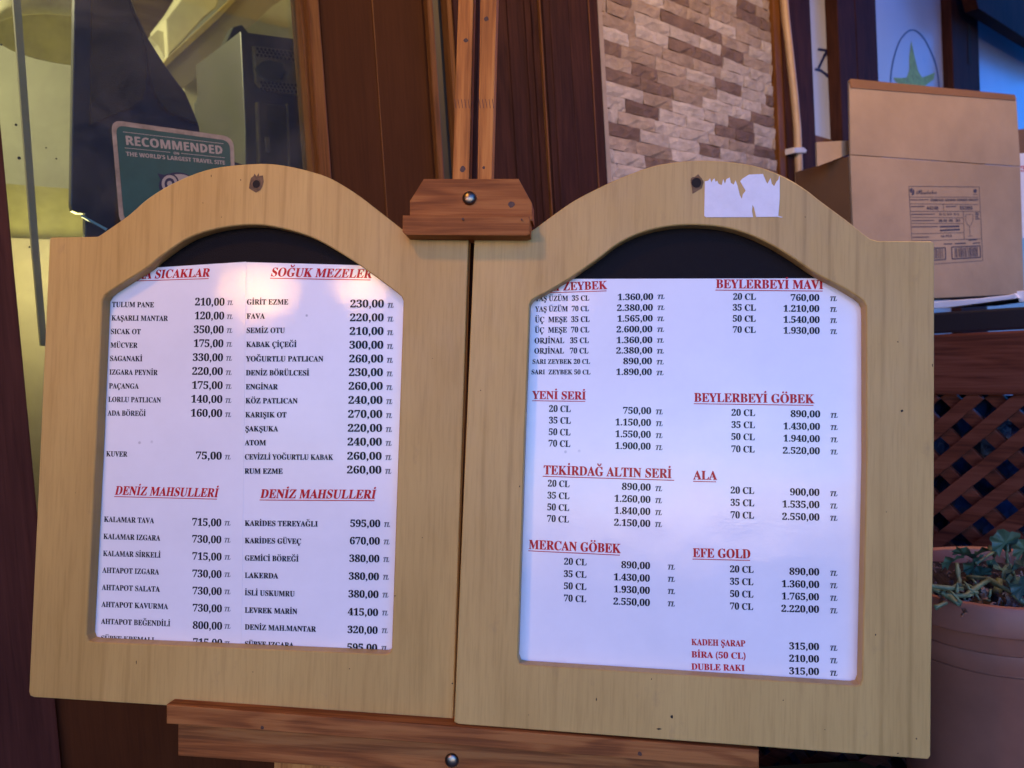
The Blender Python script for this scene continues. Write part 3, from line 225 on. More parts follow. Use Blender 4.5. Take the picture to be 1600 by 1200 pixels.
[66,53,412,83,181,-7,146,-6,117,-2,92,6,72,15,56,26,44,39,36,53,31,67,29,82,31,98,37,110,46,120,58,127,72,131,88,133,89,119,92,105,96,91,103,78,111,67,122,58,135,50,151,46,170,44,185,45,200,49,215,55,227,64,239,76,248,91,255,111,259,134,260,162,257,196,249,223,234,244,214,259,190,268,160,271,142,271,127,270,114,267,101,265,90,261,78,258,44,271,68,527,347,527,350,392,308,392,302,417,300,426,297,432,293,438,287,442,279,445,268,445,115,445,103,309,112,312,124,314,138,317,154,319,169,320,184,320,238,316,283,303,322,281,350,250,367,210,373,162,371,132,365,105,356,82,343,62,328,44,310,30,291,18,270,9,248,1,225,-3,203,-6,46,58,47,58,48,47,58,57,48,57,56,48,56,55,48,55,54,48,54,49,48,46,59,58,53,49,54,52,49,53,51,49,52,50,49,51,64,66,65,63,66,64,62,66,63,61,66,62,61,67,66,60,67,61,59,67,60,46,67,59,46,68,67,46,39,68,39,38,68,38,69,68,45,44,46,44,43,46,43,42,46,42,41,46,41,40,46,40,39,46,37,69,38,36,69,37,36,70,69,35,70,36,34,70,35,34,71,70,33,71,34,32,71,33,32,72,71,31,72,32,14,16,15,31,73,72,13,16,14,12,16,13,11,16,12,11,17,16,30,73,31,10,17,11,10,18,17,30,74,73,9,18,10,9,19,18,29,74,30,8,19,9,29,75,74,8,20,19,28,75,29,8,21,20,7,21,8,27,75,28,27,76,75,7,22,21,26,76,27,6,22,7,6,23,22,25,76,26,6,24,23,24,76,25,24,77,76,6,77,24,5,77,6,5,78,77,4,78,5,4,79,78,3,79,4,3,80,79,2,80,3,2,81,80,1,81,2,1,82,81,0,82,1],
[66,54,412,93,216,-7,181,-4,149,5,120,20,95,41,73,68,56,102,43,143,36,190,33,243,35,283,39,321,46,357,56,391,69,422,85,449,104,474,125,495,150,511,178,524,209,531,243,534,273,533,299,529,320,522,337,514,351,504,361,493,368,480,372,467,374,453,372,438,365,425,354,413,338,403,315,397,285,395,285,410,284,425,281,440,278,453,273,466,267,476,259,484,249,489,237,490,210,485,187,468,167,440,153,401,142,353,137,296,148,302,161,309,177,315,195,319,215,322,239,323,281,319,316,305,346,283,369,252,382,215,386,170,382,121,367,78,343,42,310,15,268,-2,218,41,236,45,251,54,263,70,272,94,278,125,279,163,277,199,271,228,261,250,248,266,231,275,212,278,198,277,184,273,169,267,156,259,145,251,137,243,140,178,148,127,161,89,178,62,197,47,20,22,21,20,23,22,19,23,20,19,24,23,18,24,19,18,25,24,18,26,25,17,26,18,17,27,26,16,45,17,45,27,17,45,28,27,16,46,45,44,28,45,43,28,44,16,47,46,42,28,43,42,29,28,41,29,42,15,47,16,15,48,47,41,30,29,40,30,41,39,30,40,39,31,30,14,48,15,14,49,48,38,31,39,38,32,31,37,32,38,37,33,32,13,49,14,37,34,33,36,34,37,36,35,34,13,50,49,12,50,13,11,50,12,11,51,50,56,58,57,55,58,56,10,51,11,54,58,55,54,59,58,53,59,54,52,59,53,52,60,59,51,60,52,10,60,51,9,82,10,82,81,10,81,60,10,81,80,60,80,61,60,9,83,82,79,61,80,9,84,83,9,85,84,78,61,79,9,86,85,78,62,61,9,87,86,77,62,78,8,87,9,8,88,87,76,62,77,76,63,62,75,63,76,7,88,8,7,89,88,75,64,63,74,64,75,6,89,7,6,90,89,73,64,74,73,65,64,5,90,6,72,65,73,5,91,90,72,66,65,71,66,72,4,91,5,4,92,91,70,66,71,4,69,92,69,66,70,69,67,66,4,67,69,3,67,4,2,67,3,2,68,67,1,68,2,1,0,68],
[66,55,412,12,122,0,318,446,124,446,102,442,88,429,81,409,77,372,32,372,36,527,388,527,388,490,184,0,7,4,8,4,3,8,3,9,8,3,2,9,2,10,9,2,1,10,1,11,10,0,11,1,7,5,4,7,6,5],
[66,56,412,105,201,-7,163,-5,129,1,100,12,76,26,56,43,41,63,31,85,24,109,22,134,25,164,35,190,52,212,74,231,100,249,131,266,103,284,81,304,63,324,50,347,42,372,39,400,41,422,46,444,55,465,69,484,86,501,109,515,137,525,171,532,210,534,258,530,297,518,328,497,350,471,363,440,367,405,364,377,355,354,340,335,320,318,296,301,268,285,308,264,339,242,362,219,378,195,387,168,390,139,385,97,368,61,340,31,303,10,256,-3,223,310,239,322,252,334,262,348,269,364,273,384,274,406,273,420,271,434,267,447,261,459,253,470,244,479,233,486,220,490,206,491,187,489,172,481,159,468,150,451,145,431,143,409,145,385,152,365,164,349,179,336,199,323,205,35,228,38,248,46,265,60,278,79,285,101,288,127,285,150,276,170,262,187,242,203,214,220,180,237,164,225,150,211,138,195,129,177,124,156,122,131,124,105,132,81,145,62,161,47,182,38,29,31,30,28,31,29,28,32,31,27,32,28,27,33,32,26,33,27,25,33,26,25,69,33,69,68,33,68,34,33,25,70,69,67,34,68,25,71,70,66,34,67,24,71,25,24,72,71,65,34,66,65,35,34,64,35,65,24,73,72,23,73,24,63,35,64,23,74,73,62,35,63,22,74,23,62,36,35,61,36,62,22,75,74,21,75,22,60,36,61,21,76,75,59,36,60,59,37,36,20,76,21,20,77,76,58,37,59,58,38,37,19,77,20,19,78,77,57,38,58,57,39,38,19,79,78,56,39,57,18,79,19,18,80,79,56,40,39,55,40,56,17,80,18,17,54,80,54,40,55,54,41,40,17,41,54,16,41,17,16,42,41,16,43,42,15,43,16,14,43,15,14,44,43,13,93,14,93,44,14,93,45,44,13,94,93,92,45,93,12,94,13,12,95,94,91,45,92,91,46,45,11,95,12,11,96,95,90,46,91,11,97,96,90,47,46,10,97,11,89,47,90,10,98,97,88,47,89,88,48,47,9,98,10,9,99,98,87,48,88,87,49,48,8,99,9,8,100,99,86,49,87,7,100,8,7,101,100,85,49,86,85,50,49,6,101,7,6,102,101,84,50,85,5,102,6,5,103,102,84,51,50,83,51,84,5,104,103,82,51,83,4,104,5,4,81,104,81,51,82,4,51,81,4,52,51,3,52,4,2,52,3,2,53,52,1,53,2,1,0,53],
[66,57,412,87,167,-7,140,-6,116,-2,97,5,81,14,68,24,58,36,52,49,48,62,46,76,47,86,50,95,55,103,62,110,71,115,83,118,91,97,101,78,114,62,129,49,148,42,171,39,225,63,260,134,275,253,263,239,249,228,233,217,215,209,194,204,170,203,131,207,96,220,66,242,44,272,30,310,26,355,28,389,35,421,46,449,62,474,81,494,104,511,131,524,161,531,195,534,229,531,261,522,290,508,315,488,337,461,355,428,368,388,376,341,379,286,378,247,374,209,367,172,358,138,345,107,330,79,311,54,290,33,264,15,236,3,203,-5,202,256,218,257,233,262,246,270,258,280,267,292,275,305,272,362,265,408,254,442,238,466,220,480,199,485,180,481,163,471,150,453,140,429,135,398,133,360,140,302,164,267,44,46,45,43,46,44,43,47,46,42,47,43,42,48,47,41,48,42,41,49,48,40,78,41,78,49,41,78,50,49,40,79,78,77,50,78,40,80,79,76,50,77,39,80,40,39,81,80,75,50,76,75,51,50,39,82,81,38,82,39,74,51,75,38,83,82,74,52,51,37,83,38,73,52,74,37,84,83,36,84,37,73,53,52,72,53,73,36,85,84,35,85,36,72,54,53,34,85,35,71,54,72,34,86,85,70,54,71,70,55,54,69,55,70,33,86,34,68,55,69,33,66,86,67,55,68,66,24,67,24,55,67,33,24,66,33,25,24,23,55,24,23,56,55,32,25,33,32,26,25,32,27,26,31,27,32,31,28,27,31,29,28,23,57,56,30,29,31,23,58,57,23,59,58,22,59,23,14,16,15,13,16,14,12,16,13,22,60,59,11,16,12,11,17,16,10,17,11,9,17,10,22,61,60,9,18,17,8,18,9,21,61,22,7,18,8,7,19,18,21,62,61,7,20,19,6,20,7,6,21,20,6,62,21,5,62,6,5,63,62,4,63,5,4,64,63,3,64,4,2,64,3,2,65,64,1,65,2,1,0,65],
[83,65,483,17,0,0,176,502,306,502,483,0,369,0,333,119,151,119,114,0,177,208,307,208,270,324,262,354,251,391,242,424,232,390,221,350,213,324,0,13,1,13,2,1,13,3,2,0,14,13,12,3,13,11,3,12,0,15,14,10,3,11,0,16,15,0,8,16,9,3,10,0,6,8,6,9,8,6,5,9,5,3,9,0,7,6,4,3,5],
[83,66,471,27,63,0,63,500,218,500,370,472,421,373,401,301,344,265,344,262,389,244,422,208,433,145,384,39,250,0,169,302,230,302,294,317,312,359,291,401,225,413,169,413,169,88,238,88,305,106,324,155,304,201,235,218,169,218,0,19,1,19,2,1,19,3,2,19,18,3,18,17,3,17,4,3,0,13,19,16,4,17,16,5,4,15,5,16,14,5,15,0,26,13,26,14,13,26,5,14,26,6,5,26,7,6,26,8,7,26,25,8,25,9,8,0,20,26,24,9,25,24,10,9,23,10,24,22,10,23,22,11,10,21,11,22,0,21,20,0,11,21,0,12,11],
[83,67,446,20,265,-7,138,25,64,114,41,249,68,383,147,474,275,507,350,498,422,472,387,386,331,409,275,419,182,373,150,249,180,125,275,81,336,88,403,108,403,19,338,-1,5,7,6,5,8,7,4,8,5,4,11,8,11,10,8,10,9,8,4,12,11,3,12,4,3,13,12,2,13,3,2,14,13,2,15,14,1,15,2,16,18,17,15,18,16,1,18,15,0,18,1,0,19,18],
[83,68,518,14,63,0,63,500,220,500,356,472,446,390,478,255,406,64,204,0,169,88,214,88,368,252,331,374,225,413,169,413,0,13,1,13,2,1,13,3,2,13,12,3,12,4,3,0,8,13,11,4,12,11,5,4,10,5,11,10,6,5,9,6,10,0,9,8,0,6,9,0,7,6],
[83,69,392,12,63,0,63,500,351,500,351,413,169,413,169,303,338,303,338,216,169,216,169,88,351,88,351,0,0,4,1,4,2,1,4,3,2,0,5,4,0,8,5,8,6,5,8,7,6,0,9,8,0,10,9,0,11,10],
[83,70,384,10,63,0,63,500,349,500,349,413,167,413,167,284,337,284,337,197,167,197,167,0,0,4,1,4,2,1,4,3,2,0,5,4,0,8,5,8,6,5,8,7,6,0,9,8],
[83,71,507,25,273,-7,101,59,41,251,71,387,160,475,302,507,380,499,450,476,415,391,363,411,301,419,221,398,168,339,150,249,163,162,205,103,280,81,318,83,347,88,347,193,253,193,253,281,451,281,451,22,369,1,4,6,5,4,7,6,4,9,7,9,8,7,3,10,4,10,9,4,3,11,10,3,12,11,2,12,3,2,13,12,20,22,21,20,19,22,19,23,22,1,13,2,1,14,13,18,23,19,1,15,14,1,16,15,17,23,18,16,23,17,1,23,16,0,23,1,0,24,23],
[83,72,536,12,63,0,63,500,169,500,169,304,367,304,367,500,473,500,473,0,367,0,367,216,169,216,169,0,0,2,1,0,3,2,4,6,5,4,7,6,0,10,3,10,4,3,10,9,4,9,7,4,0,11,10,8,7,9],
[83,73,272,12,22,0,22,60,83,88,83,412,22,440,22,500,250,500,250,440,189,412,189,88,250,60,250,0,4,6,5,4,7,6,3,7,4,3,8,7,2,8,3,2,9,8,1,9,2,1,10,9,0,10,1,0,11,10],
[83,74,232,14,11,-147,-25,-145,-52,-139,-52,-51,-28,-56,-2,-58,31,-51,55,-25,63,32,63,500,169,500,169,32,149,-72,93,-129,8,10,9,8,11,10,8,12,11,7,12,8,6,12,7,2,4,3,5,12,6,2,5,4,2,12,5,2,13,12,2,0,13,1,0,2],
[83,75,465,14,63,0,63,500,169,500,169,271,189,301,211,330,346,500,464,500,289,279,465,0,345,0,214,211,169,179,169,0,0,2,1,0,3,2,5,7,6,5,8,7,4,8,5,3,8,4,3,9,8,0,12,3,12,11,3,11,9,3,10,9,11,0,13,12],
[83,76,396,6,63,0,63,500,169,500,169,88,372,88,372,0,0,2,1,0,3,2,0,4,3,0,5,4],
[83,77,660,22,63,0,63,500,207,500,326,118,328,118,453,500,597,500,597,0,499,0,499,237,500,291,502,350,504,391,501,391,372,0,275,0,154,392,151,392,154,350,157,290,158,232,158,0,0,17,1,17,2,1,17,16,2,16,3,2,4,13,5,13,6,5,13,12,6,12,7,6,0,18,17,15,3,16,4,14,13,11,7,12,0,19,18,10,7,11,9,7,10,0,20,19,8,7,9,0,21,20,15,4,3,15,14,4],
[83,78,569,16,63,0,63,500,197,500,414,125,416,125,412,195,411,263,411,500,506,500,506,0,372,0,154,378,151,378,156,307,158,235,158,0,0,12,1,12,2,1,12,11,2,11,3,2,6,8,7,6,9,8,0,13,12,10,3,11,0,14,13,5,9,6,0,15,14,4,9,5,10,4,3,10,9,4],
[83,79,557,20,279,-7,145,25,66,116,41,251,66,387,145,476,279,508,413,476,491,386,517,251,491,115,413,25,279,82,376,127,405,251,376,375,279,419,182,375,152,251,182,127,5,7,6,4,7,5,4,16,7,16,8,7,4,17,16,15,8,16,3,17,4,15,9,8,3,18,17,14,9,15,2,18,3,2,19,18,13,9,14,13,10,9,2,12,19,12,10,13,1,12,2,12,11,10,1,11,12,0,11,1],
[83,80,440,16,63,0,63,500,223,500,364,458,408,344,390,262,329,201,214,178,169,178,169,0,169,265,204,265,275,283,301,340,217,413,169,413,0,15,1,15,2,1,15,3,2,15,14,3,14,4,3,0,10,15,13,4,14,13,5,4,12,5,13,11,5,12,0,11,10,0,8,11,8,5,11,8,6,5,8,7,6,0,9,8],
[83,81,557,23,378,-119,286,-7,279,-7,145,25,66,116,41,251,66,387,145,476,279,508,413,476,491,386,517,251,487,105,394,15,514,-119,279,82,376,127,405,251,376,375,279,419,182,375,152,251,182,127,7,9,8,6,9,7,6,19,9,19,10,9,6,20,19,18,10,19,5,20,6,18,11,10,5,21,20,17,11,18,4,21,5,4,22,21,16,11,17,16,12,11,4,15,22,15,12,16,3,15,4,15,13,12,3,13,15,2,13,3,2,1,13,1,14,13,0,14,1],
[83,82,462,20,63,0,63,500,209,500,360,463,408,350,395,290,361,247,315,218,462,0,345,0,225,192,169,192,169,0,169,278,203,278,278,296,301,347,277,398,201,413,169,413,0,19,1,19,2,1,19,3,2,19,18,3,18,17,3,17,4,3,0,13,19,16,4,17,16,5,4,15,5,16,14,5,15,14,6,5,0,14,13,0,11,14,11,6,14,11,7,6,11,10,7,10,8,7,0,12,11,9,8,10],
[83,83,386,28,174,-7,32,23,32,122,106,93,182,81,238,96,254,134,226,179,157,216,119,235,80,264,50,306,38,365,83,470,207,507,282,498,356,472,321,389,260,411,204,419,158,405,141,368,165,326,236,289,301,251,343,204,358,139,310,33,13,15,14,13,16,15,13,18,16,18,17,16,12,20,13,20,19,13,19,18,13,12,21,20,12,22,21,11,22,12,11,23,22,10,23,11,10,24,23,9,24,10,9,25,24,8,25,9,7,25,8,7,26,25,6,26,7,6,27,26,5,27,6,1,3,2,4,27,5,1,4,3,1,27,4,1,0,27],
[83,84,405,8,150,0,150,412,14,412,14,500,391,500,391,412,256,412,256,0,2,4,3,2,5,4,1,5,2,0,6,1,6,5,1,0,7,6],
[83,85,529,15,263,-7,111,44,60,178,60,500,165,500,165,194,190,107,265,82,341,109,364,195,364,500,470,500,470,176,447,83,379,17,2,4,3,2,5,4,9,11,10,9,12,11,8,12,9,2,6,5,1,6,2,8,13,12,7,13,8,1,7,6,7,14,13,1,14,7,0,14,1],
[83,86,455,13,169,0,0,500,107,500,201,202,209,174,220,131,228,92,235,131,246,174,254,202,348,500,455,500,285,0,0,2,1,0,3,2,9,11,10,9,12,11,0,4,3,8,12,9,0,5,4,7,12,8,0,6,5,6,12,7,0,12,6],
[83,87,677,33,127,0,0,500,104,500,168,227,177,186,186,137,193,96,199,138,208,185,216,220,289,500,389,500,461,220,470,185,478,137,485,96,491,138,500,186,509,227,573,500,677,500,550,0,429,0,361,263,356,286,349,319,342,354,338,380,334,354,328,320,321,286,315,262,248,0,0,2,1,0,3,2,9,11,10,9,27,11,27,12,11,18,20,19,18,21,20,9,28,27,26,12,27,9,29,28,25,12,26,9,30,29,24,12,25,9,31,30,23,12,24,22,12,23,9,32,31,0,4,3,17,21,18,8,32,9,22,13,12,0,5,4,16,21,17,22,14,13,7,32,8,6,32,7,15,21,16,0,6,5,22,15,14,0,32,6,22,21,15],
[83,88,467,12,0,0,166,258,11,500,127,500,235,320,341,500,455,500,298,252,467,0,346,0,230,189,113,0,1,3,2,1,4,3,4,6,5,4,7,6,1,7,4,0,7,1,0,10,7,10,8,7,0,11,10,9,8,10],
[83,89,437,9,166,0,166,191,0,500,115,500,218,294,323,500,437,500,271,195,271,0,1,3,2,1,4,3,4,6,5,4,7,6,1,7,4,1,8,7,0,8,1],
[83,90,405,10,17,0,17,69,256,412,23,412,23,500,382,500,382,431,143,88,389,88,389,0,3,5,4,3,6,5,3,2,6,2,7,6,1,7,2,1,8,7,1,9,8,0,9,1],
[83,48,401,18,200,-7,67,61,25,250,42,389,97,477,200,508,332,440,375,250,357,112,302,24,200,78,254,121,270,250,254,379,200,422,145,379,130,250,145,121,4,6,5,3,14,4,14,6,4,14,13,6,13,7,6,3,15,14,2,15,3,2,16,15,12,7,13,1,16,2,1,17,16,11,7,12,11,8,7,1,10,17,10,8,11,10,9,8,1,9,10,0,9,1],
[83,49,401,11,183,0,183,289,185,337,186,389,171,374,150,354,92,308,41,372,202,500,289,500,289,0,7,9,8,7,3,9,3,10,9,7,4,3,2,10,3,7,5,4,6,5,7,1,10,2,0,10,1],
[83,50,401,24,28,0,28,74,153,200,215,265,248,313,258,359,242,404,197,419,141,405,84,368,27,436,72,471,129,497,205,507,290,489,344,441,363,372,347,297,299,229,224,154,160,94,160,89,377,89,377,0,12,14,13,11,14,12,11,15,14,10,15,11,10,7,15,7,16,15,9,8,10,8,7,10,6,16,7,5,16,6,5,17,16,4,17,5,3,17,4,3,18,17,2,18,3,2,19,18,1,19,2,1,20,19,1,21,20,1,22,21,1,23,22,0,23,1],
[83,51,401,32,171,-7,27,20,27,110,94,85,160,77,239,97,262,152,251,187,215,209,141,216,104,216,104,298,142,298,213,306,245,330,254,365,238,407,183,422,121,409,76,385,27,458,96,493,190,507,313,476,358,388,327,305,250,263,250,261,341,225,373,146,351,68,285,13,21,23,22,20,23,21,20,24,23,19,18,20,18,17,20,17,24,20,16,24,17,15,24,16,15,25,24,14,25,15,13,25,14,12,25,13,12,26,25,10,12,11,10,26,12,10,27,26,10,28,27,10,9,28,9,8,28,8,29,28,7,29,8,6,29,7,5,29,6,5,30,29,1,3,2,4,30,5,1,4,3,1,30,4,1,31,30,0,31,1],
[83,52,401,20,225,0,225,104,12,104,12,177,231,500,328,500,328,186,389,186,389,104,328,104,328,0,105,186,225,186,225,270,226,310,228,353,230,379,227,379,214,352,197,324,3,5,4,3,17,5,17,16,5,16,6,5,3,18,17,15,6,16,14,6,15,3,19,18,3,11,19,13,6,14,12,6,13,3,12,11,3,6,12,3,7,6,3,8,7,2,8,3,1,8,2,0,9,1,9,8,1,0,10,9],
[83,53,401,23,169,-7,95,0,34,20,34,111,97,89,165,79,237,98,262,158,162,234,121,230,86,223,44,245,63,500,334,500,334,410,155,410,146,312,172,317,210,319,291,302,348,251,368,167,318,40,11,15,12,15,13,12,15,14,13,11,16,15,17,19,18,16,19,17,11,19,16,11,20,19,11,8,20,8,21,20,10,9,11,9,8,11,7,21,8,7,22,21,6,22,7,2,4,3,5,22,6,2,5,4,2,22,5,2,0,22,1,0,2],
[83,54,401,33,207,-7,115,16,49,89,25,212,31,298,53,377,97,444,169,489,275,506,310,505,342,501,342,416,313,421,282,423,186,403,138,348,122,267,126,267,166,308,235,325,339,284,377,167,332,39,205,78,256,99,275,165,258,223,207,244,167,234,139,207,130,174,138,129,164,92,7,9,8,7,10,9,7,11,10,6,12,7,12,11,7,5,13,6,13,12,6,5,14,13,5,15,14,4,15,5,4,16,15,18,20,19,17,20,18,3,16,4,17,27,20,27,26,20,26,21,20,3,17,16,3,27,17,3,28,27,3,29,28,25,21,26,2,29,3,2,30,29,2,31,30,25,22,21,24,22,25,2,32,31,23,22,24,2,23,32,1,23,2,1,22,23,1,0,22],
[83,55,401,7,78,0,265,411,19,411,19,500,377,500,377,433,188,0,2,4,3,2,5,4,2,1,5,1,6,5,0,6,1],
[83,56,401,38,200,-7,70,29,25,127,53,210,120,261,63,312,40,387,62,453,121,493,200,506,280,493,338,453,360,386,334,312,270,264,321,231,360,188,375,130,353,57,292,10,200,308,242,335,261,378,243,416,200,429,157,416,139,378,158,336,199,71,258,88,277,132,266,166,238,192,204,213,195,218,143,182,123,133,142,88,8,10,9,7,10,8,7,11,10,6,24,7,24,11,7,24,12,11,6,25,24,23,12,24,6,26,25,22,12,23,5,26,6,22,13,12,5,27,26,21,13,22,5,20,27,20,13,21,4,20,5,20,14,13,4,14,20,4,15,14,3,15,4,3,34,15,34,16,15,3,35,34,33,16,34,32,16,33,2,35,3,31,16,32,31,17,16,2,36,35,30,17,31,2,37,36,29,17,30,29,18,17,1,37,2,1,28,37,28,18,29,1,18,28,1,19,18,0,19,1],
[83,57,401,33,125,-7,90,-6,57,-2,57,83,87,78,118,76,214,96,262,151,278,232,274,232,235,190,163,174,61,215,22,332,68,459,193,506,285,482,351,410,375,286,369,201,347,121,303,55,231,9,193,255,234,265,261,292,270,324,262,370,237,407,195,421,144,400,125,333,141,276,14,16,15,14,17,16,13,30,14,30,29,14,29,17,14,28,17,29,28,18,17,27,18,28,13,31,30,26,18,27,13,32,31,12,32,13,25,18,26,24,18,25,24,19,18,12,23,32,23,8,24,8,19,24,12,9,23,9,8,23,12,10,9,7,19,8,11,10,12,7,20,19,6,20,7,6,21,20,5,21,6,2,4,3,2,5,4,2,21,5,2,22,21,2,0,22,1,0,2],
[66,40,221,18,138,-117,89,-47,56,31,36,115,29,202,36,290,56,376,89,455,138,527,199,527,154,454,121,374,102,289,95,203,102,118,121,35,154,-44,198,-117,7,9,8,7,10,9,6,10,7,6,11,10,5,11,6,5,12,11,4,12,5,4,13,12,4,14,13,3,14,4,3,15,14,2,15,3,2,16,15,1,16,2,1,17,16,0,17,1],
[66,41,221,18,23,-117,68,-44,100,35,120,118,126,203,120,289,100,374,67,454,22,527,83,527,132,455,166,376,185,290,192,202,185,115,166,31,132,-47,83,-117,7,9,8,7,10,9,7,11,10,6,11,7,6,12,11,5,12,6,5,13,12,4,13,5,3,13,4,3,14,13,2,14,3,2,15,14,1,15,2,1,16,15,0,16,1,0,17,16],
[75,80,507,128,178,-5,128,1,90,18,66,45,58,77,63,105,78,127,101,141,128,146,149,143,165,135,175,122,178,105,174,90,162,79,146,71,128,67,116,62,111,52,116,40,128,27,148,17,172,14,216,24,257,55,296,107,334,183,299,171,296,170,293,169,289,167,282,164,276,162,270,160,266,159,261,159,256,161,254,167,258,172,269,180,285,187,304,195,324,201,344,205,433,343,540,425,500,437,452,442,382,436,315,420,255,392,204,353,169,309,157,268,161,249,172,235,188,226,205,223,228,226,253,236,277,252,299,272,319,295,334,321,343,339,350,355,354,370,356,381,361,397,368,403,376,393,379,364,374,319,359,278,335,244,304,219,267,202,226,197,188,202,159,216,141,238,135,266,140,295,154,325,178,355,210,383,250,409,296,431,374,453,452,461,511,455,565,437,584,442,601,447,618,450,634,451,642,449,645,444,640,440,625,435,588,424,610,407,626,386,637,363,641,339,635,306,616,275,586,247,546,223,498,206,442,195,417,137,382,88,340,48,291,19,237,1,451,217,482,228,509,247,533,272,552,302,564,335,568,369,565,394,557,411,530,386,504,346,479,289,88,90,89,88,91,90,87,47,88,47,91,88,94,96,95,93,96,94,93,97,96,92,97,93,92,98,97,91,98,92,87,48,47,46,91,47,91,99,98,45,91,46,45,99,91,87,49,48,45,100,99,86,49,87,44,124,45,124,100,45,124,101,100,86,50,49,44,125,124,123,101,124,85,50,86,123,102,101,68,70,69,67,70,68,122,102,123,67,71,70,85,51,50,122,103,102,44,126,125,84,51,85,66,71,67,65,71,66,121,103,122,65,72,71,121,104,103,64,72,65,83,51,84,83,52,51,44,127,126,43,127,44,121,105,104,63,72,64,120,105,121,82,52,83,62,72,63,62,73,72,82,53,52,120,106,105,119,106,120,61,73,62,81,53,82,43,116,127,61,74,73,119,107,106,118,107,119,60,74,61,81,54,53,80,54,81,59,74,60,80,55,54,118,108,107,117,108,118,59,75,74,79,55,80,58,75,59,79,56,55,116,108,117,57,75,58,79,57,56,116,109,108,79,75,57,79,76,75,43,109,116,78,76,79,43,110,109,42,110,43,78,77,76,41,110,42,40,110,41,40,26,110,26,111,110,39,26,40,39,27,26,25,111,26,38,27,39,37,27,38,37,28,27,37,29,28,37,30,29,37,31,30,36,31,37,36,32,31,36,33,32,35,33,36,35,34,33,7,9,8,7,10,9,6,10,7,25,112,111,6,11,10,5,11,6,5,12,11,24,112,25,5,13,12,4,13,5,4,14,13,24,113,112,4,15,14,3,16,4,16,15,4,3,17,16,3,18,17,23,113,24,3,19,18,23,114,113,2,19,3,2,20,19,2,21,20,22,114,23,22,115,114,1,21,2,1,22,21,1,115,22,1,0,115],
[75,97,390,64,231,-5,213,-2,198,8,187,23,184,44,140,8,91,-4,62,0,38,14,23,35,18,63,22,92,35,120,54,148,80,173,109,195,141,212,174,223,206,227,240,219,257,195,271,224,354,227,285,87,277,69,270,55,266,46,265,41,266,35,271,33,279,35,289,41,302,50,316,60,330,72,341,83,356,68,320,37,287,14,257,0,107,13,132,21,160,44,189,78,215,119,235,157,242,180,240,190,234,199,226,205,216,206,203,203,188,194,172,179,154,160,138,138,123,115,110,91,99,68,92,47,90,29,91,24,96,19,102,15,17,19,18,21,23,22,20,23,21,16,19,17,16,50,19,50,49,19,49,20,19,15,50,16,15,51,50,48,20,49,15,52,51,47,20,48,14,52,15,47,23,20,14,53,52,46,23,47,45,23,46,14,54,53,13,54,14,13,55,54,44,23,45,12,55,13,12,56,55,11,56,12,43,23,44,11,57,56,10,57,11,10,58,57,43,24,23,34,36,35,42,24,43,33,36,34,42,25,24,10,59,58,33,37,36,9,59,10,32,37,33,42,26,25,31,37,32,9,60,59,42,4,26,4,27,26,42,5,4,3,27,4,41,5,42,30,37,31,3,28,27,30,38,37,8,60,9,29,38,30,3,29,28,3,38,29,8,61,60,8,62,61,2,38,3,40,5,41,8,63,62,8,40,63,7,40,8,2,39,38,7,5,40,1,39,2,7,6,5,1,0,39],
[75,115,258,66,226,77,192,46,164,23,140,8,119,0,97,-5,74,-6,43,-2,22,10,9,27,4,46,7,60,14,71,25,79,39,81,53,79,62,72,68,63,70,52,68,41,61,32,52,26,44,24,40,25,38,25,46,18,58,15,81,25,101,55,109,77,115,101,118,128,119,159,119,165,119,172,119,179,118,185,111,179,101,169,89,158,76,146,64,135,53,125,40,139,56,154,75,172,98,194,124,219,128,224,132,230,143,244,153,249,163,246,167,237,165,231,160,224,155,217,153,208,155,201,160,193,185,149,193,108,189,80,176,60,195,76,212,92,50,52,51,50,53,52,49,53,50,49,54,53,49,55,54,48,55,49,48,56,55,47,56,48,46,56,47,46,57,56,46,58,57,46,59,58,45,36,46,36,59,46,36,60,59,45,37,36,35,60,36,34,60,35,45,38,37,44,38,45,33,60,34,44,39,38,32,60,33,31,60,32,44,40,39,43,40,44,31,61,60,43,41,40,42,41,43,30,61,31,30,62,61,29,62,30,64,0,65,13,15,14,29,63,62,13,16,15,12,16,13,64,1,0,28,63,29,63,1,64,12,17,16,11,17,12,11,18,17,28,1,63,10,18,11,27,1,28,10,19,18,9,19,10,27,2,1,9,20,19,9,21,20,8,24,9,24,21,9,24,22,21,26,2,27,8,25,24,23,22,24,26,3,2,8,26,25,8,3,26,7,3,8,7,4,3,7,5,4,6,5,7],
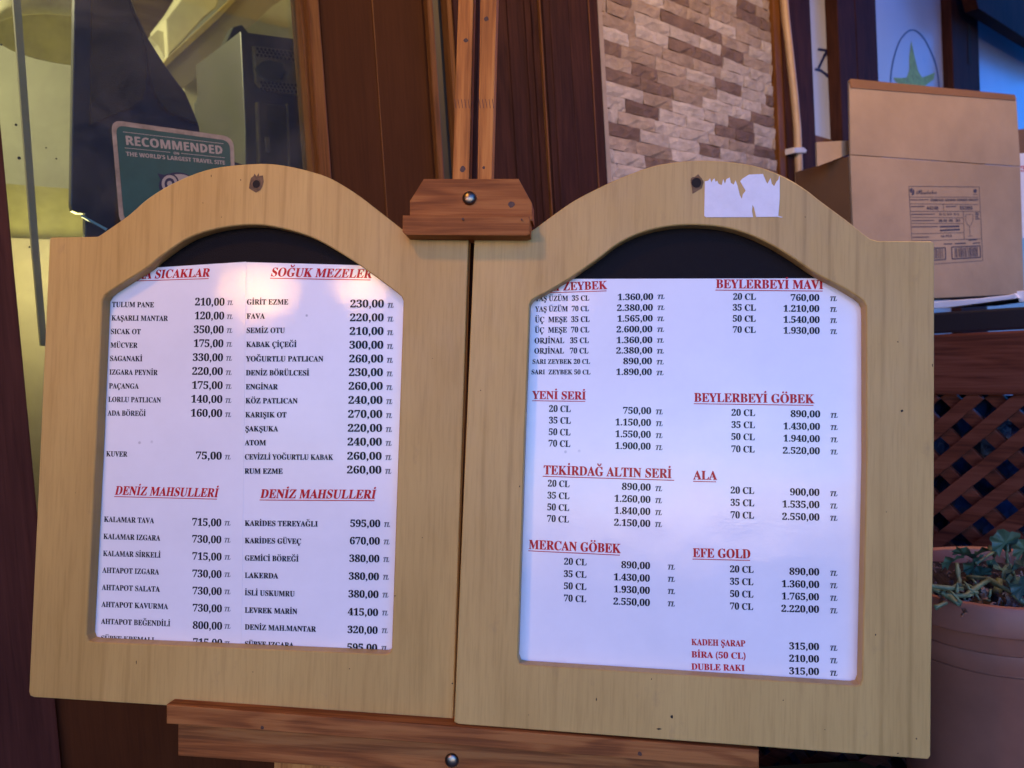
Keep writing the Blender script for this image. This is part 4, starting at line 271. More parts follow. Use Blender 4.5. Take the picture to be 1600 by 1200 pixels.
[75,98,354,77,330,88,308,72,287,60,267,54,246,52,243,52,240,52,237,53,233,53,167,9,100,-5,75,-1,56,10,45,27,41,50,43,68,52,92,67,123,88,160,78,150,68,140,59,132,49,125,37,139,65,163,84,182,99,199,112,218,243,423,337,432,177,166,168,151,157,133,146,114,135,96,126,78,118,62,112,49,111,41,115,25,130,19,143,22,164,30,188,44,213,63,203,88,199,121,202,146,211,171,224,194,240,213,257,226,274,230,301,219,310,184,307,155,296,125,278,97,251,71,269,73,285,79,301,89,319,103,233,76,256,103,268,123,275,140,277,154,272,172,259,178,250,175,242,168,234,157,228,145,224,130,223,116,225,93,28,30,29,27,30,28,51,53,52,50,53,51,50,54,53,26,30,27,49,54,50,25,30,26,48,69,49,69,54,49,69,68,54,68,55,54,24,30,25,48,70,69,48,71,70,67,55,68,47,71,48,47,72,71,24,31,30,23,18,24,18,31,24,23,19,18,17,31,18,47,73,72,67,56,55,66,56,67,17,32,31,23,20,19,46,73,47,46,74,73,23,21,20,65,56,66,22,21,23,17,33,32,46,75,74,65,57,56,64,57,65,16,33,17,45,75,46,45,76,75,16,34,33,61,0,62,63,57,64,63,58,57,16,35,34,45,63,76,15,35,16,60,0,61,44,63,45,60,1,0,59,1,60,15,36,35,44,58,63,58,1,59,58,2,1,44,2,58,14,36,15,43,8,44,8,2,44,14,37,36,8,3,2,8,4,3,43,9,8,7,4,8,6,5,7,5,4,7,13,37,14,13,38,37,42,9,43,13,39,38,41,9,42,12,39,13,12,40,39,40,9,41,12,9,40,11,9,12,11,10,9],
[75,104,418,63,376,68,361,53,348,41,337,31,327,23,295,2,264,-4,243,0,226,12,215,32,211,58,213,75,218,91,223,101,231,113,242,127,256,145,298,192,300,196,301,199,300,202,297,203,275,196,244,176,225,159,205,138,183,111,162,81,109,1,15,-5,111,176,99,162,86,148,73,136,61,125,47,139,71,162,93,184,113,207,133,234,154,264,174,299,243,423,332,432,180,145,249,206,305,227,327,223,343,211,354,191,358,165,354,144,343,122,325,98,303,71,285,47,279,30,281,25,285,23,294,27,310,38,333,56,361,83,42,44,43,41,44,42,40,44,41,39,44,40,38,44,39,45,47,46,45,48,47,45,21,48,21,49,48,37,30,38,30,44,38,44,22,45,22,21,45,20,49,21,19,49,20,18,49,19,44,23,22,17,49,18,16,49,17,16,50,49,36,30,37,36,31,30,29,44,30,44,24,23,16,51,50,36,32,31,35,32,36,44,25,24,35,33,32,29,25,44,15,51,16,15,52,51,34,33,35,29,26,25,14,52,15,14,53,52,13,53,14,29,27,26,12,53,13,12,54,53,11,54,12,61,0,62,29,28,27,10,54,11,10,55,54,61,1,0,9,55,10,60,1,61,60,2,1,9,56,55,60,3,2,59,3,60,8,56,9,59,4,3,8,57,56,58,4,59,8,58,57,8,4,58,8,5,4,7,5,8,7,6,5],
[75,99,285,55,105,-5,70,0,44,15,28,40,22,72,26,101,39,129,59,155,84,178,113,198,143,214,174,224,202,227,230,224,251,215,265,200,270,181,268,166,260,153,248,144,232,141,220,143,212,149,207,157,205,168,207,177,212,186,220,194,230,199,224,203,218,204,208,201,195,191,180,176,165,157,150,136,136,113,123,91,113,69,107,50,105,35,110,22,124,18,137,19,151,24,166,31,180,40,196,52,209,62,220,72,232,83,246,68,210,36,175,13,140,-1,11,13,12,11,14,13,10,14,11,10,15,14,9,30,10,30,15,10,9,31,30,29,15,30,28,15,29,9,32,31,28,16,15,27,16,28,8,32,9,26,16,27,8,33,32,25,16,26,25,17,16,7,33,8,24,17,25,7,34,33,23,17,24,23,18,17,22,18,23,7,35,34,6,35,7,22,19,18,21,19,22,21,20,19,6,36,35,5,36,6,5,37,36,4,37,5,4,38,37,49,51,50,3,38,4,48,51,49,3,39,38,48,52,51,47,52,48,46,52,47,3,40,39,2,40,3,45,52,46,45,53,52,2,41,40,44,53,45,43,53,44,2,42,41,42,53,43,2,53,42,1,53,2,1,54,53,0,54,1],
[75,101,303,49,111,-5,72,1,40,18,19,43,13,73,17,99,31,125,51,151,77,175,107,196,139,213,170,224,200,227,225,224,246,213,259,198,264,178,259,156,243,135,219,116,187,99,150,86,107,75,97,52,94,32,99,21,117,17,148,21,181,32,215,53,250,83,263,68,226,36,186,13,147,-1,114,94,138,99,161,110,182,125,198,143,209,163,213,181,210,199,200,204,189,201,175,190,159,172,143,150,128,123,11,13,12,11,14,13,10,14,11,10,15,14,9,43,10,43,15,10,9,44,43,42,15,43,9,45,44,41,15,42,41,16,15,8,45,9,8,46,45,40,16,41,40,17,16,7,46,8,7,47,46,39,17,40,39,18,17,6,47,7,6,48,47,38,18,39,38,19,18,37,19,38,5,48,6,5,35,48,37,20,19,36,20,37,35,20,36,35,21,20,4,35,5,4,21,35,4,22,21,29,31,30,4,23,22,3,23,4,29,32,31,28,32,29,3,24,23,2,24,3,28,33,32,2,25,24,27,33,28,2,26,25,26,33,27,1,26,2,1,33,26,1,34,33,0,34,1]]
# ---------------------------------------------------------------- builders
def mesh_obj(name, bm, m, parent=None, mat=None, smooth=False, kind=None):
    me = bpy.data.meshes.new(name); bmesh.ops.recalc_face_normals(bm, faces=bm.faces); bm.to_mesh(me); bm.free()
    me.materials.append(m)
    if smooth:
        for p in me.polygons: p.use_smooth = True
    o = bpy.data.objects.new(name, me); COL.objects.link(o)
    if parent: o.parent = parent
    if mat is not None: o.matrix_world = mat
    if kind: o['kind'] = kind
    return o
def tag(o, label, cat, group=None):
    o['label'] = label; o['category'] = cat
    if group: o['group'] = group
    return o
class Thing:                                   # an Empty at the thing's base, its axes those of a plane
    def __init__(s, name, label, cat, pl, a=0, b=0, c=0, group=None, kind=None):
        s.e = bpy.data.objects.new(name, None); s.e.empty_display_size = .05; COL.objects.link(s.e)
        s.e.matrix_world = pl.mat(a, b, c); s.pl = pl; s.o = (a, b, c)
        if kind: s.e['kind'] = kind
        else: tag(s.e, label, cat, group)
    def loc(s, a, b, c): return (a - s.o[0], b - s.o[1], c - s.o[2])
    def box(s, name, m, a0, a1, b0, b1, c0, c1, parent=None, bev=0, shear=0, label=None):
        bm = bmesh.new()
        v = [bm.verts.new(s.loc(a, b, c)) for c in (c0, c1) for b in (b0, b1) for a in (a0, a1)]
        for f in ((0, 1, 3, 2), (4, 6, 7, 5), (0, 4, 5, 1), (2, 3, 7, 6), (0, 2, 6, 4), (1, 5, 7, 3)): bm.faces.new([v[i] for i in f])
        if bev: bmesh.ops.bevel(bm, geom=list(bm.edges), offset=bev, segments=2, affect='EDGES', profile=.6)
        o = mesh_obj(name, bm, m, parent or s.e)
        if label: o['label'] = label
        return o
    def prism(s, name, m, pts, c0, c1, parent=None, bev=0, label=None, kind=None):   # pts: (a,b) polygon, counter-clockwise or not
        bm = bmesh.new()
        lo = [bm.verts.new(s.loc(a, b, c0)) for a, b in pts]; hi = [bm.verts.new(s.loc(a, b, c1)) for a, b in pts]
        n = len(pts); bm.faces.new(lo); top = bm.faces.new(hi)
        for i in range(n): bm.faces.new((lo[i], lo[(i + 1) % n], hi[(i + 1) % n], hi[i]))
        bmesh.ops.recalc_face_normals(bm, faces=bm.faces)
        if bev: bmesh.ops.bevel(bm, geom=[e for e in top.edges], offset=bev, segments=2, affect='EDGES', profile=.6)
        bmesh.ops.triangulate(bm, faces=[f for f in bm.faces if len(f.verts) > 4])
        o = mesh_obj(name, bm, m, parent or s.e, kind=kind)
        if label: o['label'] = label
        return o
    def pp(s, name, m, px, c1, th, parent=None, bev=0, label=None):     # prism from photo points read on its front face
        return s.prism(name, m, [s.pl.hit(x, y, c1) for x, y in px], c1 - th, c1, parent, bev, label)
def tube(bm, pts, rad, seg=8, cap=True):
    rings = []
    rad = rad if isinstance(rad, (list, tuple)) else [rad] * len(pts)
    pts = [Vector(p) for p in pts]
    ref = Vector((.13, .31, .94)).normalized()
    for i, p in enumerate(pts):
        d = (pts[min(i + 1, len(pts) - 1)] - pts[max(i - 1, 0)]).normalized()
        u = d.cross(ref).normalized(); w = d.cross(u)
        rings.append([bm.verts.new(p + (u * math.cos(k * 2 * math.pi / seg) + w * math.sin(k * 2 * math.pi / seg)) * rad[i]) for k in range(seg)])
    for r0, r1 in zip(rings, rings[1:]):
        for k in range(seg): bm.faces.new((r0[k], r0[(k + 1) % seg], r1[(k + 1) % seg], r1[k]))
    if cap: bm.faces.new(rings[0]); bm.faces.new(rings[-1])
def lathe(bm, prof, seg=40, c=(0, 0, 0), axis='Z'):
    rings = []
    for r, h in prof:
        rg = []
        for k in range(seg):
            a = 2 * math.pi * k / seg; x, y = r * math.cos(a), r * math.sin(a)
            v = (x + c[0], y + c[1], h + c[2]); rg.append(bm.verts.new(v))
        rings.append(rg)
    for r0, r1 in zip(rings, rings[1:]):
        for k in range(seg): bm.faces.new((r0[k], r0[(k + 1) % seg], r1[(k + 1) % seg], r1[k]))
    return rings
def catmull(p, n=5):
    out = []
    for i in range(len(p) - 1):
        p0 = p[max(i - 1, 0)]; p1 = p[i]; p2 = p[i + 1]; p3 = p[min(i + 2, len(p) - 1)]
        for k in range(n):
            t = k / n
            out.append(tuple(.5 * (2 * p1[j] + (p2[j] - p0[j]) * t + (2 * p0[j] - 5 * p1[j] + 4 * p2[j] - p3[j]) * t * t + (3 * p1[j] - p0[j] - 3 * p2[j] + p3[j]) * t ** 3) for j in (0, 1)))
    out.append(tuple(p[-1])); return out
def offset_loop(pts, d):                        # moves a closed loop to its left by d
    n = len(pts); out = []
    for i in range(n):
        p0 = Vector(pts[i - 1]); p = Vector(pts[i]); p1 = Vector(pts[(i + 1) % n])
        e0 = (p - p0).normalized(); e1 = (p1 - p).normalized()
        n0 = Vector((-e0.y, e0.x)); n1 = Vector((-e1.y, e1.x)); b = (n0 + n1)
        b = b / max(b.length_squared * .5, .5)
        q = p + b * d; out.append((q.x, q.y))
    return out
def area(p): return sum(p[i - 1][0] * p[i][1] - p[i][0] * p[i - 1][1] for i in range(len(p))) / 2
def ccw(p): return p if area(p) > 0 else p[::-1]
def round_corner(a, b, c, r, n=4):
    a, b, c = Vector(a), Vector(b), Vector(c); u = (a - b).normalized(); w = (c - b).normalized()
    p0 = b + u * r; p1 = b + w * r
    return [tuple((p0 * (1 - t) + b * t) * (1 - t) + (b * (1 - t) + p1 * t) * t) for t in [k / n for k in range(n + 1)]]
def ring_panel(th, name, m, outer, inner, depth, ch=.0012, ci=.002, parent=None):
    outer = ccw(outer); inner = ccw(inner); bm = bmesh.new()
    def loop(p, c): return [bm.verts.new(th.loc(a, b, c)) for a, b in p]
    o0 = loop(outer, -depth); o1 = loop(outer, -ch); o2 = loop(offset_loop(outer, ch), 0)
    i0 = loop(inner, -depth); i1 = loop(inner, -ci); i2 = loop(offset_loop(inner, -ci), 0)
    sides = []
    for l0, l1 in ((o0, o1), (o1, o2), (i0, i1), (i1, i2)):
        n = len(l0)
        for k in range(n): sides.append(bm.faces.new((l0[k], l0[(k + 1) % n], l1[(k + 1) % n], l1[k])))
    for la, lb in ((o2, i2), (o0, i0)):
        ed = [bm.edges.get((l[k], l[(k + 1) % len(l)])) for l in (la, lb) for k in range(len(l))]
        bmesh.ops.triangle_fill(bm, edges=ed, use_beauty=True)
    return mesh_obj(name, bm, m, parent or th.e)
# ---------------------------------------------------------------- lettering
GLYPH = {}
for g_ in GL:
    n_ = g_[3]; xy_ = [(g_[4 + 2 * i] / 500, g_[5 + 2 * i] / 500) for i in range(n_)]; t_ = g_[4 + 2 * n_:]
    GLYPH[chr(g_[0]) + chr(g_[1])] = (g_[2] / 500, xy_, [t_[i:i + 3] for i in range(0, len(t_), 3)])
def poly(pts): return (pts, [[0, i, i + 1] for i in range(1, len(pts) - 1)])
def disc(x, y, r, n=8): return poly([(x + r * math.cos(2 * math.pi * k / n), y + r * math.sin(2 * math.pi * k / n)) for k in range(n)])
BASE = {'Ş': 'S', 'Ç': 'C', 'Ğ': 'G', 'İ': 'I', 'Ö': 'O', 'Ü': 'U'}
def glyph(ch, fam):
    if ch == ' ': return .42 if fam == 'B' else .38, []
    if ch == '.': return .38, [disc(.19, .09, .105)]
    if ch == ',': return .40, [disc(.19, .09, .105), poly([(.27, .12), (.30, .02), (.24, -.12), (.12, -.22), (.10, -.17), (.19, -.06)])]
    if ch == '-': return .5, [poly([(.06, .28), (.44, .28), (.44, .42), (.06, .42)])]
    if ch == "'": return .25, [poly([(.06, .7), (.19, .7), (.19, 1.0), (.06, 1.0)])]
    b = BASE.get(ch, ch)
    adv, xy, tr = GLYPH[fam + b]; parts = [(xy, tr)]; cx = (min(p[0] for p in xy) + max(p[0] for p in xy)) / 2
    if ch == 'İ': parts.append(disc(cx, 1.22, .115))
    if ch in 'ÖÜ': parts += [disc(cx - .2, 1.2, .10), disc(cx + .2, 1.2, .10)]
    if ch == 'Ğ':
        a = [(cx + .26 * math.cos(math.radians(d)), 1.38 + .28 * math.sin(math.radians(d))) for d in range(180, 361, 30)]
        b_ = [(cx + .17 * math.cos(math.radians(d)), 1.38 + .17 * math.sin(math.radians(d))) for d in range(180, 361, 30)]
        n = len(a); parts.append((a + b_, [t for k in range(n - 1) for t in ([k, k + 1, n + k + 1], [k, n + k + 1, n + k])]))
    if ch in 'ŞÇ': parts.append(poly([(cx - .03, .02), (cx + .08, .02), (cx + .06, -.08), (cx + .16, -.14), (cx + .14, -.27), (cx - .02, -.33), (cx - .18, -.29), (cx - .16, -.22), (cx, -.22), (cx + .03, -.15), (cx - .05, -.1)]))
    return adv, parts
class Print:                                    # flat lettering collected on one face of a plane
    def __init__(s, pl, off): s.pl = pl; s.off = off; s.v = []; s.f = []
    def text(s, txt, x0, x1, y0, y1, cap, fam='B', ital=0.0, under=False, ux=None, bold=.055):
        p0 = Vector(s.pl.hit(x0, y0, s.off)); p1 = Vector(s.pl.hit(x1, y1, s.off))
        c = Vector(s.pl.hit(x0, y0 - cap, s.off)); h = (c - p0).length
        w = 0; items = []
        for ch in txt:
            adv, parts = glyph(ch, fam); items.append((w, parts)); w += adv
        w -= .06
        d = (p1 - p0) / w; e = d.normalized(); n = Vector((-e.y, e.x)) * h
        for ox, parts in items:
            for xy, tr in parts:
                k = len(s.v)
                for x, y in xy:
                    q = p0 + d * (ox + x) + n * y + e * (ital * y * h); s.v.append((q.x, q.y))
                s.f += [[k + i for i in t] for t in tr]
                if bold:                            # a second, slightly shifted and raised pass thickens the stems
                    k2 = len(s.v)
                    for x, y in xy:
                        q = p0 + d * (ox + x + bold) + n * (y + .022) + e * (ital * y * h); s.v.append((q.x, q.y, .00004))
                    s.f += [[k2 + i for i in t] for t in tr]
        if under:
            u0 = p0 if ux is None else Vector(s.pl.hit(ux[0], y0 + (y1 - y0) * (ux[0] - x0) / (x1 - x0), s.off))
            u1 = p1 if ux is None else Vector(s.pl.hit(ux[1], y0 + (y1 - y0) * (ux[1] - x0) / (x1 - x0), s.off))
            s.quad([u0 - n * .17, u1 - n * .17, u1 - n * .26, u0 - n * .26])
    def quad(s, q):
        k = len(s.v); s.v += [(p[0], p[1]) for p in q]; s.f += [[k, k + i, k + i + 1] for i in range(1, len(q) - 1)]
    def line(s, x0, y0, x1, y1, w=1.0):         # photo-pixel line of width w
        dx, dy = x1 - x0, y1 - y0; l = math.hypot(dx, dy); nx, ny = -dy / l * w / 2, dx / l * w / 2
        s.quad([s.pl.hit(x0 + nx, y0 + ny, s.off), s.pl.hit(x1 + nx, y1 + ny, s.off), s.pl.hit(x1 - nx, y1 - ny, s.off), s.pl.hit(x0 - nx, y0 - ny, s.off)])
    def ppoly(s, px): s.quad([s.pl.hit(x, y, s.off) for x, y in px])
    def build(s, name, m, th, parent):
        me = bpy.data.meshes.new(name)
        f = []
        for t in s.f:
            a, b, c = (s.v[i] for i in t)
            f.append(t if (b[0] - a[0]) * (c[1] - a[1]) - (b[1] - a[1]) * (c[0] - a[0]) > 0 else t[::-1])
        me.from_pydata([th.loc(v[0], v[1], s.off + (v[2] if len(v) > 2 else 0)) for v in s.v], [], f); me.materials.append(m)
        o = bpy.data.objects.new(name, me); COL.objects.link(o); o.parent = parent; return o
# ================================================================ menu boards
DEP = -.0140
TXT = DEP - .0002
def slope(tab, y):
    if y <= tab[0][0]: return tab[0][1]
    for (y0, s0), (y1, s1) in zip(tab, tab[1:]):
        if y <= y1: return s0 + (s1 - s0) * (y - y0) / (y1 - y0)
    return tab[-1][1]
LA = [(480, .008), (650, .014), (815, .030), (980, .036)]
LB = [(470, .000), (740, .005), (815, .010), (980, .032)]
RA = [(455, -.012), (535, -.006), (625, .010), (743, .034), (940, .046)]
RB = [(452, .004), (521, .010), (630, .015), (750, .022), (872, .025), (1009, .030)]
def row(th, sheet, tab, k, ox, oy, name, price, tl, nh, ph, th_, red=False, it=.22, tlm=None):
    """name=(text,x0,x1,base)  price=(text,x0,x1,base)  tl=(x0,x1,base) in crop pixels with scale k and origin ox,oy"""
    def put(P, t, x0, x1, y, cap, ital=0):
        X0, X1, Y = ox + x0 / k, ox + x1 / k, oy + y / k
        P.text(t, X0, X1, Y, Y + slope(tab, Y) * (X1 - X0), cap, 'B', ital)
    P = Print(th.pl, TXT); put(P, *name, nh); P.build('item_name', m_red if red else m_black, th, sheet)
    P = Print(th.pl, TXT); put(P, *price, ph); P.build('item_price', m_black, th, sheet)
    P = Print(th.pl, TXT); put(P, 'TL', *tl, th_, it); P.build('currency_mark', tlm or m_black, th, sheet)
def head(th, sheet, t, x0, x1, y0, y1, cap, ital=0, ux=None):
    P = Print(th.pl, TXT); P.text(t, x0, x1, y0, y1, cap, 'B', ital, True, ux); P.build('menu_heading', m_red, th, sheet)
def make_board(pl, label, outer_px, inner_px, hole, group):
    a, b = pl.hit(*hole[2])
    t = Thing('menu_board', label, 'menu board', pl, a, b, 0, group)
    outer = [pl.hit(*p) for p in outer_px]; inner = [pl.hit(*p) for p in inner_px]
    ring_panel(t, 'panel', m_veneer, outer, inner, -DEP, .0007, .0010)
    # dark backing board behind the opening
    A = [p[0] for p in inner]; B_ = [p[1] for p in inner]
    t.prism('backing', m_back, offset_loop(ccw(inner), -.018), -.0225, DEP - .0019)
    # chipped peg hole
    hx, hy = hole[0]; cx, cy = pl.hit(hx, hy)
    bm = bmesh.new(); n = 18; r0 = hole[1]
    pts = hole[3]
    q = [pl.hit(hx + x, hy + y, .0004) for x, y in pts]
    vs_ = [bm.verts.new(t.loc(x, y, .0004)) for x, y in q]; bm.faces.new(vs_)
    bmesh.ops.triangulate(bm, faces=bm.faces[:]); chip = mesh_obj('chipped_patch', bm, m_raw, t.e)
    bm = bmesh.new()
    top = [bm.verts.new(t.loc(cx + r0 * math.cos(i * 2 * math.pi / n), cy + r0 * math.sin(i * 2 * math.pi / n) * 1.05, .0008)) for i in range(n)]
    bm.faces.new(top)
    h = mesh_obj('peg_hole', bm, m_hole, t.e)
    bm = bmesh.new()      # raised torn rim
    a_ = []
    for i in range(n):
        w = i * 2 * math.pi / n; rr = r0 * (1.25 + .22 * math.sin(3 * w + hx))
        a_.append((bm.verts.new(t.loc(cx + r0 * math.cos(w), cy + r0 * math.sin(w) * 1.05, .0010)), bm.verts.new(t.loc(cx + rr * math.cos(w), cy + rr * math.sin(w), .0005))))
    for i in range(n): bm.faces.new((a_[i][0], a_[(i + 1) % n][0], a_[(i + 1) % n][1], a_[i][1]))
    mesh_obj('hole_rim', bm, m_raw, t.e)
    return t
outL = [(79, 371), (145, 370)] + [(153, 369.5)] + catmull([(163, 363), (200, 337), (233, 309), (277, 283), (333, 263), (400, 256), (440, 258), (480, 266.5), (517, 279), (557, 303), (590, 328), (627, 357)]) + [(652, 373), (661, 374.5), (732, 375)]
outL += [(707.5, 1126), (703, 1130)] + [(53, 1089.5), (47, 1087), (45, 1081)] + [(61, 740), (77.5, 375)]
inL = [(159, 480), (159.5, 469), (164, 461)] + catmull([(172, 454.5), (193, 441), (228, 419), (253, 399), (298, 370), (350, 355), (400, 351), (442, 357), (480, 368), (510, 382), (557, 411), (592, 436), (620, 457)])
inL += [(627, 463), (630, 470), (630, 480), (612, 1013), (609, 1020), (602, 1022.5), (146, 1003), (138, 1001), (135, 993), (149, 713)]
outR = [(741, 375), (798, 374)] + [(806, 373)] + catmull([(815, 369), (830, 361), (877, 327), (907, 308), (960, 282), (1012, 262), (1050, 254), (1100, 250.5), (1150, 254), (1187, 261), (1225, 276), (1257, 295), (1283, 315), (1325, 346), (1350, 366)]) + [(1360, 373), (1372, 376.5), (1455, 377), (1460, 380)]
outR += [(1459.5, 780), (1455, 1039), (1454, 1181), (1450, 1186.5), (716, 1131.5), (709.5, 1128)]
inR = [(827, 488), (827.5, 476), (831, 469)] + catmull([(838, 464), (856, 455), (891, 434), (933, 405), (965, 381), (1000, 364), (1040, 354), (1080, 351), (1125, 354), (1165, 364), (1205, 382), (1241, 404), (1275, 427), (1315, 448), (1340, 463)])
inR += [(1349, 470), (1353, 478), (1353.5, 490), (1354, 720), (1347, 1062), (1344, 1070), (1336, 1071.5), (820, 1039), (812, 1037), (809, 1028), (819, 700)]
chipL = [(-9, -10), (-5, -13), (-3, -17), (0, -12), (3, -18), (4, -13), (10, -14), (11, -4), (9, 3), (6, 9), (-1, 13), (-8, 9), (-12, 6), (-11, -2)]
chipR = [(-6, -7), (-1, -11), (3, -14), (6, -10), (9, -7), (10, 2), (9, 8), (4, 11), (-6, 17), (-7, 5), (-9, -1)]
TL_ = make_board(BL, 'arch-topped pale wooden board holding the food menu sheets, left of the pair on the easel', outL, inL, ((401, 288), .0038, (375, 1110), chipL), 'menu boards on the easel')
TR_ = make_board(BR, 'arch-topped pale wooden board with the drinks price sheet and torn white paper on its arch', outR, inR, ((1088, 286), .0046, (1080, 1160), chipR), 'menu boards on the easel')
def sheet(t, px, off, label=None, ripple=0):
    bm = bmesh.new(); q = [Vector(t.pl.hit(x, y, off)) for x, y in px]      # TL,TR,BR,BL
    nx, ny = 24, 30; g = []
    for j in range(ny + 1):
        r_ = []
        for i in range(nx + 1):
            u, v = i / nx, j / ny; p = (q[0] * (1 - u) + q[1] * u) * (1 - v) + (q[3] * (1 - u) + q[2] * u) * v
            r_.append(bm.verts.new(t.loc(p.x, p.y, off)))
        g.append(r_)
    for j in range(ny):
        for i in range(nx): bm.faces.new((g[j][i], g[j + 1][i], g[j + 1][i + 1], g[j][i + 1]))
    top = list(bm.faces)
    ext = bmesh.ops.extrude_face_region(bm, geom=top)
    for v in [v for v in ext['geom'] if isinstance(v, bmesh.types.BMVert)]: v.co.z -= .0004
    o = mesh_obj('menu_sheet', bm, m_sheet, t.e)
    if label: o['label'] = label
    return o
s1 = sheet(TL_, [(150, 424), (384.5, 409), (377, 1035), (125, 1016)], DEP - .0004, 'laminated sheet of hot starters and seafood, left half of the food menu')
s2 = sheet(TL_, [(383, 409.5), (660, 417), (640, 1045), (374, 1035)], DEP - .0008, 'laminated sheet of cold starters and seafood, right half of the food menu')
s3 = sheet(TR_, [(800, 436), (1390, 434.5), (1385, 1100), (785, 1062)], DEP - .0006, 'laminated drinks price sheet')
# ---- left sheet
K1 = (3.75, 140, 380)
head(TL_, s1, 'ARA SICAKLAR', 202, 326, 436.5, 432.5, 13, .2)
A1 = [('TULUM PANE', 130, 375, 374, '210,00', 615, 788, 365, 803, 837, 362), ('KAŞARLI MANTAR', 127, 456, 453, '120,00', 613, 786, 446, 800, 835, 444),
      ('SICAK OT', 122, 297, 532, '350,00', 608, 783, 527, 799, 833, 525), ('MÜCVER', 121, 278, 612, '175,00', 607, 781, 608, 797, 832, 606),
      ('SAGANAKİ', 117, 307, 690, '330,00', 602, 779, 690, 795, 830, 688), ('IZGARA PEYNİR', 115, 396, 770, '220,00', 598, 778, 771, 793, 829, 772),
      ('PAÇANGA', 112, 285, 851, '175,00', 597, 777, 853, 792, 828, 853), ('LORLU PATLICAN', 108, 416, 930, '140,00', 592, 775, 934, 791, 827, 935),
      ('ADA BÖREĞİ', 105, 327, 1010, '160,00', 590, 774, 1016, 790, 826, 1018)]
for n_, a, b, y, p_, c, d, y2, e, f, y3 in A1: row(TL_, s1, LA, *K1, (n_, a, b, y), (p_, c, d, y2), (e, f, y3), 8, 11.3, 6.9, tlm=m_grey)
K2 = (3.43, 130, 690)
row(TL_, s1, LA, *K2, ('KUVER', 122, 234, 79), ('75,00', 601, 740, 94), (755, 787, 95), 8, 11.3, 6.9, tlm=m_grey)
head(TL_, s1, 'DENİZ MAHSULLERİ', 178.5, 339, 773, 777, 13.4, .2)
for n_, a, b, y, p_, c, y2 in [('KALAMAR TAVA', 110, 377, 430, '715,00', 581, 450), ('KALAMAR IZGARA', 107, 410, 522, '730,00', 581, 541), ('KALAMAR SİRKELİ', 105, 413, 613, '715,00', 582, 633),
        ('AHTAPOT IZGARA', 102, 404, 703, '730,00', 582, 726), ('AHTAPOT SALATA', 99, 408, 795, '730,00', 583, 818), ('AHTAPOT KAVURMA', 97, 452, 886, '730,00', 584, 910),
        ('AHTAPOT BEĞENDİLİ', 95, 465, 977, '800,00', 585, 1003), ('SÜBYE KREMALI', 94, 378, 1068, '715,00', 586, 1094)]:
    row(TL_, s1, LA, *K2, (n_, a, b, y), (p_, c, c + 157, y2), (753, 786, y2 - 1), 8.3, 11.2, 6.9, tlm=m_grey)
K3 = (3.157, 370, 380)
head(TL_, s2, 'SOĞUK MEZELER', 422, 579, 431.8, 434.6, 13.4, .2)
NM = ['GİRİT EZME', 'FAVA', 'SEMİZ OTU', 'KABAK ÇİÇEĞİ', 'YOĞURTLU PATLICAN', 'DENİZ BÖRÜLCESİ', 'ENGİNAR', 'KÖZ PATLICAN', 'KARIŞIK OT', 'ŞAKŞUKA', 'ATOM', 'CEVİZLİ YOĞURTLU KABAK', 'RUM EZME']
X1 = [252, 136, 235, 293, 425, 355, 200, 298, 243, 201, 142, 473, 224]
YB = [303, 373, 443, 512, 583, 652, 721, 790, 859, 928, 997, 1067, 1137]
PR = ['230,00', '220,00', '210,00', '300,00', '260,00', '230,00', '260,00', '240,00', '270,00', '220,00', '240,00', '260,00', '260,00']
PY = [317, 385, 452, 520, 588, 655, 723, 792, 861, 930, 998, 1068, 1136]
for i in range(13):
    x0 = 48 - 11 * i / 12; p0 = 557 - 16 * i / 12; t0 = 740 - 12 * i / 12
    row(TL_, s2, LB, *K3, (NM[i], x0, X1[i], YB[i]), (PR[i], p0, p0 + 166 + 4 * i / 12, PY[i]), (t0, t0 + 31, PY[i] + 1), 8.2, 11.4, 7.3, tlm=m_grey)
K4 = (3.75, 370, 740)
head(TL_, s2, 'DENİZ MAHSULLERİ', 405.5, 585, 778.3, 779.4, 13.6, .2)
NM = ['KARİDES TEREYAĞLI', 'KARİDES GÜVEÇ', 'GEMİCİ BÖREĞİ', 'LAKERDA', 'İSLİ USKUMRU', 'LEVREK MARİN', 'DENİZ MAH.MANTAR', 'SÜBYE IZGARA']
X1 = [472, 375, 360, 239, 337, 352, 461, 330]; YB = [306, 408, 510, 611, 713, 815, 914, 1013]; PY = [312, 414, 517, 621, 725, 830, 934, 1037]
PR = ['595,00', '670,00', '380,00', '380,00', '380,00', '415,00', '320,00', '595,00']
for i in range(8):
    p0 = 662 - 18 * i / 7; t0 = 858 - 16 * i / 7
    row(TL_, s2, LB, *K4, (NM[i], 45, X1[i], YB[i]), (PR[i], p0, p0 + 176, PY[i]), (t0, t0 + 36, PY[i]), 8.3, 10.8, 7.2, tlm=m_grey)
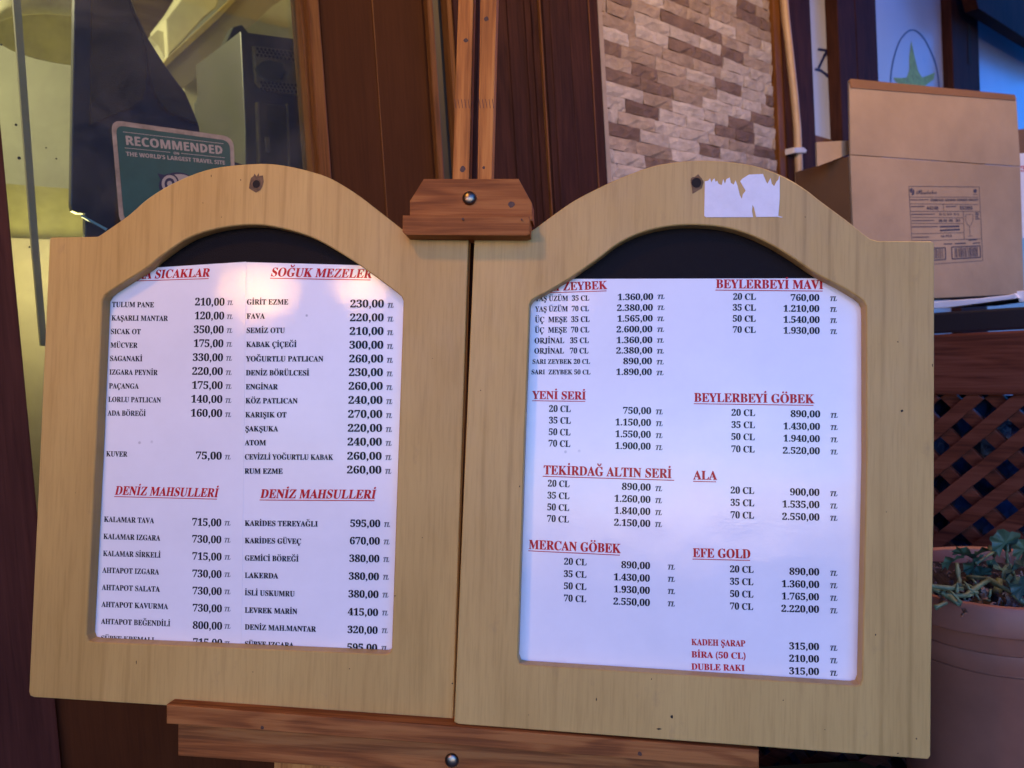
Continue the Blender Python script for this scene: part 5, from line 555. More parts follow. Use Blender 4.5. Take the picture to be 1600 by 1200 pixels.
# ---- right sheet
K5 = (3.75, 800, 400)
head(TR_, s3, 'SARI ZEYBEK', 835, 947.5, 455.5, 451.8, 12.6)
for n_, a, b, y, p_, c, d, y2, e, f, y3, h in [('YAŞ ÜZÜM  35 CL', 135, 450, 265, '1.360,00', 617, 825, 259, 848, 890, 252, 8), ('YAŞ ÜZÜM  70 CL', 135, 448, 326, '2.380,00', 613, 823, 322, 848, 890, 316, 8),
        ('ÜÇ  MEŞE  35 CL', 133, 452, 389, '1.565,00', 615, 822, 385, 847, 888, 381, 8.5), ('ÜÇ  MEŞE  70 CL', 132, 450, 450, '2.600,00', 610, 820, 448, 846, 887, 445, 8.5),
        ('ORJİNAL   35 CL', 130, 447, 512, '1.360,00', 610, 820, 511, 845, 886, 508, 8.5), ('ORJİNAL   70 CL', 129, 445, 572, '2.380,00', 608, 820, 572, 844, 886, 571, 8.5),
        ('SARI ZEYBEK 20 CL', 118, 455, 632, '890,00', 650, 818, 634, 843, 885, 635, 7.2), ('SARI  ZEYBEK 50 CL', 112, 457, 693, '1.890,00', 608, 817, 697, 842, 884, 698, 7.2)]:
    row(TR_, s3, RA, *K5, (n_, a, b, y), (p_, c, d, y2), (e, f, y3), h, 9.4, 6.7)
head(TR_, s3, 'YENİ SERİ', 831.5, 914.5, 623.4, 624.5, 12.4)
def cl(tab, K, rows, nh, ph, t_):
    for n_, a, b, y, p_, c, d, y2, e, f, y3 in rows: row(TR_, s3, tab, *K, (n_ + ' CL', a, b, y), (p_, c, d, y2), (e, f, y3), nh, ph, t_)
cl(RA, K5, [('20', 215, 341, 913, '750,00', 648, 813, 924, 838, 880, 927), ('35', 215, 341, 981, '1.150,00', 603, 812, 992, 838, 879, 996), ('50', 213, 339, 1049, '1.550,00', 603, 811, 1061, 837, 878, 1066), ('70', 212, 338, 1116, '1.900,00', 602, 810, 1130, 837, 878, 1136)], 9.9, 10.0, 7.4)
K7 = (3.157, 800, 700)
head(TR_, s3, 'TEKİRDAĞ ALTIN SERİ', 849, 1048.5, 741.2, 747.3, 14.0, 0, (848, 1053.5))
cl(RA, K7, [('20', 175, 281, 190, '890,00', 540, 682, 206, 703, 737, 212), ('35', 173, 280, 249, '1.260,00', 503, 681, 265, 702, 736, 271), ('50', 172, 279, 307, '1.840,00', 503, 680, 324, 702, 736, 330), ('70', 171, 278, 364, '2.150,00', 501, 680, 383, 701, 736, 389)], 10, 10.3, 7.6)
head(TR_, s3, 'MERCAN GÖBEK', 825.5, 968.5, 857.6, 864.4, 14.0)
cl(RA, K7, [('20', 255, 365, 575, '890,00', 537, 679, 592, 764, 800, 599), ('35', 254, 364, 636, '1.430,00', 500, 678, 652, 764, 800, 659), ('50', 254, 364, 696, '1.930,00', 500, 678, 712, 764, 800, 719), ('70', 254, 363, 756, '2.550,00', 498, 678, 772, 764, 800, 780)], 10, 10.3, 7.6)
K6 = (3.53, 1060, 400)
head(TR_, s3, 'BEYLERBEYİ MAVİ', 1118, 1285.5, 450.3, 451.8, 13.6)
cl(RB, K6, [('20', 300, 424, 241, '760,00', 617, 775, 247, 832, 871, 248), ('35', 298, 424, 301, '1.210,00', 577, 775, 307, 832, 871, 308), ('50', 298, 423, 362, '1.540,00', 577, 777, 368, 833, 871, 369), ('70', 298, 423, 423, '1.930,00', 577, 777, 428, 833, 872, 430)], 9.6, 9.8, 7.2)
head(TR_, s3, 'BEYLERBEYİ GÖBEK', 1084, 1271, 627.8, 630.4, 13.6)
cl(RB, K6, [('20', 291, 420, 881, '890,00', 617, 780, 888, 835, 875, 892), ('35', 291, 419, 948, '1.430,00', 577, 779, 956, 835, 875, 959), ('50', 290, 418, 1014, '1.940,00', 577, 778, 1023, 835, 875, 1027), ('70', 290, 417, 1082, '2.520,00', 574, 778, 1090, 835, 875, 1094)], 10, 10, 7.4)
K8 = (3.157, 1060, 720)
head(TR_, s3, 'ALA', 1083, 1119, 749.2, 750, 13.6)
cl(RB, K8, [('20', 256, 371, 161, '900,00', 549, 694, 170, 745, 781, 174), ('35', 256, 371, 222, '1.535,00', 511, 694, 230, 745, 781, 235), ('70', 256, 370, 283, '2.550,00', 510, 694, 291, 745, 781, 295)], 10.2, 10.4, 7.6)
head(TR_, s3, 'EFE GOLD', 1082, 1172, 870.6, 872.6, 13.8)
cl(RB, K8, [('20', 253, 368, 550, '890,00', 546, 693, 562, 745, 781, 567), ('35', 253, 367, 611, '1.360,00', 508, 693, 623, 745, 781, 628), ('50', 253, 367, 672, '1.765,00', 508, 692, 684, 745, 781, 690), ('70', 253, 366, 733, '2.220,00', 506, 692, 745, 745, 781, 752)], 10.2, 10.4, 7.8)
for n_, b, y, p_, y2, y3 in [('KADEH ŞARAP', 328, 909, '315,00', 930, 936), ('BİRA (50 CL)', 330, 970, '210,00', 991, 998), ('DUBLE RAKI', 325, 1030, '315,00', 1053, 1060)]:
    row(TR_, s3, RB, *K8, (n_, 63, b, y), (p_, 545, 692, y2), (745, 781, y3), 9.6, 10.4, 7.8, True)
def marks(t, lst):
    bm = bmesh.new()
    for x, y, w, h in lst:
        n = 7; q = [t.pl.hit(x + w * math.cos(k * 2 * math.pi / n) * random.uniform(.6, 1.2), y + h * math.sin(k * 2 * math.pi / n) * random.uniform(.6, 1.2), .0002) for k in range(n)]
        bm.faces.new([bm.verts.new(t.loc(a, b, .0002)) for a, b in q])
    mesh_obj('pit_mark', bm, m_hole, t.e)['kind'] = 'stuff'
marks(TR_, [(1409, 642, 3, 2.5), (1403, 534, 1.2, 1.2), (1457, 571, 1, 3), (1030, 1139, 4, 1.3), (932, 1093, 1, 2.5), (1018, 1061, 1, 1.6), (1050, 1120, 2.5, 3), (1368, 992, 1, 2), (1224, 1094, 1.2, 1), (1289, 1140, 1.2, 1), (1258, 339, 1.2, 1), (751, 610, .9, .9), (1432, 1154, 1.4, 1.4), (1403, 1177, 1.6, 1), (812, 760, .8, 1.5), (1385, 800, .8, .8), (826, 1117, .8, .8)])
marks(TL_, [(213, 1035, .8, 3), (546, 1045, 1, 1), (707, 1068, 1.4, 1.4), (660, 840, .8, .8), (330, 275, .8, 1.8), (376, 281, .8, 1.6), (346, 339, .8, .8), (317, 317, .8, .8), (617, 931, 1.6, 1), (118, 770, .7, .7), (395, 1050, .8, .8), (676, 560, .7, .7)])
# torn white paper left on the right-hand arch
def tp(x, y): return (1060 + x / 8, 250 + y / 8)
torn = [(330, 270), (370, 262), (395, 232), (410, 285), (432, 245), (450, 232), (462, 275), (485, 262), (500, 300), (540, 318), (560, 240), (580, 300), (600, 240), (640, 222), (655, 290), (690, 310), (712, 258), (740, 330), (765, 440), (792, 490),
        (805, 430), (840, 385), (800, 320), (770, 268), (800, 235), (880, 185), (1055, 177), (1085, 250), (1110, 300), (1150, 228), (1165, 300), (1195, 330), (1225, 270), (1250, 245), (1258, 205), (1264, 205), (1264, 480), (1252, 640), (1246, 700), (1300, 715), (1290, 722), (1240, 712), (970, 714), (945, 600), (925, 560), (918, 640), (932, 716), (345, 718), (322, 700)]
tpaper = Thing('torn_paper', 'torn white paper remnant stuck on the arch of the drinks menu board', 'paper', BR, *BR.hit(*tp(800, 700)), 0)
tpaper.prism('paper_remnant', m_torn, [BR.hit(*tp(x, y)) for x, y in torn], .0002, .0007)
# ================================================================ easel
EP = Plane(BL.pt(*BL.hit(733, 600), .0), ((BL.A + BR.A) / 2).normalized(), Vector((0, 0, 0)), Vector((0, 0, 0)))
b_ = (BL.B + BR.B) / 2; b_ = (b_ - EP.A * b_.dot(EP.A)).normalized(); EP.B = b_; EP.C = EP.A.cross(b_)
m_knot = plain('dark_knot', (.075, .026, .009), .6, .3, 300, var=.5, vscale=120)
E_ = Thing('easel', 'brown stained wooden easel with a slotted two-slat mast carrying both menu boards', 'easel', EP, *EP.hit(706, 1195), 0)
def ext(px0, px1, t): return (px0[0] + (px1[0] - px0[0]) * t, px0[1] + (px1[1] - px0[1]) * t)
MC = -.030
def slat(x0, x1, y_, x2, x3):
    lt, rt = (x0, 0), (x1, 0); lb, rb = (x2, y_), (x3, y_)
    return [ext(lb, lt, 1.6), ext(rb, rt, 1.6), ext(lt, lb, 4.2), ext(lt, lb, 4.2)][:0] + [ext(lb, lt, 1.6), ext(rb, rt, 1.6), ext(rt, rb, 4.6), ext(lt, lb, 4.6)]
E_.pp('mast_slat', m_mast, slat(716, 739.5, 277, 707, 733), MC + .012, .016, bev=.001)
E_.pp('mast_slat', m_mast, slat(750.5, 776, 277, 746, 768.5), MC + .012, .016, bev=.001)
E_.pp('mast_back', m_dark, slat(741, 749, 277, 735, 744), MC - .006, .004)
cb = E_.pp('clamp_block', m_pine, [(662, 279), (810, 279), (831, 317), (832, 345), (640, 345), (640, 314)], .012, .026, bev=.0012)
E_.pp('clamp_lip', m_pine, [(629, 336), (827, 337), (827.5, 366), (822, 368), (634, 367), (628.5, 362)], .024, .034, bev=.0012)
def bolt(px, py, c, r):
    a, b = EP.hit(px, py, c); bm = bmesh.new()
    prof = [(r, -.001), (r, .0008)] + [(r * math.cos(k * math.pi / 10), .0008 + r * .45 * math.sin(k * math.pi / 10)) for k in range(1, 5)] + [(.00001, .0008 + r * .45)]
    lathe(bm, prof, 20, E_.loc(a, b, c)); mesh_obj('bolt_head', bm, m_brass, E_.e, smooth=True)
bolt(733.5, 310, .012, .0068)
LT = E_.pp('ledge', m_pine, [(260, 1101), (1186, 1172), (1186, 1201), (260, 1131)], .014, .040, bev=.0012)
E_.pp('apron', m_pine, [(278, 1129), (1178, 1194), (1178, 1246), (278, 1181)], .003, .016, bev=.0012)
E_.pp('crossbar', m_mast, [(428, 1190), (1100, 1238), (1100, 1300), (428, 1252)], -.015, .018, bev=.001)
bolt(706, 1187.5, .003, .0066)
for x, y, r, c in ((728, 63, 3.2, MC + .0122), (760, 29, 3.6, MC + .0122), (723, 264, 4.2, MC + .0122), (756, 262, 2.2, MC + .0122), (799, 320, 4.5, .0122), (723, 342, 1.6, .0262), (815, 343, 1.3, .0262), (410, 1137, 2.6, .0032 + .0110), (800 + 200, 1178, 2.8, .0142)):
    a, b = EP.hit(x, y, c); q = r / F * .8
    E_.prism('knot', m_knot, [(a + q * math.cos(k * math.pi / 5) * random.uniform(.8, 1.3), b + q * 1.1 * math.sin(k * math.pi / 5) * random.uniform(.8, 1.2)) for k in range(10)], c - .0012, c)
for px in range(5):
    for x0 in (710, 748):
        E_.pp('finger_joint', m_knot, [(x0 + px * 5.2, 155), (x0 + px * 5.2 + .9, 155), (x0 + px * 5.2 + 3.0, 169), (x0 + px * 5.2 + 2.1, 169)], MC + .0121, .001)
# ================================================================ materials of the place behind
m_roomwall = plain('pale_green_plaster', (.54, .54, .45), .8, .3, 60, var=.12, vscale=5)
m_yellow = plain('cream_yellow_shade_and_lit_wall', (.66, .62, .32), .7, .3, 90, var=.2, vscale=30)
m_cream = plain('cream_plaster', (.60, .57, .40), .8, .3, 50, var=.15, vscale=9)
m_stringer = plain('beige_stair_paint', (.36, .31, .20), .6, .2, 50, var=.2, vscale=4)
m_stredge = plain('lit_yellow_stair_edge', (.46, .36, .14), .6, .2, 90, var=.25, vscale=12)
m_counter = plain('grey_lilac_laminate', (.60, .52, .46), .6, .2, 90, var=.15, vscale=6)
m_navy = plain('navy_reflection_and_panes', (.018, .022, .050), .35, .2, 60, var=.3, vscale=6)  # navy of the painted sky reflection, shared by the house panes
m_awnreflect = plain('brown_awning_reflection', (.022, .015, .011), .8, .8, 500, var=.4, vscale=12)  # brown of the awning as mirrored in the window
m_mesh = wood('mirrored_brown_matting', (.05, .03, .012), (.09, .06, .025), (.13, .09, .04), 'X', 300, .8, .5, 0, 10)
m_cab = plain('dark_olive_metal', (.045, .042, .026), .4, .2, 60, var=.3, vscale=8)
m_cabedge = plain('worn_metal_edge', (.14, .12, .075), .45, .3, 80, var=.4, vscale=20)
m_greygreen = plain('dark_grey_green_panel', (.040, .043, .032), .5, .2, 60, var=.2, vscale=4)
m_stripe = plain('grey_stripe_tone', (.40, .38, .33), .5)
m_sign = plain('teal_sticker_print', (.014, .075, .072), .5, var=.15, vscale=40)
m_signrim = plain('dirty_white_sticker_border', (.30, .26, .215), .5, var=.3, vscale=50, col2=(.17, .145, .115))
m_signwhite = plain('white_sticker_ink', (.30, .28, .25), .5)
m_signnavy = plain('navy_sticker_ink', (.01, .015, .05), .5)
m_bluereflect = plain('bright_blue_reflection', (.25, .5, .85), .3)
m_stripcream = plain('cream_trim_paint', (.42, .33, .24), .5, .2, 50, var=.2, vscale=20)
m_pipe = plain('cream_plastic_conduit', (.52, .36, .20), .4, .1, 40, var=.15, vscale=15)
m_clip = plain('white_plastic_clip', (.62, .60, .58), .4)
m_mortar = plain('grey_mortar', (.17, .135, .105), .9, .8, 150, var=.3, vscale=30)
m_ink = plain('dark_blue_marker_ink', (.012, .018, .09), .5)
m_green = plain('green_starfish_print', (.36, .58, .14), .6, .2, 100, var=.35, vscale=60)
m_inkgrey = plain('grey_outline_ink', (.03, .06, .16), .5)
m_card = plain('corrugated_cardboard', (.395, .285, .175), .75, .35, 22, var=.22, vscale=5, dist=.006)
m_cardin = plain('inner_and_shaded_cardboard', (.22, .11, .045), .75, .25, 160, var=.15, vscale=9)  # darker than the card: the shade on the carton side is in this colour
m_cardink = plain('blue_black_carton_ink', (.055, .05, .075), .7)
m_whiteboard = plain('white_styrofoam', (.74, .75, .80), .7, .5, 300, var=.1, vscale=20)
m_darkshelf = plain('black_lacquer', (.012, .012, .018), .35, .2, 30, coat=.3)
m_pot = plain('terracotta_plastic', (.34, .125, .070), .5, .15, 60, var=.22, vscale=9)
m_soil = plain('dry_potting_soil', (.035, .022, .015), .95, 1, 160, var=.6, vscale=90, dist=.004)
m_leaf = plain('geranium_leaf', (.10, .17, .09), .5, .4, 260, var=.45, vscale=40)
m_leafb = plain('bluish_green_leaf', (.05, .12, .10), .35, .4, 200, var=.4, vscale=30, coat=.4)
m_stem = plain('green_stem', (.19, .24, .11), .55, .4, 200, var=.5, vscale=60)
m_dry = plain('withered_leaf', (.30, .20, .15), .8, .6, 200, var=.5, vscale=60)
m_tarp = plain('crumpled_blue_bag', (.03, .09, .28), .3, .6, 25, var=.8, vscale=14, col2=(.004, .006, .02), dist=.02)
m_planter = plain('dark_green_plastic', (.010, .022, .018), .4, .2, 60, var=.3, vscale=20)
m_ground = plain('grey_paving', (.12, .11, .10), .8, .6, 60, var=.35, vscale=6)
m_room_floor = plain('brown_floor', (.10, .06, .04), .6, .2, 50)
def glassmat(name, tint, film=None):
    m, t, p = newmat(name); L = t.links
    tr = N(t, 'ShaderNodeBsdfTransparent'); tr.inputs[0].default_value = (*tint, 1)
    gl = N(t, 'ShaderNodeBsdfGlossy'); gl.inputs['Roughness'].default_value = .02
    fr = N(t, 'ShaderNodeFresnel', i_IOR=1.5); mx = N(t, 'ShaderNodeMixShader')
    L.new(fr.outputs[0], mx.inputs[0]); L.new(tr.outputs[0], mx.inputs[1]); L.new(gl.outputs[0], mx.inputs[2])
    # dust and smears, with a pale haze painted in for the reflection veil
    mp = coords(t, (1, 1, 1)); n = N(t, 'ShaderNodeTexNoise', i_Scale=7.0, i_Detail=8.0, i_Roughness=.7, i_Distortion=.6); L.new(mp.outputs[0], n.inputs[0])
    r = ramp(t, [(.4, (.02, .02, .02)), (.75, (.11, .11, .11))]); L.new(n.outputs[0], r.inputs[0])
    df = N(t, 'ShaderNodeBsdfDiffuse'); df.inputs[0].default_value = (.5, .45, .4, 1)
    m2 = N(t, 'ShaderNodeMixShader'); L.new(r.outputs[0], m2.inputs[0]); L.new(mx.outputs[0], m2.inputs[1]); L.new(df.outputs[0], m2.inputs[2])
    L.new(m2.outputs[0], t.nodes['Material Output'].inputs[0]); return m
m_glass = glassmat('window_glass', (.90, .93, .86))
def filmmat():
    m, t, p = newmat('frosted_blue_white_film'); L = t.links
    mp = coords(t, (1, 1, 1)); n = N(t, 'ShaderNodeTexNoise', i_Scale=2.0, i_Detail=2.0); L.new(mp.outputs[0], n.inputs[0])
    r = ramp(t, [(.35, (.50, .55, .60)), (.7, (.62, .64, .68))]); L.new(n.outputs[0], r.inputs[0]); L.new(r.outputs[0], p.inputs['Base Color'])
    p.inputs['Roughness'].default_value = .25; return m
m_film = filmmat()
def stonemat():
    m, t, p = newmat('split_face_stone'); L = t.links
    oi = t.nodes.new('ShaderNodeObjectInfo')
    r = ramp(t, [(0, (.50, .45, .42)), (.20, (.58, .53, .50)), (.44, (.43, .35, .29)), (.62, (.37, .29, .23)), (.80, (.22, .15, .115)), (.92, (.17, .11, .085))]); r.color_ramp.interpolation = 'CONSTANT'
    L.new(oi.outputs['Random'], r.inputs[0])
    mp = coords(t, (1, 1, 1)); n = N(t, 'ShaderNodeTexNoise', i_Scale=26.0, i_Detail=6.0, i_Roughness=.7); L.new(mp.outputs[0], n.inputs[0])
    rr = ramp(t, [(.3, (.62, .58, .55)), (.7, (1.15, 1.12, 1.08))]); L.new(n.outputs[0], rr.inputs[0])
    mm = N(t, 'ShaderNodeMix', data_type='RGBA', blend_type='MULTIPLY'); mm.inputs[0].default_value = 1; L.new(r.outputs[0], mm.inputs[6]); L.new(rr.outputs[0], mm.inputs[7]); L.new(mm.outputs[2], p.inputs['Base Color'])
    n2 = N(t, 'ShaderNodeTexNoise', i_Scale=120.0, i_Detail=6.0, i_Roughness=.7); L.new(mp.outputs[0], n2.inputs[0])
    b = N(t, 'ShaderNodeBump', i_Strength=.7, i_Distance=.0025); L.new(n2.outputs[0], b.inputs['Height']); L.new(b.outputs[0], p.inputs['Normal'])
    p.inputs['Roughness'].default_value = .75; return m
m_stone = stonemat()
# ================================================================ ground
WP = Plane(Vector((0, 0, 0)), Vector((1, 0, 0)), Vector((0, 0, 1)), Vector((0, -1, 0)))
bm = bmesh.new(); vs_ = [bm.verts.new(p) for p in ((-60, -60, 0), (60, -60, 0), (60, 60, 0), (-60, 60, 0))]; bm.faces.new(vs_)
mesh_obj('pavement', bm, m_ground, kind='structure')
# ================================================================ shopfront: facade frame FAC (a along the front, b height, c towards the street)
H0, H1 = .0, 3.3
def T(px, py=150, c=0.0): return FAC.hit(px, py, c)[0]
sf = Thing('shopfront_window', 'shop window framed in dark red-brown wood behind the left menu board', 'window', FAC, .1, 0, 0)
a_st = T(0, 180, .02)
hs = FAC.hit(60, 900, .02)[1]
sf.box('frame_stile', m_frame, -1.1, a_st, 0, H1, -.05, .02, bev=.003)
sf.box('kick_board', m_door, a_st + .002, T(505, 200), 0, hs - .05, -.05, .008, bev=.002)
sf.box('window_sill', m_frame, a_st + .002, T(505, 200), hs - .048, hs, -.06, .03, bev=.003)
sf.box('glass_pane', m_glass, a_st + .001, T(474, 60, -.02), hs, H1 - .1, -.034, -.030)
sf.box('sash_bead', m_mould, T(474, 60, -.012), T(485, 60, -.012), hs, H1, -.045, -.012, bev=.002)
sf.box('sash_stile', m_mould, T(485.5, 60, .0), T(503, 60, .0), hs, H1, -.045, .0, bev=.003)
# room behind the glass
room = Thing('dining_room', '', '', FAC, .3, 0, -.8, kind='structure')
ra0, ra1, rc = -1.0, 1.5, -1.9
room.box('back_wall', m_roomwall, ra0, ra1, 0, 3, rc - .02, rc)
room.box('left_wall', m_roomwall, ra0 - .02, ra0, 0, 3, rc, -.051)
room.box('right_wall', m_roomwall, ra1, ra1 + .02, 0, 3, rc, -.051)
room.box('ceiling', m_roomwall, ra0, ra1, 3, 3.02, rc, -.051)
room.box('floor', m_room_floor, ra0, ra1, .001, .02, rc, -.051)
lamp('dining_room_light', FAC.pt(-.2, 2.6, -.9), 3.8, (1, .87, .55), .10)
ca_, cb_ = FAC.hit(112, 410, -.27)
lamp('counter_light', FAC.pt(ca_, cb_, -.27), .19, (1, .85, .35), .05)
ct = Thing('counter', 'grey counter front standing low behind the left end of the shop window', 'counter', FAC, .1, 0, -.2)
y0 = FAC.hit(50, 373, -.45)[1]
ct.box('counter_front', m_counter, -.6, .6, 0.02, y0, -.47, -.45)
yb = Thing('lit_wall_band', 'pale yellow board coloured as the brightly lit wall low behind the glass at the far left', 'board', FAC, 0, y0, -.5)
yb.box('board', m_yellow, FAC.hit(-160, 330, -.50)[0], FAC.hit(175, 330, -.50)[0], FAC.hit(60, 420, -.5)[1], FAC.hit(60, 291, -.5)[1], -.515, -.50)  # yellow colour carries the lit band of the wall
stripe = Thing('grey_stripe', 'thin grey pole upright behind the left end of the window', 'stripe', FAC, .05, .02, -.10)
stripe.pp('stripe', m_stripe, [(16, -60), (28, -60), (60, 372), (74, 540), (64, 540), (49, 372)], -.10, .008)  # plain grey upright stripe set close behind the glass
shade = Thing('lampshade', 'pale yellow lampshade hanging behind the top left of the window', 'lampshade', FAC, *FAC.hit(110, 0, -.35), -.35)
a0, b0 = FAC.hit(112, 66, -.4); bm = bmesh.new()
rg = lathe(bm, [(.05, .30), (.115, .02), (.118, 0), (.112, .001), (.047, .30)], 28); 
for v in bm.verts: v.co = Vector(shade.loc(a0 + v.co.x, b0 + v.co.z, -.4 + v.co.y))
mesh_obj('shade', bm, m_yellow, shade.e, smooth=True)
nv = Thing('sky_reflection_panel', 'large dark navy panel with brown lobes, painted as sky and awning mirrored in the window glass', 'panel', FAC, *FAC.hit(220, 330, -.16), -.16)
nv.pp('panel', m_navy, [(117, -70), (170, -70), (203, 0), (233, 62), (262, 108), (290, 145), (303, 175), (311, 196), (316, 235), (395, 262), (395, 470), (132, 470), (133, 333), (122, 333), (113, 329), (110.5, 320)], -.16, .012, bev=.002)  # navy stands for mirrored blue sky, the brown lobes for the awning
nv.pp('awning_reflection_lobe', m_awnreflect, [(145, -60), (185, -60)] + [(205, 20), (220, 50), (228, 84), (229, 110), (228, 138), (222, 155), (205, 168), (178, 178), (150, 190), (142, 195)], -.150, .008)
nv.pp('awning_reflection_lobe', m_awnreflect, [(190, -40), (206, 12), (233, 66), (262, 112), (288, 148), (301, 172), (309, 194), (290, 184), (266, 176), (250, 160), (240, 140), (235, 115), (232, 85), (222, 48)], -.146, .008)
for i in range(6): nv.pp('awning_reflection_fold', m_mould, [(176 + 3 * i, 12 + 9 * i), (178 + 3 * i, 11 + 9 * i), (232 + 2 * i, 66 + 7 * i), (231 + 2 * i, 68 + 7 * i)], -.1435 if i else -.1435, .0015) if False else None
sb = Thing('reflection_edge', 'short pale blue strip painted as the bright edge of the reflection in the glass', 'strip', FAC, *FAC.hit(148, 350, -.14), -.14)
sb.pp('strip', m_bluereflect, [(127, 335), (131, 337), (168, 357), (166, 360), (128, 339)], -.140, .003)  # bright line of the reflection, built as a coloured strip
st = Thing('staircase', 'cream staircase with a slanting beige stringer seen through the window', 'staircase', FAC, .7, .02, -1.3)
st.pp('stringer', m_stringer, [(250, 108), (262, 96), (375, -8), (470, -90), (470, -20), (430, 5), (287, 138), (270, 140)], -1.05, .04)
st.pp('stringer_edge', m_stredge, [(250, 106), (262, 90), (340, 18), (375, -16), (375, -7), (344, 27), (264, 100), (252, 112)], -1.045, .05)  # yellow colour paints the thin lit line along the stringer
st.pp('tread_block', m_cream, [(259, 30), (282, 0), (300, -30), (352, -30), (338, 12), (318, 28), (290, 60), (262, 90)], -1.10, .12, bev=.004)
st.pp('tread_block', m_cream, [(233, 58), (246, 46), (258, 50), (258, 92), (246, 70)], -1.12, .10, bev=.003)
st.pp('mirrored_roof_board', m_mesh, [(60, -200), (300, -200), (286, -20), (262, 25), (245, 45), (232, 60), (150, 60)], -1.30, .03)  # brown matting painted as the roof mirrored in the glass
st.pp('wall_return', m_cream, [(287, 138), (430, 5), (470, -20), (480, 300), (330, 300)], -1.25, .03)
gp = Thing('grey_green_screen', 'dark grey-green slanted screen standing between the stairs and the cabinet', 'screen', FAC, *FAC.hit(350, 280, -.5), -.5)
gp.pp('screen', m_greygreen, [(312, 157), (364, 42), (378, 38), (396, 60), (396, 300), (314, 300), (312, 200)], -.62, .03, bev=.003)
kb = Thing('metal_cabinet', 'dark olive cabinet with a perforated vented front behind the right of the window', 'cabinet', FAC, *FAC.hit(430, 300, -.35), -.35)
kb.pp('body', m_cab, [(376, 49), (474, 62), (486, 70), (500, 330), (384, 330), (383, 200)], -.36, .22, bev=.003)
kb.pp('vent_plate', m_cabedge, [(396, 71), (470, 80), (478, 148), (462, 148), (410, 139), (400, 128)], -.352, .008, bev=.002)
bm = bmesh.new()
for j in range(3):
    for i in range(11):
        for (x, y) in ((402 + 6.2 * i + (j % 2) * 3, 76 + 5 * j + .8 * i), (408 + 6 * i + (j % 2) * 3, 129 + 5 * j + .5 * i)):
            a, b = FAC.hit(x, y, -.352); q = [bm.verts.new(kb.loc(a + .0032 * math.cos(k * math.pi / 3), b + .0032 * math.sin(k * math.pi / 3), -.3512)) for k in range(6)]; bm.faces.new(q)
mesh_obj('perforation', bm, m_hole, kb.e, kind='stuff')
kb.pp('lens', m_greygreen, [(400, 106), (408, 96), (420, 93), (442, 97), (446, 112), (440, 126), (420, 127), (406, 118)], -.347, .008, bev=.003)
kb.pp('lower_door', m_cab, [(402, 160), (452, 164), (458, 330), (406, 330)], -.350, .012, bev=.003)
kb.pp('door_edge', m_cabedge, [(402, 159), (405, 159), (411, 330), (408, 330)], -.348, .010)
kb.pp('door_edge', m_cabedge, [(448, 162), (451, 162), (456, 330), (453, 330)], -.348, .010)
kb.pp('latch', m_cabedge, [(415, 214), (421, 214), (423, 238), (417, 238)], -.346, .010, bev=.001)
# ---- teal sticker on the glass
SC = -.0285
sg = Thing('window_sticker', 'round-cornered teal sticker reading RECOMMENDED on the shop window glass', 'sticker', FAC, *FAC.hit(270, 340, SC), SC)
def rq(px, r):
    o = []
    for i in range(4): o += round_corner(px[i - 1], px[i], px[(i + 1) % 4], r, 5)
    return o
Q0 = [(173.5, 187), (365, 214), (370.5, 372), (187.5, 352)]
sg.pp('border', m_signrim, rq(Q0, 17), SC, .0008)
Q1 = [(181, 195.5), (359, 220), (364.5, 366), (194, 345)]
sg.pp('face', m_sign, rq(Q1, 13), SC + .0005, .0004)
P = Print(FAC, SC + .0009)
P.text('RECOMMENDED', 195.5, 348, 226, 241.5, 14, 'S'); P.text('ON', 271, 280, 241, 242, 4, 'S'); P.text("THE WORLD'S LARGEST TRAVEL SITE", 197, 351.5, 243.5, 257.5, 6.5, 'S')
P.line(192, 206, 349, 224.5, .9); P.line(195, 231, 266, 238, .9); P.line(283, 239.5, 351, 246.5, .9)
P.build('lettering', m_signwhite, sg, sg.e)
P = Print(FAC, SC + .0010)     # eye emblem, mostly hidden by the board
def ell(cx, cy, rx, ry, n=24): return [(cx + rx * math.cos(2 * math.pi * k / n), cy + ry * math.sin(2 * math.pi * k / n)) for k in range(n)]
P.ppoly(ell(277, 290, 29, 21)); P.ppoly([(246, 271), (262, 274), (253, 284)]); P.build('eye_outline', m_signnavy, sg, sg.e)
P = Print(FAC, SC + .0011); P.ppoly(ell(280, 288, 24, 16)); P.build('eye_white', m_signwhite, sg, sg.e)
P = Print(FAC, SC + .0012); P.ppoly(ell(265, 287, 15, 16)); P.build('eye_ring', m_signnavy, sg, sg.e)
P = Print(FAC, SC + .0013); P.ppoly(ell(265, 287, 12.5, 13.5)); P.build('eye_white', m_signwhite, sg, sg.e)
P = Print(FAC, SC + .0014); P.ppoly(ell(265, 287, 8, 9)); P.build('eye_ring', m_signnavy, sg, sg.e)
P = Print(FAC, SC + .0015); P.ppoly(ell(265, 287, 4, 4.5)); P.build('eye_pupil', m_signwhite, sg, sg.e)
for x, y, r in ((25, 195, 2), (30, 247, 2.6), (72, 231, 1.2), (88, 248, 1.4), (2, 70, 1.5), (46, 386, 1.5)):
    a, b = FAC.hit(x, y, -.0365); sg2 = r / F
    room.prism('wall_plug_hole', m_hole, [(a + sg2 * math.cos(k * math.pi / 4), b + sg2 * math.sin(k * math.pi / 4)) for k in range(8)], -.0368, -.0362)
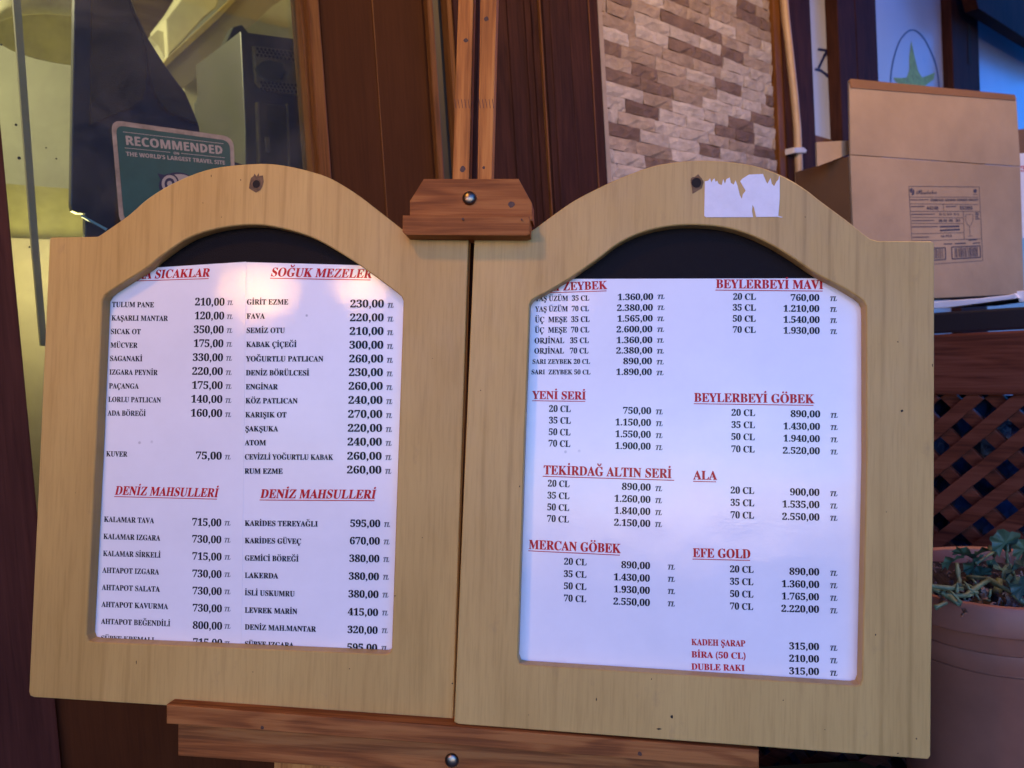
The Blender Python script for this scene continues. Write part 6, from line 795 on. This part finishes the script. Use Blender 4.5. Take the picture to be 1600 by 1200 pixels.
# ---- brown boarded bay, mouldings and fluted pilaster
dr = Thing('panelled_door', 'plain dark brown wooden door leaf between window and easel mast', 'door', FAC, .7, 0, 0)
dr.box('board', m_door, T(503, 60, -.01) , T(588, 100, -.01) - .0005, .0, H1, -.04, -.010, bev=.0015)
dr.box('board', m_door, T(588, 100, -.01) + .0005, T(673, 100, -.01), .0, H1, -.04, -.010, bev=.0015)
dr.box('joint_highlight', m_mould, T(588, 100, -.01) - .0008, T(588, 100, -.01) + .0012, 0, H1, -.04, -.0088, bev=.0004)  # paler strip painted in as a thin lit line at the joint
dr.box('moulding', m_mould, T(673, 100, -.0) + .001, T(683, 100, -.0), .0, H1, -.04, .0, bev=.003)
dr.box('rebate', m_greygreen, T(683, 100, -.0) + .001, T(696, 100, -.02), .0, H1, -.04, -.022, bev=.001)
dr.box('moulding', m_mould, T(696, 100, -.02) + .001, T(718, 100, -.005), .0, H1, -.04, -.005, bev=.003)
pl_ = Thing('fluted_pilaster', 'dark mahogany fluted pilaster between easel mast and stone wall', 'pilaster', FAC, 1.05, 0, 0)
for x0, x1, c in ((718, 800, .000), (801, 827, .003), (828, 838, .006), (839, 849, .010), (850, 856, .010), (857, 866, .014), (867, 895, .016), (896, 925, .016), (926, 941, .014)):
    pl_.box('board', m_dark, T(x0, 150, c) + .0003, T(x1 + 1, 150, c) - .0003, 0, H1, -.05, c, bev=.0016)
for x in (867, 896, 926, 850): pl_.box('lit_groove_bead', m_mould, T(x, 150, .012) - .0016, T(x, 150, .012) + .0016, 0, H1, -.05, .0155)  # beads in paler wood, coloured as lit lines
pl_.box('edge_trim', m_stripcream, T(942, 150, .01), T(948.5, 150, .01), 0, H1, -.05, .010, bev=.001)
# ---- stone wall
sw = Thing('stone_wall', 'split-face stone cladding in mixed cream and brown pieces behind the right board', 'wall', FAC, 1.5, 0, 0)
w0, w1 = T(948.5, 150, .01) + .002, T(1210, 150, 0)
sw.box('mortar_bed', m_mortar, w0, w1, 0, H1, -.06, -.012)
vari = []
for k in range(10):
    bm = bmesh.new(); nx, ny = 6, 3; g = []
    L_, Hh = 1.0, .0288
    ph = random.random() * 6
    for j in range(ny + 1):
        g.append([])
        for i in range(nx + 1):
            u, v = i / nx, j / ny; ed = (i in (0, nx)) or (j in (0, ny))
            z = .011 + .0016 * math.sin(ph + u * 5 + v * 2) + random.uniform(-.0016, .0016) - (.0022 if ed else 0) + (.001 if v > .5 else 0)
            g[-1].append(bm.verts.new((u * .1 + (0 if ed else random.uniform(-.004, .004)), v * Hh + (0 if ed else random.uniform(-.003, .003)), z)))
    for j in range(ny):
        for i in range(nx): bm.faces.new((g[j][i], g[j][i + 1], g[j + 1][i + 1], g[j + 1][i]))
    be = [e for e in bm.edges if e.is_boundary]; r_ = bmesh.ops.extrude_edge_only(bm, edges=be)
    for v in [v for v in r_['geom'] if isinstance(v, bmesh.types.BMVert)]: v.co.z = -.004
    bmesh.ops.recalc_face_normals(bm, faces=bm.faces)
    me = bpy.data.meshes.new('stone'); bm.to_mesh(me); bm.free(); me.materials.append(m_stone); vari.append(me)

rows0 = 1.62
for r_ in range(35):
    h = rows0 + r_ * .0300; a = w0 - random.uniform(0, .13)
    while a < w1:
        ln = random.choice((.115, .13, .13, .14, .10)); x0, x1 = max(a, w0), min(a + ln, w1)
        if x1 - x0 > .015:
            o = bpy.data.objects.new('stone', random.choice(vari)); COL.objects.link(o); o.parent = sw.e
            o.location = sw.loc(x0 + .0008, h, -.012); o.scale = ((x1 - x0 - .0016) / .1, 1, 1)
        a += ln
# ---- conduit and posts right of the stone
cp = Thing('corner_board', 'narrow weathered wooden strip right of the stone cladding', 'board', FAC, T(1215), 0, 0)
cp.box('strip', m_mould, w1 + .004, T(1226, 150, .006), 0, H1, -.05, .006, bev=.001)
cd_ = Thing('conduit_pipe', 'cream plastic conduit running down beside the dark post', 'pipe', FAC, T(1240), 0, .02)
bm = bmesh.new()
tube(bm, [Vector(cd_.loc(*FAC.hit(x, y, .018), .018)) for x, y in [(1217, -120), (1222, -30), (1227, 30), (1234, 90), (1240, 145), (1245, 200), (1247.5, 260), (1249, 320), (1252, 420), (1262, 700)]], .0125, 12)
mesh_obj('pipe', bm, m_pipe, cd_.e, smooth=True)
cd_.pp('pipe_clip', m_clip, [(1241, 230), (1256, 230), (1261, 234), (1260, 239), (1241, 239)], .034, .030, bev=.003)
gpn = Thing('glazed_partition', 'dark framed partition with pale blue film panes right of the conduit', 'partition', FAC, 2.6, 0, 0)
gpn.box('post', m_dark, T(1226, 150, .012) + .004, T(1272, 150, .012), 0, H1, -.05, .012, bev=.003)
gpn.box('post', m_dark, T(1314, 150, .01), T(1341, 150, .01), 0, H1, -.05, .010, bev=.003)
gpn.box('post', m_dark, T(1342, 150, -.01), T(1374, 150, -.01), 0, H1, -.05, -.010, bev=.003)
gpn.box('post', m_dark, T(1491, 150, .01), T(1532, 150, .01), 0, H1, -.05, .010, bev=.003)
gpn.pp('slot', m_hole, [(1512, 38), (1517, 38), (1518, 100), (1513, 99)], .0125, .002)
FC = -.03
pn = []
h_l = FAC.hit(1300, 219, FC)[1]
gpn.box('film_pane', m_film, T(1262, 150, FC), T(1322, 150, FC), h_l, H1, FC - .006, FC)
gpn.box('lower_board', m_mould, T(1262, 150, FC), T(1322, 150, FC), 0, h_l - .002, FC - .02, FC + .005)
gpn.box('film_pane', m_film, T(1366, 150, FC), T(1500, 150, FC), .8, H1, FC - .006, FC)
gpn.box('film_pane', m_film, T(1525, 150, FC), 5.2, .8, H1, FC - .006, FC)
gpn.box('lower_board', m_dark, T(1322, 150, FC), 5.2, 0, .798, FC - .02, FC + .005)
P = Print(FAC, FC + .0008)
for a, b, c, d, w in ((1278, 77, 1293, 79, 4), (1292, 79, 1279, 107, 4), (1273, 108, 1281, 110, 4), (1281, 109, 1292, 117, 4), (1291, 117, 1302, 123, 5.5), (1293, 80, 1288, 88, 4.5)): P.line(a, b, c, d, w)
P.build('marker_scrawl', m_ink, gpn, gpn.e)
P = Print(FAC, FC + .0008)
arc = [(1392 + 0, 150), (1392, 120), (1397, 90), (1405, 66), (1415, 52), (1424, 47), (1434, 50), (1445, 62), (1456, 84), (1464, 108), (1469, 150)]
arc = catmull(arc, 3)
for (a, b), (c, d) in zip(arc, arc[1:]): P.line(a, b, c, d, 2.0)
P.build('print_outline', m_inkgrey, gpn, gpn.e)
P = Print(FAC, FC + .0010)
star = [(1424, 64), (1430, 92), (1435, 112), (1441, 121), (1452, 117), (1461, 113), (1459, 124), (1447, 133), (1446, 142), (1452, 158), (1440, 156), (1429, 147), (1416, 156), (1404, 158), (1411, 142), (1410, 133), (1400, 128), (1396, 121), (1408, 122), (1417, 121), (1421, 110), (1421, 90)]
P.ppoly([(1429, 130)] + star + [star[0]])
P.build('starfish_print', m_green, gpn, gpn.e)
aw = Thing('awning_beam', 'dark beam slanting down across the top right pane', 'beam', FAC, 4.2, 2.6, .1)
aw.pp('beam', m_dark, [(1515, -40), (1529, 13), (1600, 59), (1680, 110), (1700, 60), (1640, -60)], .10, .05, bev=.003)
# ================================================================ terrace fence (comes out of the shopfront at a right angle)
q0 = CAM + ray(1530, 560) * 1.36
FEN = Plane(Vector((q0.x, q0.y, 0)), FAC.C.copy(), Z, FAC.C.cross(Z)); 
if FEN.C.dot(ray(1530, 560)) > 0: FEN = Plane(FEN.o, -FEN.A, Z, (-FEN.A).cross(Z))
fe = Thing('lattice_fence', 'red-brown terrace fence of crossed lattice strips under a wide top rail', 'fence', FEN, 0, 0, 0)
rt, rb = FEN.hit(1530, 520, 0)[1], FEN.hit(1530, 617, 0)[1]
s0, s1_ = -.62, .75
sgn = 1
fe.box('top_rail', m_rail, s0, s1_, rb, rt, -.045, 0, bev=.003)
c1 = FEN.hit(1535.7, 640.7, -.012); c2 = FEN.hit(1500, 670.7, -.012); c3 = FEN.hit(1571.7, 672.7, -.012)
e1 = Vector(c2) - Vector(c1); e2 = Vector(c3) - Vector(c1)            # steps between holes
pitch = (e1.length + e2.length) / 2
LB0, LT0 = .12, rb
def strip(cx, cy, ang, c0, c1_, name):
    d = Vector((math.cos(ang), math.sin(ang))); n = Vector((-d.y, d.x)); w = pitch * .235
    ts = []
    for lo, hi, p, q in ((s0, s1_, cx, d.x), (LB0, LT0, cy, d.y)):
        t0, t1 = sorted(((lo - p) / q, (hi - p) / q)); ts.append((t0, t1))
    t0, t1 = max(ts[0][0], ts[1][0]), min(ts[0][1], ts[1][1])
    if t1 - t0 < .05: return
    C0 = Vector((cx, cy)); A_, B_2 = C0 + d * t0, C0 + d * t1
    fe.prism(name, m_rail, [tuple(A_ - n * w), tuple(B_2 - n * w), tuple(B_2 + n * w), tuple(A_ + n * w)], c0, c1_, bev=.0015)
an1 = math.atan2(e1.y, e1.x); an2 = math.atan2(e2.y, e2.x)
ctr = Vector(c1) + (e1 + e2) / 2 * 0
for k in range(-26, 30):
    p = Vector(c1) + e2 * (k + .5); strip(p.x, p.y, an1, -.020, -.010, 'lattice_strip')     # along e1 (up-right), in front
    p = Vector(c1) + e1 * (k + .5); strip(p.x, p.y, an2, -.032, -.0215, 'lattice_strip')
bb = Thing('blue_bag', 'crumpled dark blue plastic bag heaped behind the lattice fence', 'bag', FEN, 0, 0, -.2)
bm = bmesh.new(); g = []
for j in range(26):
    g.append([bm.verts.new(bb.loc(-.6 + 1.3 * i / 30, .3 + (rt - .42) * j / 25, -.16 + .05 * math.sin(i * 1.3 + j * .7) * math.sin(j * .9) + random.uniform(-.025, .025))) for i in range(35)])
for j in range(25):
    for i in range(30): bm.faces.new((g[j][i], g[j][i + 1], g[j + 1][i + 1], g[j + 1][i]))
mesh_obj('bag', bm, m_tarp, bb.e)
# dark counter on the rail, white slab, carton
ds = Thing('dark_shelf', 'black lacquered shelf board lying along the top of the fence rail', 'shelf', FEN, 0, rt, -.2)
dt = FEN.hit(1530, 484, .01)[1]
ds.box('shelf_board', m_darkshelf, -.70, .75, rt + .002, dt, -.55, -.012, bev=.004)
wb = Thing('styrofoam_slab', 'thin white foam slab between the dark shelf and the cardboard carton', 'slab', FEN, 0, dt, -.2)
wb.pp('slab', m_whiteboard, [(1420, 474), (1530, 466), (1575, 461), (1586, 458), (1592, 466), (1560, 470), (1480, 481), (1420, 484)], -.02, .30, bev=.002)
wb.pp('slab_end', m_whiteboard, [(1588, 455), (1660, 448), (1660, 470), (1592, 472)], -.03, .22, bev=.002)
z0 = 1.62; cbp = CAM + ray(1338, 470) * z0
CAR = vplane(cbp.x, cbp.y, math.radians(26))
cbx = Thing('cardboard_carton', 'open brown cardboard carton with a printed goblet label, its rear flap raised', 'carton', CAR, 0, CAR.hit(1460, 470)[1], 0)
a1 = CAR.hit(1597, 350)[0]; bt = CAR.hit(1338, 243)[1]; bb_ = CAR.hit(1460, 466)[1]
bt2 = CAR.hit(1592, 250)[1]
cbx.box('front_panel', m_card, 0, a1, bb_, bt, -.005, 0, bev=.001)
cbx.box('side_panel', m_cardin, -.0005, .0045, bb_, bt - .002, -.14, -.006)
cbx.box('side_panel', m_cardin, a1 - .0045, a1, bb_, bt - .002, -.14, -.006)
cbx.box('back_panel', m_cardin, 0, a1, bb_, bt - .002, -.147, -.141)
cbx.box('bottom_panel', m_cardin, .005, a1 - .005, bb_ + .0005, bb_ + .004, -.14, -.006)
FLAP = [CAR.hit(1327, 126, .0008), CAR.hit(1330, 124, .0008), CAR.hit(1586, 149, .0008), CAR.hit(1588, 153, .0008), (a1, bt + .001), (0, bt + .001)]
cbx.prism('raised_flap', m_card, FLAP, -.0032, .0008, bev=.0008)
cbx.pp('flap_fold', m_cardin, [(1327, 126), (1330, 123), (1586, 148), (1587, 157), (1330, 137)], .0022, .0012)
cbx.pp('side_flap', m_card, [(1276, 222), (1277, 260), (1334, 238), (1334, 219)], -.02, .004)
P = Print(CAR, .0006)
def cl_(x, y): return (1400 + x / 7.5, 270 + y / 7.5)
def cline(x0, y0, x1, y1, w=.9): P.line(*cl_(x0, y0), *cl_(x1, y1), w)
def ctext(t, x0, x1, y0, y1, cap, fam='S'): a, b = cl_(x0, y0); c, d = cl_(x1, y1); P.text(t, a, c, b, d, cap / 7.5, fam)
for q in ((150, 158, 975, 165), (150, 158, 205, 1085), (975, 165, 1018, 1030), (205, 1085, 1018, 1030), (160, 285, 970, 285), (165, 362, 965, 372), (170, 452, 985, 452), (185, 522, 785, 527), (185, 592, 785, 595), (190, 715, 800, 700), (195, 800, 1000, 772), (790, 455, 800, 780), (555, 370, 560, 450)): cline(*q, .7)
ctext('P', 225, 285, 250, 250, 55, 'K'); ctext('asabahce', 285, 480, 252, 246, 52, 'K')
P.ppoly([cl_(x, y) for x, y in ((160, 190), (190, 172), (197, 195), (185, 235), (168, 230))]); P.ppoly([cl_(x, y) for x, y in ((205, 185), (218, 215), (212, 255), (180, 265), (190, 232))])
P.ppoly([cl_(x, y) for x, y in ell(928, 212, 22, 24, 8)]); cline(905, 255, 958, 255, .8)
ctext('44248', 358, 495, 433, 433, 42); ctext('332055', 745, 898, 432, 432, 42)
ctext('STEMMED GLASS', 402, 560, 332, 332, 26); ctext('CONCEPT', 845, 965, 330, 330, 26); ctext('ASSORTED', 575, 700, 332, 331, 26); ctext('SERIES', 712, 835, 331, 330, 26)
for x0, x1, y in ((168, 380, 318), (175, 335, 396), (585, 705, 396), (180, 455, 487), (185, 448, 560), (188, 492, 633), (195, 385, 755)): cline(x0, y, x1, y - 3, 1.3)
ctext('10 12', 500, 580, 498, 498, 24); ctext('24 24', 597, 655, 497, 497, 24); ctext('10 12', 672, 738, 497, 497, 24)
ctext('05 08', 500, 598, 576, 576, 30); ctext('005', 618, 665, 575, 575, 30); ctext('201', 698, 750, 574, 574, 30)
cline(512, 632, 742, 626, 2.6); cline(515, 675, 748, 664, 2.6); ctext('16 PCS', 520, 655, 760, 752, 28)
for q in ((830, 488, 890, 486), (815, 495, 818, 560), (818, 560, 838, 605), (905, 492, 900, 560), (900, 560, 882, 605), (838, 605, 860, 625), (882, 605, 862, 625), (862, 625, 868, 738), (845, 743, 900, 740), (815, 495, 830, 488), (905, 492, 890, 486)): cline(*q, .6)
for y in (470, 490, 515, 540): cline(928, y, 980 - (y % 20), y, 1.6)
cline(850, 790, 945, 784, 1.4); cline(560, 835, 660, 832, 1.6); cline(688, 830, 820, 825, 1.8); cline(900, 826, 985, 820, 1.4)
def frame(x0, y0, x1, y1, x2, y2, x3, y3):
    cline(x0, y0, x1, y1, 1.6); cline(x1, y1, x2, y2, 1.6); cline(x2, y2, x3, y3, 1.6); cline(x3, y3, x0, y0, 1.6)
frame(652, 870, 985, 856, 992, 990, 658, 1010); frame(380, 885, 577, 876, 582, 1014, 384, 1030)
rb_ = random.Random(3); x = 685
while x < 952: w = rb_.choice((3, 4, 6, 9)); cline(x, 884 - (x - 685) * .045, x + 5, 994 - (x - 685) * .06, w / 7.5); x += w + rb_.choice((4, 6, 8))
x = 400
while x < 548: w = rb_.choice((3, 4, 6, 9)); cline(x, 893 - (x - 400) * .04, x + 4, 1012 - (x - 400) * .06, w / 7.5); x += w + rb_.choice((4, 6, 8))
P.build('shipping_label', m_cardink, cbx, cbx.e)
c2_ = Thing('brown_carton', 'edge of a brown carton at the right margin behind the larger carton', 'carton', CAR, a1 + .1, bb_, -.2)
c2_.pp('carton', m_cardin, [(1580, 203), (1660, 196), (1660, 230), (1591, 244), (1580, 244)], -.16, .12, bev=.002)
c3_ = Thing('price_paper', 'strip of white paper with faint red print at the right margin', 'paper', CAR, a1 + .1, bb_, -.1)
c3_.pp('paper', m_torn, [(1585, 240), (1660, 236), (1668, 372), (1590, 372)], -.10, .0008)
P = Print(CAR, -.0995); P.text('35 CL', 1594, 1640, 268, 267, 8, 'B'); P.build('print', m_red, c3_, c3_.e)
# ================================================================ terracotta pot with geranium
pz = 1.12; pc = CAM + ray(1560, 905) * pz
rad = .150; rimz = (CAM + ray(1560, 957) * (pz - rad * .98)).z
pot = Thing('flower_pot', 'large terracotta plastic pot with ringed body right of the menu boards', 'flower pot', WP, pc.x, 0, -pc.y)
hg = rimz
prof = [(.001, .002), (.098, .002), (.102, .01), (.133, hg - .0985), (.1335, hg - .0975), (.1312, hg - .0970), (.1310, hg - .0945), (.1350, hg - .0940), (.1355, hg - .093), (.1372, hg - .0695), (.1370, hg - .0685), (.1348, hg - .0680), (.1348, hg - .0655), (.1388, hg - .0650), (.1392, hg - .064), (.1410, hg - .0420), (.1412, hg - .0405), (.1535, hg - .0395), (.1548, hg - .038), (.1552, hg - .034), (.1530, hg - .006), (.1505, hg - .0012), (.146, hg), (.141, hg - .003), (.138, hg - .02), (.132, hg - .09)]
bm = bmesh.new(); lathe(bm, prof, 72)
for v in bm.verts: v.co = Vector((v.co.x, v.co.z, v.co.y))
pb = mesh_obj('pot_body', bm, m_pot, pot.e, smooth=True); pb.data.set_sharp_from_angle(angle=.6)
bm = bmesh.new(); rg = []
rings = lathe(bm, [(.135 * k / 9 + .0005, hg - .028 + .006 * math.sin(k * 2.3)) for k in range(10)], 40)
for v in bm.verts: v.co = Vector((v.co.x, v.co.z + random.uniform(-.004, .004), v.co.y))
mesh_obj('soil', bm, m_soil, pot.e)['kind'] = 'stuff'
gr = Thing('geranium_plant', 'sparse geranium with lobed green leaves and bare stems in the terracotta pot', 'plant', WP, pc.x, hg - .03, -pc.y)
def atp(px, py, z): p = CAM + ray(px, py) * z; return Vector(gr.loc(p.x, p.z, -p.y))
def stem(px, r0, r1, name='stem', m=m_stem):
    bm = bmesh.new(); pts = [atp(*p) for p in px]; n = len(pts)
    sp = []
    for i in range(n - 1):
        for k in range(3): sp.append(pts[i].lerp(pts[i + 1], k / 3) + Vector([random.uniform(-.0008, .0008) for _ in range(3)]))
    sp.append(pts[-1]); N_ = len(sp)
    tube(bm, sp, [(r0 + (r1 - r0) * i / (N_ - 1)) * (1.35 if i % 4 == 0 else 1) for i in range(N_)], 7)
    return mesh_obj(name, bm, m, gr.e, smooth=True)
zf = 1.03
stem([(1440, 910, zf + .02), (1478, 930, zf), (1500, 945, zf - .02)], .0035, .0028)
stem([(1430, 913, zf), (1465, 917, zf), (1505, 920, zf)], .0033, .0025)
stem([(1476, 930, zf), (1510, 931, zf), (1545, 906, zf + .02)], .0030, .0030)
stem([(1512, 902, zf + .06), (1545, 905, zf + .03), (1580, 925, zf - .01), (1615, 955, zf - .02)], .0026, .0036)
stem([(1500, 917, zf + .04), (1498, 900, zf + .05), (1495, 880, zf + .06)], .0032, .0026)
stem([(1574, 880, zf + .07), (1573, 862, zf + .07), (1575, 850, zf + .07)], .002, .0014)
stem([(1460, 950, zf - .03), (1480, 942, zf - .03)], .003, .002)
stem([(1556, 930, zf + .05), (1562, 905, zf + .06)], .006, .0045)
stem([(1525, 880, zf + .07), (1545, 868, zf + .08), (1560, 856, zf + .09)], .002, .0015)
for i in range(16):
    x = 1452 + random.uniform(0, 140); y = 925 + random.uniform(-8, 28); dx = random.uniform(-26, 26); dz = random.uniform(-.02, .05)
    stem([(x, y, zf + dz), (x + dx * .5, y - random.uniform(4, 16), zf + dz), (x + dx, y - random.uniform(0, 22), zf + dz + .01)], .0019, .0009)
for i in range(14):
    x = 1452 + random.uniform(0, 140); y = 932 + random.uniform(-6, 20)
    stem([(x, y, zf), (x + random.uniform(3, 9), y - random.uniform(2, 7), zf), (x + random.uniform(6, 14), y + random.uniform(-3, 3), zf)], .0013, .0006, 'withered_stalk', m_dry)
for i in range(6): stem([(1470 + 13 * i, 925 + random.uniform(-4, 12), zf + .01 * (i % 3)), (1482 + 13 * i, 938 + random.uniform(-10, 6), zf)], .002, .0012)
def leaf(px, py, z, r, tilt, m=m_leaf, name='leaf', sq=1.0, lob=7, roll=0):
    bm = bmesh.new(); c = atp(px, py, z); n = lob * 6; 
    mr = Matrix.Rotation(roll, 3, 'Z') @ Matrix.Rotation(tilt, 3, 'X')
    pts = []
    rings = []
    for j in range(1, 5):
        q = j / 4; rg = []
        for k in range(n):
            w = 2 * math.pi * k / n; rr = r * q * (1 + q * q * (.14 * math.cos(lob * w) + .04 * math.cos(21 * w)))
            if abs(w - math.pi * 1.5) < .25: rr *= (.45 + abs(w - math.pi * 1.5) * 2.2)
            p = Vector((rr * math.cos(w) * sq, rr * math.sin(w), r * (.16 * q * q * math.cos(lob * w + 1) + .22 * q * q * math.sin(2 * w) - .10 * q)))
            rg.append(bm.verts.new(mr @ p + c))
        rings.append(rg)
    cv = bm.verts.new(c)
    for k in range(n): bm.faces.new((cv, rings[0][k], rings[0][(k + 1) % n]))
    for a, b in zip(rings, rings[1:]):
        for k in range(n): bm.faces.new((a[k], b[k], b[(k + 1) % n], a[(k + 1) % n]))
    return mesh_obj(name, bm, m, gr.e, smooth=True)
leaf(1571, 849, zf + .07, .020, .35)
leaf(1488, 878, zf + .08, .017, .9, roll=.4); leaf(1506, 866, zf + .10, .016, 1.2, roll=-.5); leaf(1522, 884, zf + .08, .018, .7, roll=.8)
leaf(1540, 862, zf + .12, .018, 1.2, roll=.2); leaf(1555, 872, zf + .11, .019, .9, roll=1.1); leaf(1596, 885, zf, .024, 1.25, m_leafb, roll=.5); leaf(1602, 860, zf + .06, .018, .6)
leaf(1588, 908, zf + .02, .022, .8, roll=1.9); leaf(1570, 895, zf + .09, .02, 1.0, roll=2.4); leaf(1533, 898, zf + .09, .014, .5); leaf(1600, 915, zf - .02, .02, .6, m_leafb, roll=1)
for x, y, z, r in ((1563, 940, zf + .02, .016), (1583, 935, zf, .017), (1506, 958, zf - .045, .009), (1535, 935, zf, .010), (1472, 938, zf, .010), (1520, 925, zf + .03, .009), (1540, 925, zf + .02, .008)):
    leaf(x, y, z, r, random.uniform(.3, 1.5), m_dry, 'withered_leaf', .7, 5, random.uniform(0, 3))
bm = bmesh.new()
for i in range(130):
    a = random.uniform(0, 6.28); r = .13 * math.sqrt(random.random()); p = Vector((r * math.cos(a), .002 + random.uniform(0, .018), r * math.sin(a)))
    q = p + Vector([random.uniform(-.012, .012), random.uniform(-.002, .010), random.uniform(-.012, .012)]); mid = (p + q) / 2 + Vector((0, random.uniform(0, .008), 0)); tube(bm, [p, mid, q], [.0009, .0016, .0006], 5)
mesh_obj('dry_litter', bm, m_dry, gr.e)['kind'] = 'stuff'
# dark planter low down, between easel ledge and pot
dp = Thing('green_planter', 'dark green planter trough on the ground below the right menu board', 'planter', WP, 0.6, 0, -1.5)
dp.box('trough', m_planter, .35, .95, .01, .62, -1.55, -1.30, bev=.01)
# guessed awning, added above the camera to cut overhead sky light, and the front continuing to the left
m_canvas = plain('dark_brown_canvas', (.06, .035, .025), .8, .3, 80)
an = Thing('awning', 'dark brown canvas awning added out of view over the pavement to cut the sky light', 'awning', FAC, 0, 3.0, 1.0)
bm = bmesh.new(); vs_ = [bm.verts.new(an.loc(*q)) for q in ((-3.2, 3.35, .02), (3.1, 3.35, .02), (3.1, 2.85, 1.5), (-3.2, 2.85, 1.5))]; bm.faces.new(vs_)
r_ = bmesh.ops.extrude_face_region(bm, geom=bm.faces[:])
for v in [v for v in r_['geom'] if isinstance(v, bmesh.types.BMVert)]: v.co.y += .01
mesh_obj('canvas', bm, m_canvas, an.e)
an.box('valance', m_canvas, -3.2, 3.1, 2.72, 2.85, 1.50, 1.505)
nb_ = Thing('neighbouring_front', 'dark brown shopfront continuing to the left of the window', 'wall', FAC, -2, 0, 0)
nb_.box('front', m_frame, -3.4, -1.105, 0, 3.3, -.2, .0)
LP = Plane(Vector((-.86, .66, 0)), Vector((0, -1, 0)), Z, Vector((1, 0, 0)))
od = Thing('sky_blocker', 'dark brown shutter leaf added out of view to keep sky light off the left board', 'blocker', LP, 0, 0, 0)
od.box('leaf', m_frame, 0, .95, .1, 2.5, -.02, .02, bev=.002)  # invented leaf, unseen, blocks sky light from the left
# house on the other side of the lane added unseen to darken the shop window's reflection
hv = Vector((.97, -.51, 0)).normalized(); hp = Vector((-.2, 1.2, 0)) + hv * 6.0
HP = Plane(hp, Vector((-hv.y, hv.x, 0)), Z, hv * -1)
m_house = plain('grey_blue_house_plaster', (.16, .17, .22), .9, .3, 20, var=.2, vscale=1)
ho = Thing('house', 'grey plastered house across the lane added unseen to dim the window reflection', 'house', HP, 0, 0, 0)
ho.box('wall', m_house, -3.4, 2.6, 0, 6.2, -3, 0)
for i in range(3):
    for j in range(1): ho.box('window', m_navy, -2.9 + 1.9 * i, -1.9 + 1.9 * i, 1.0 + 2.3 * j, 2.4 + 2.3 * j, -.01, .03)
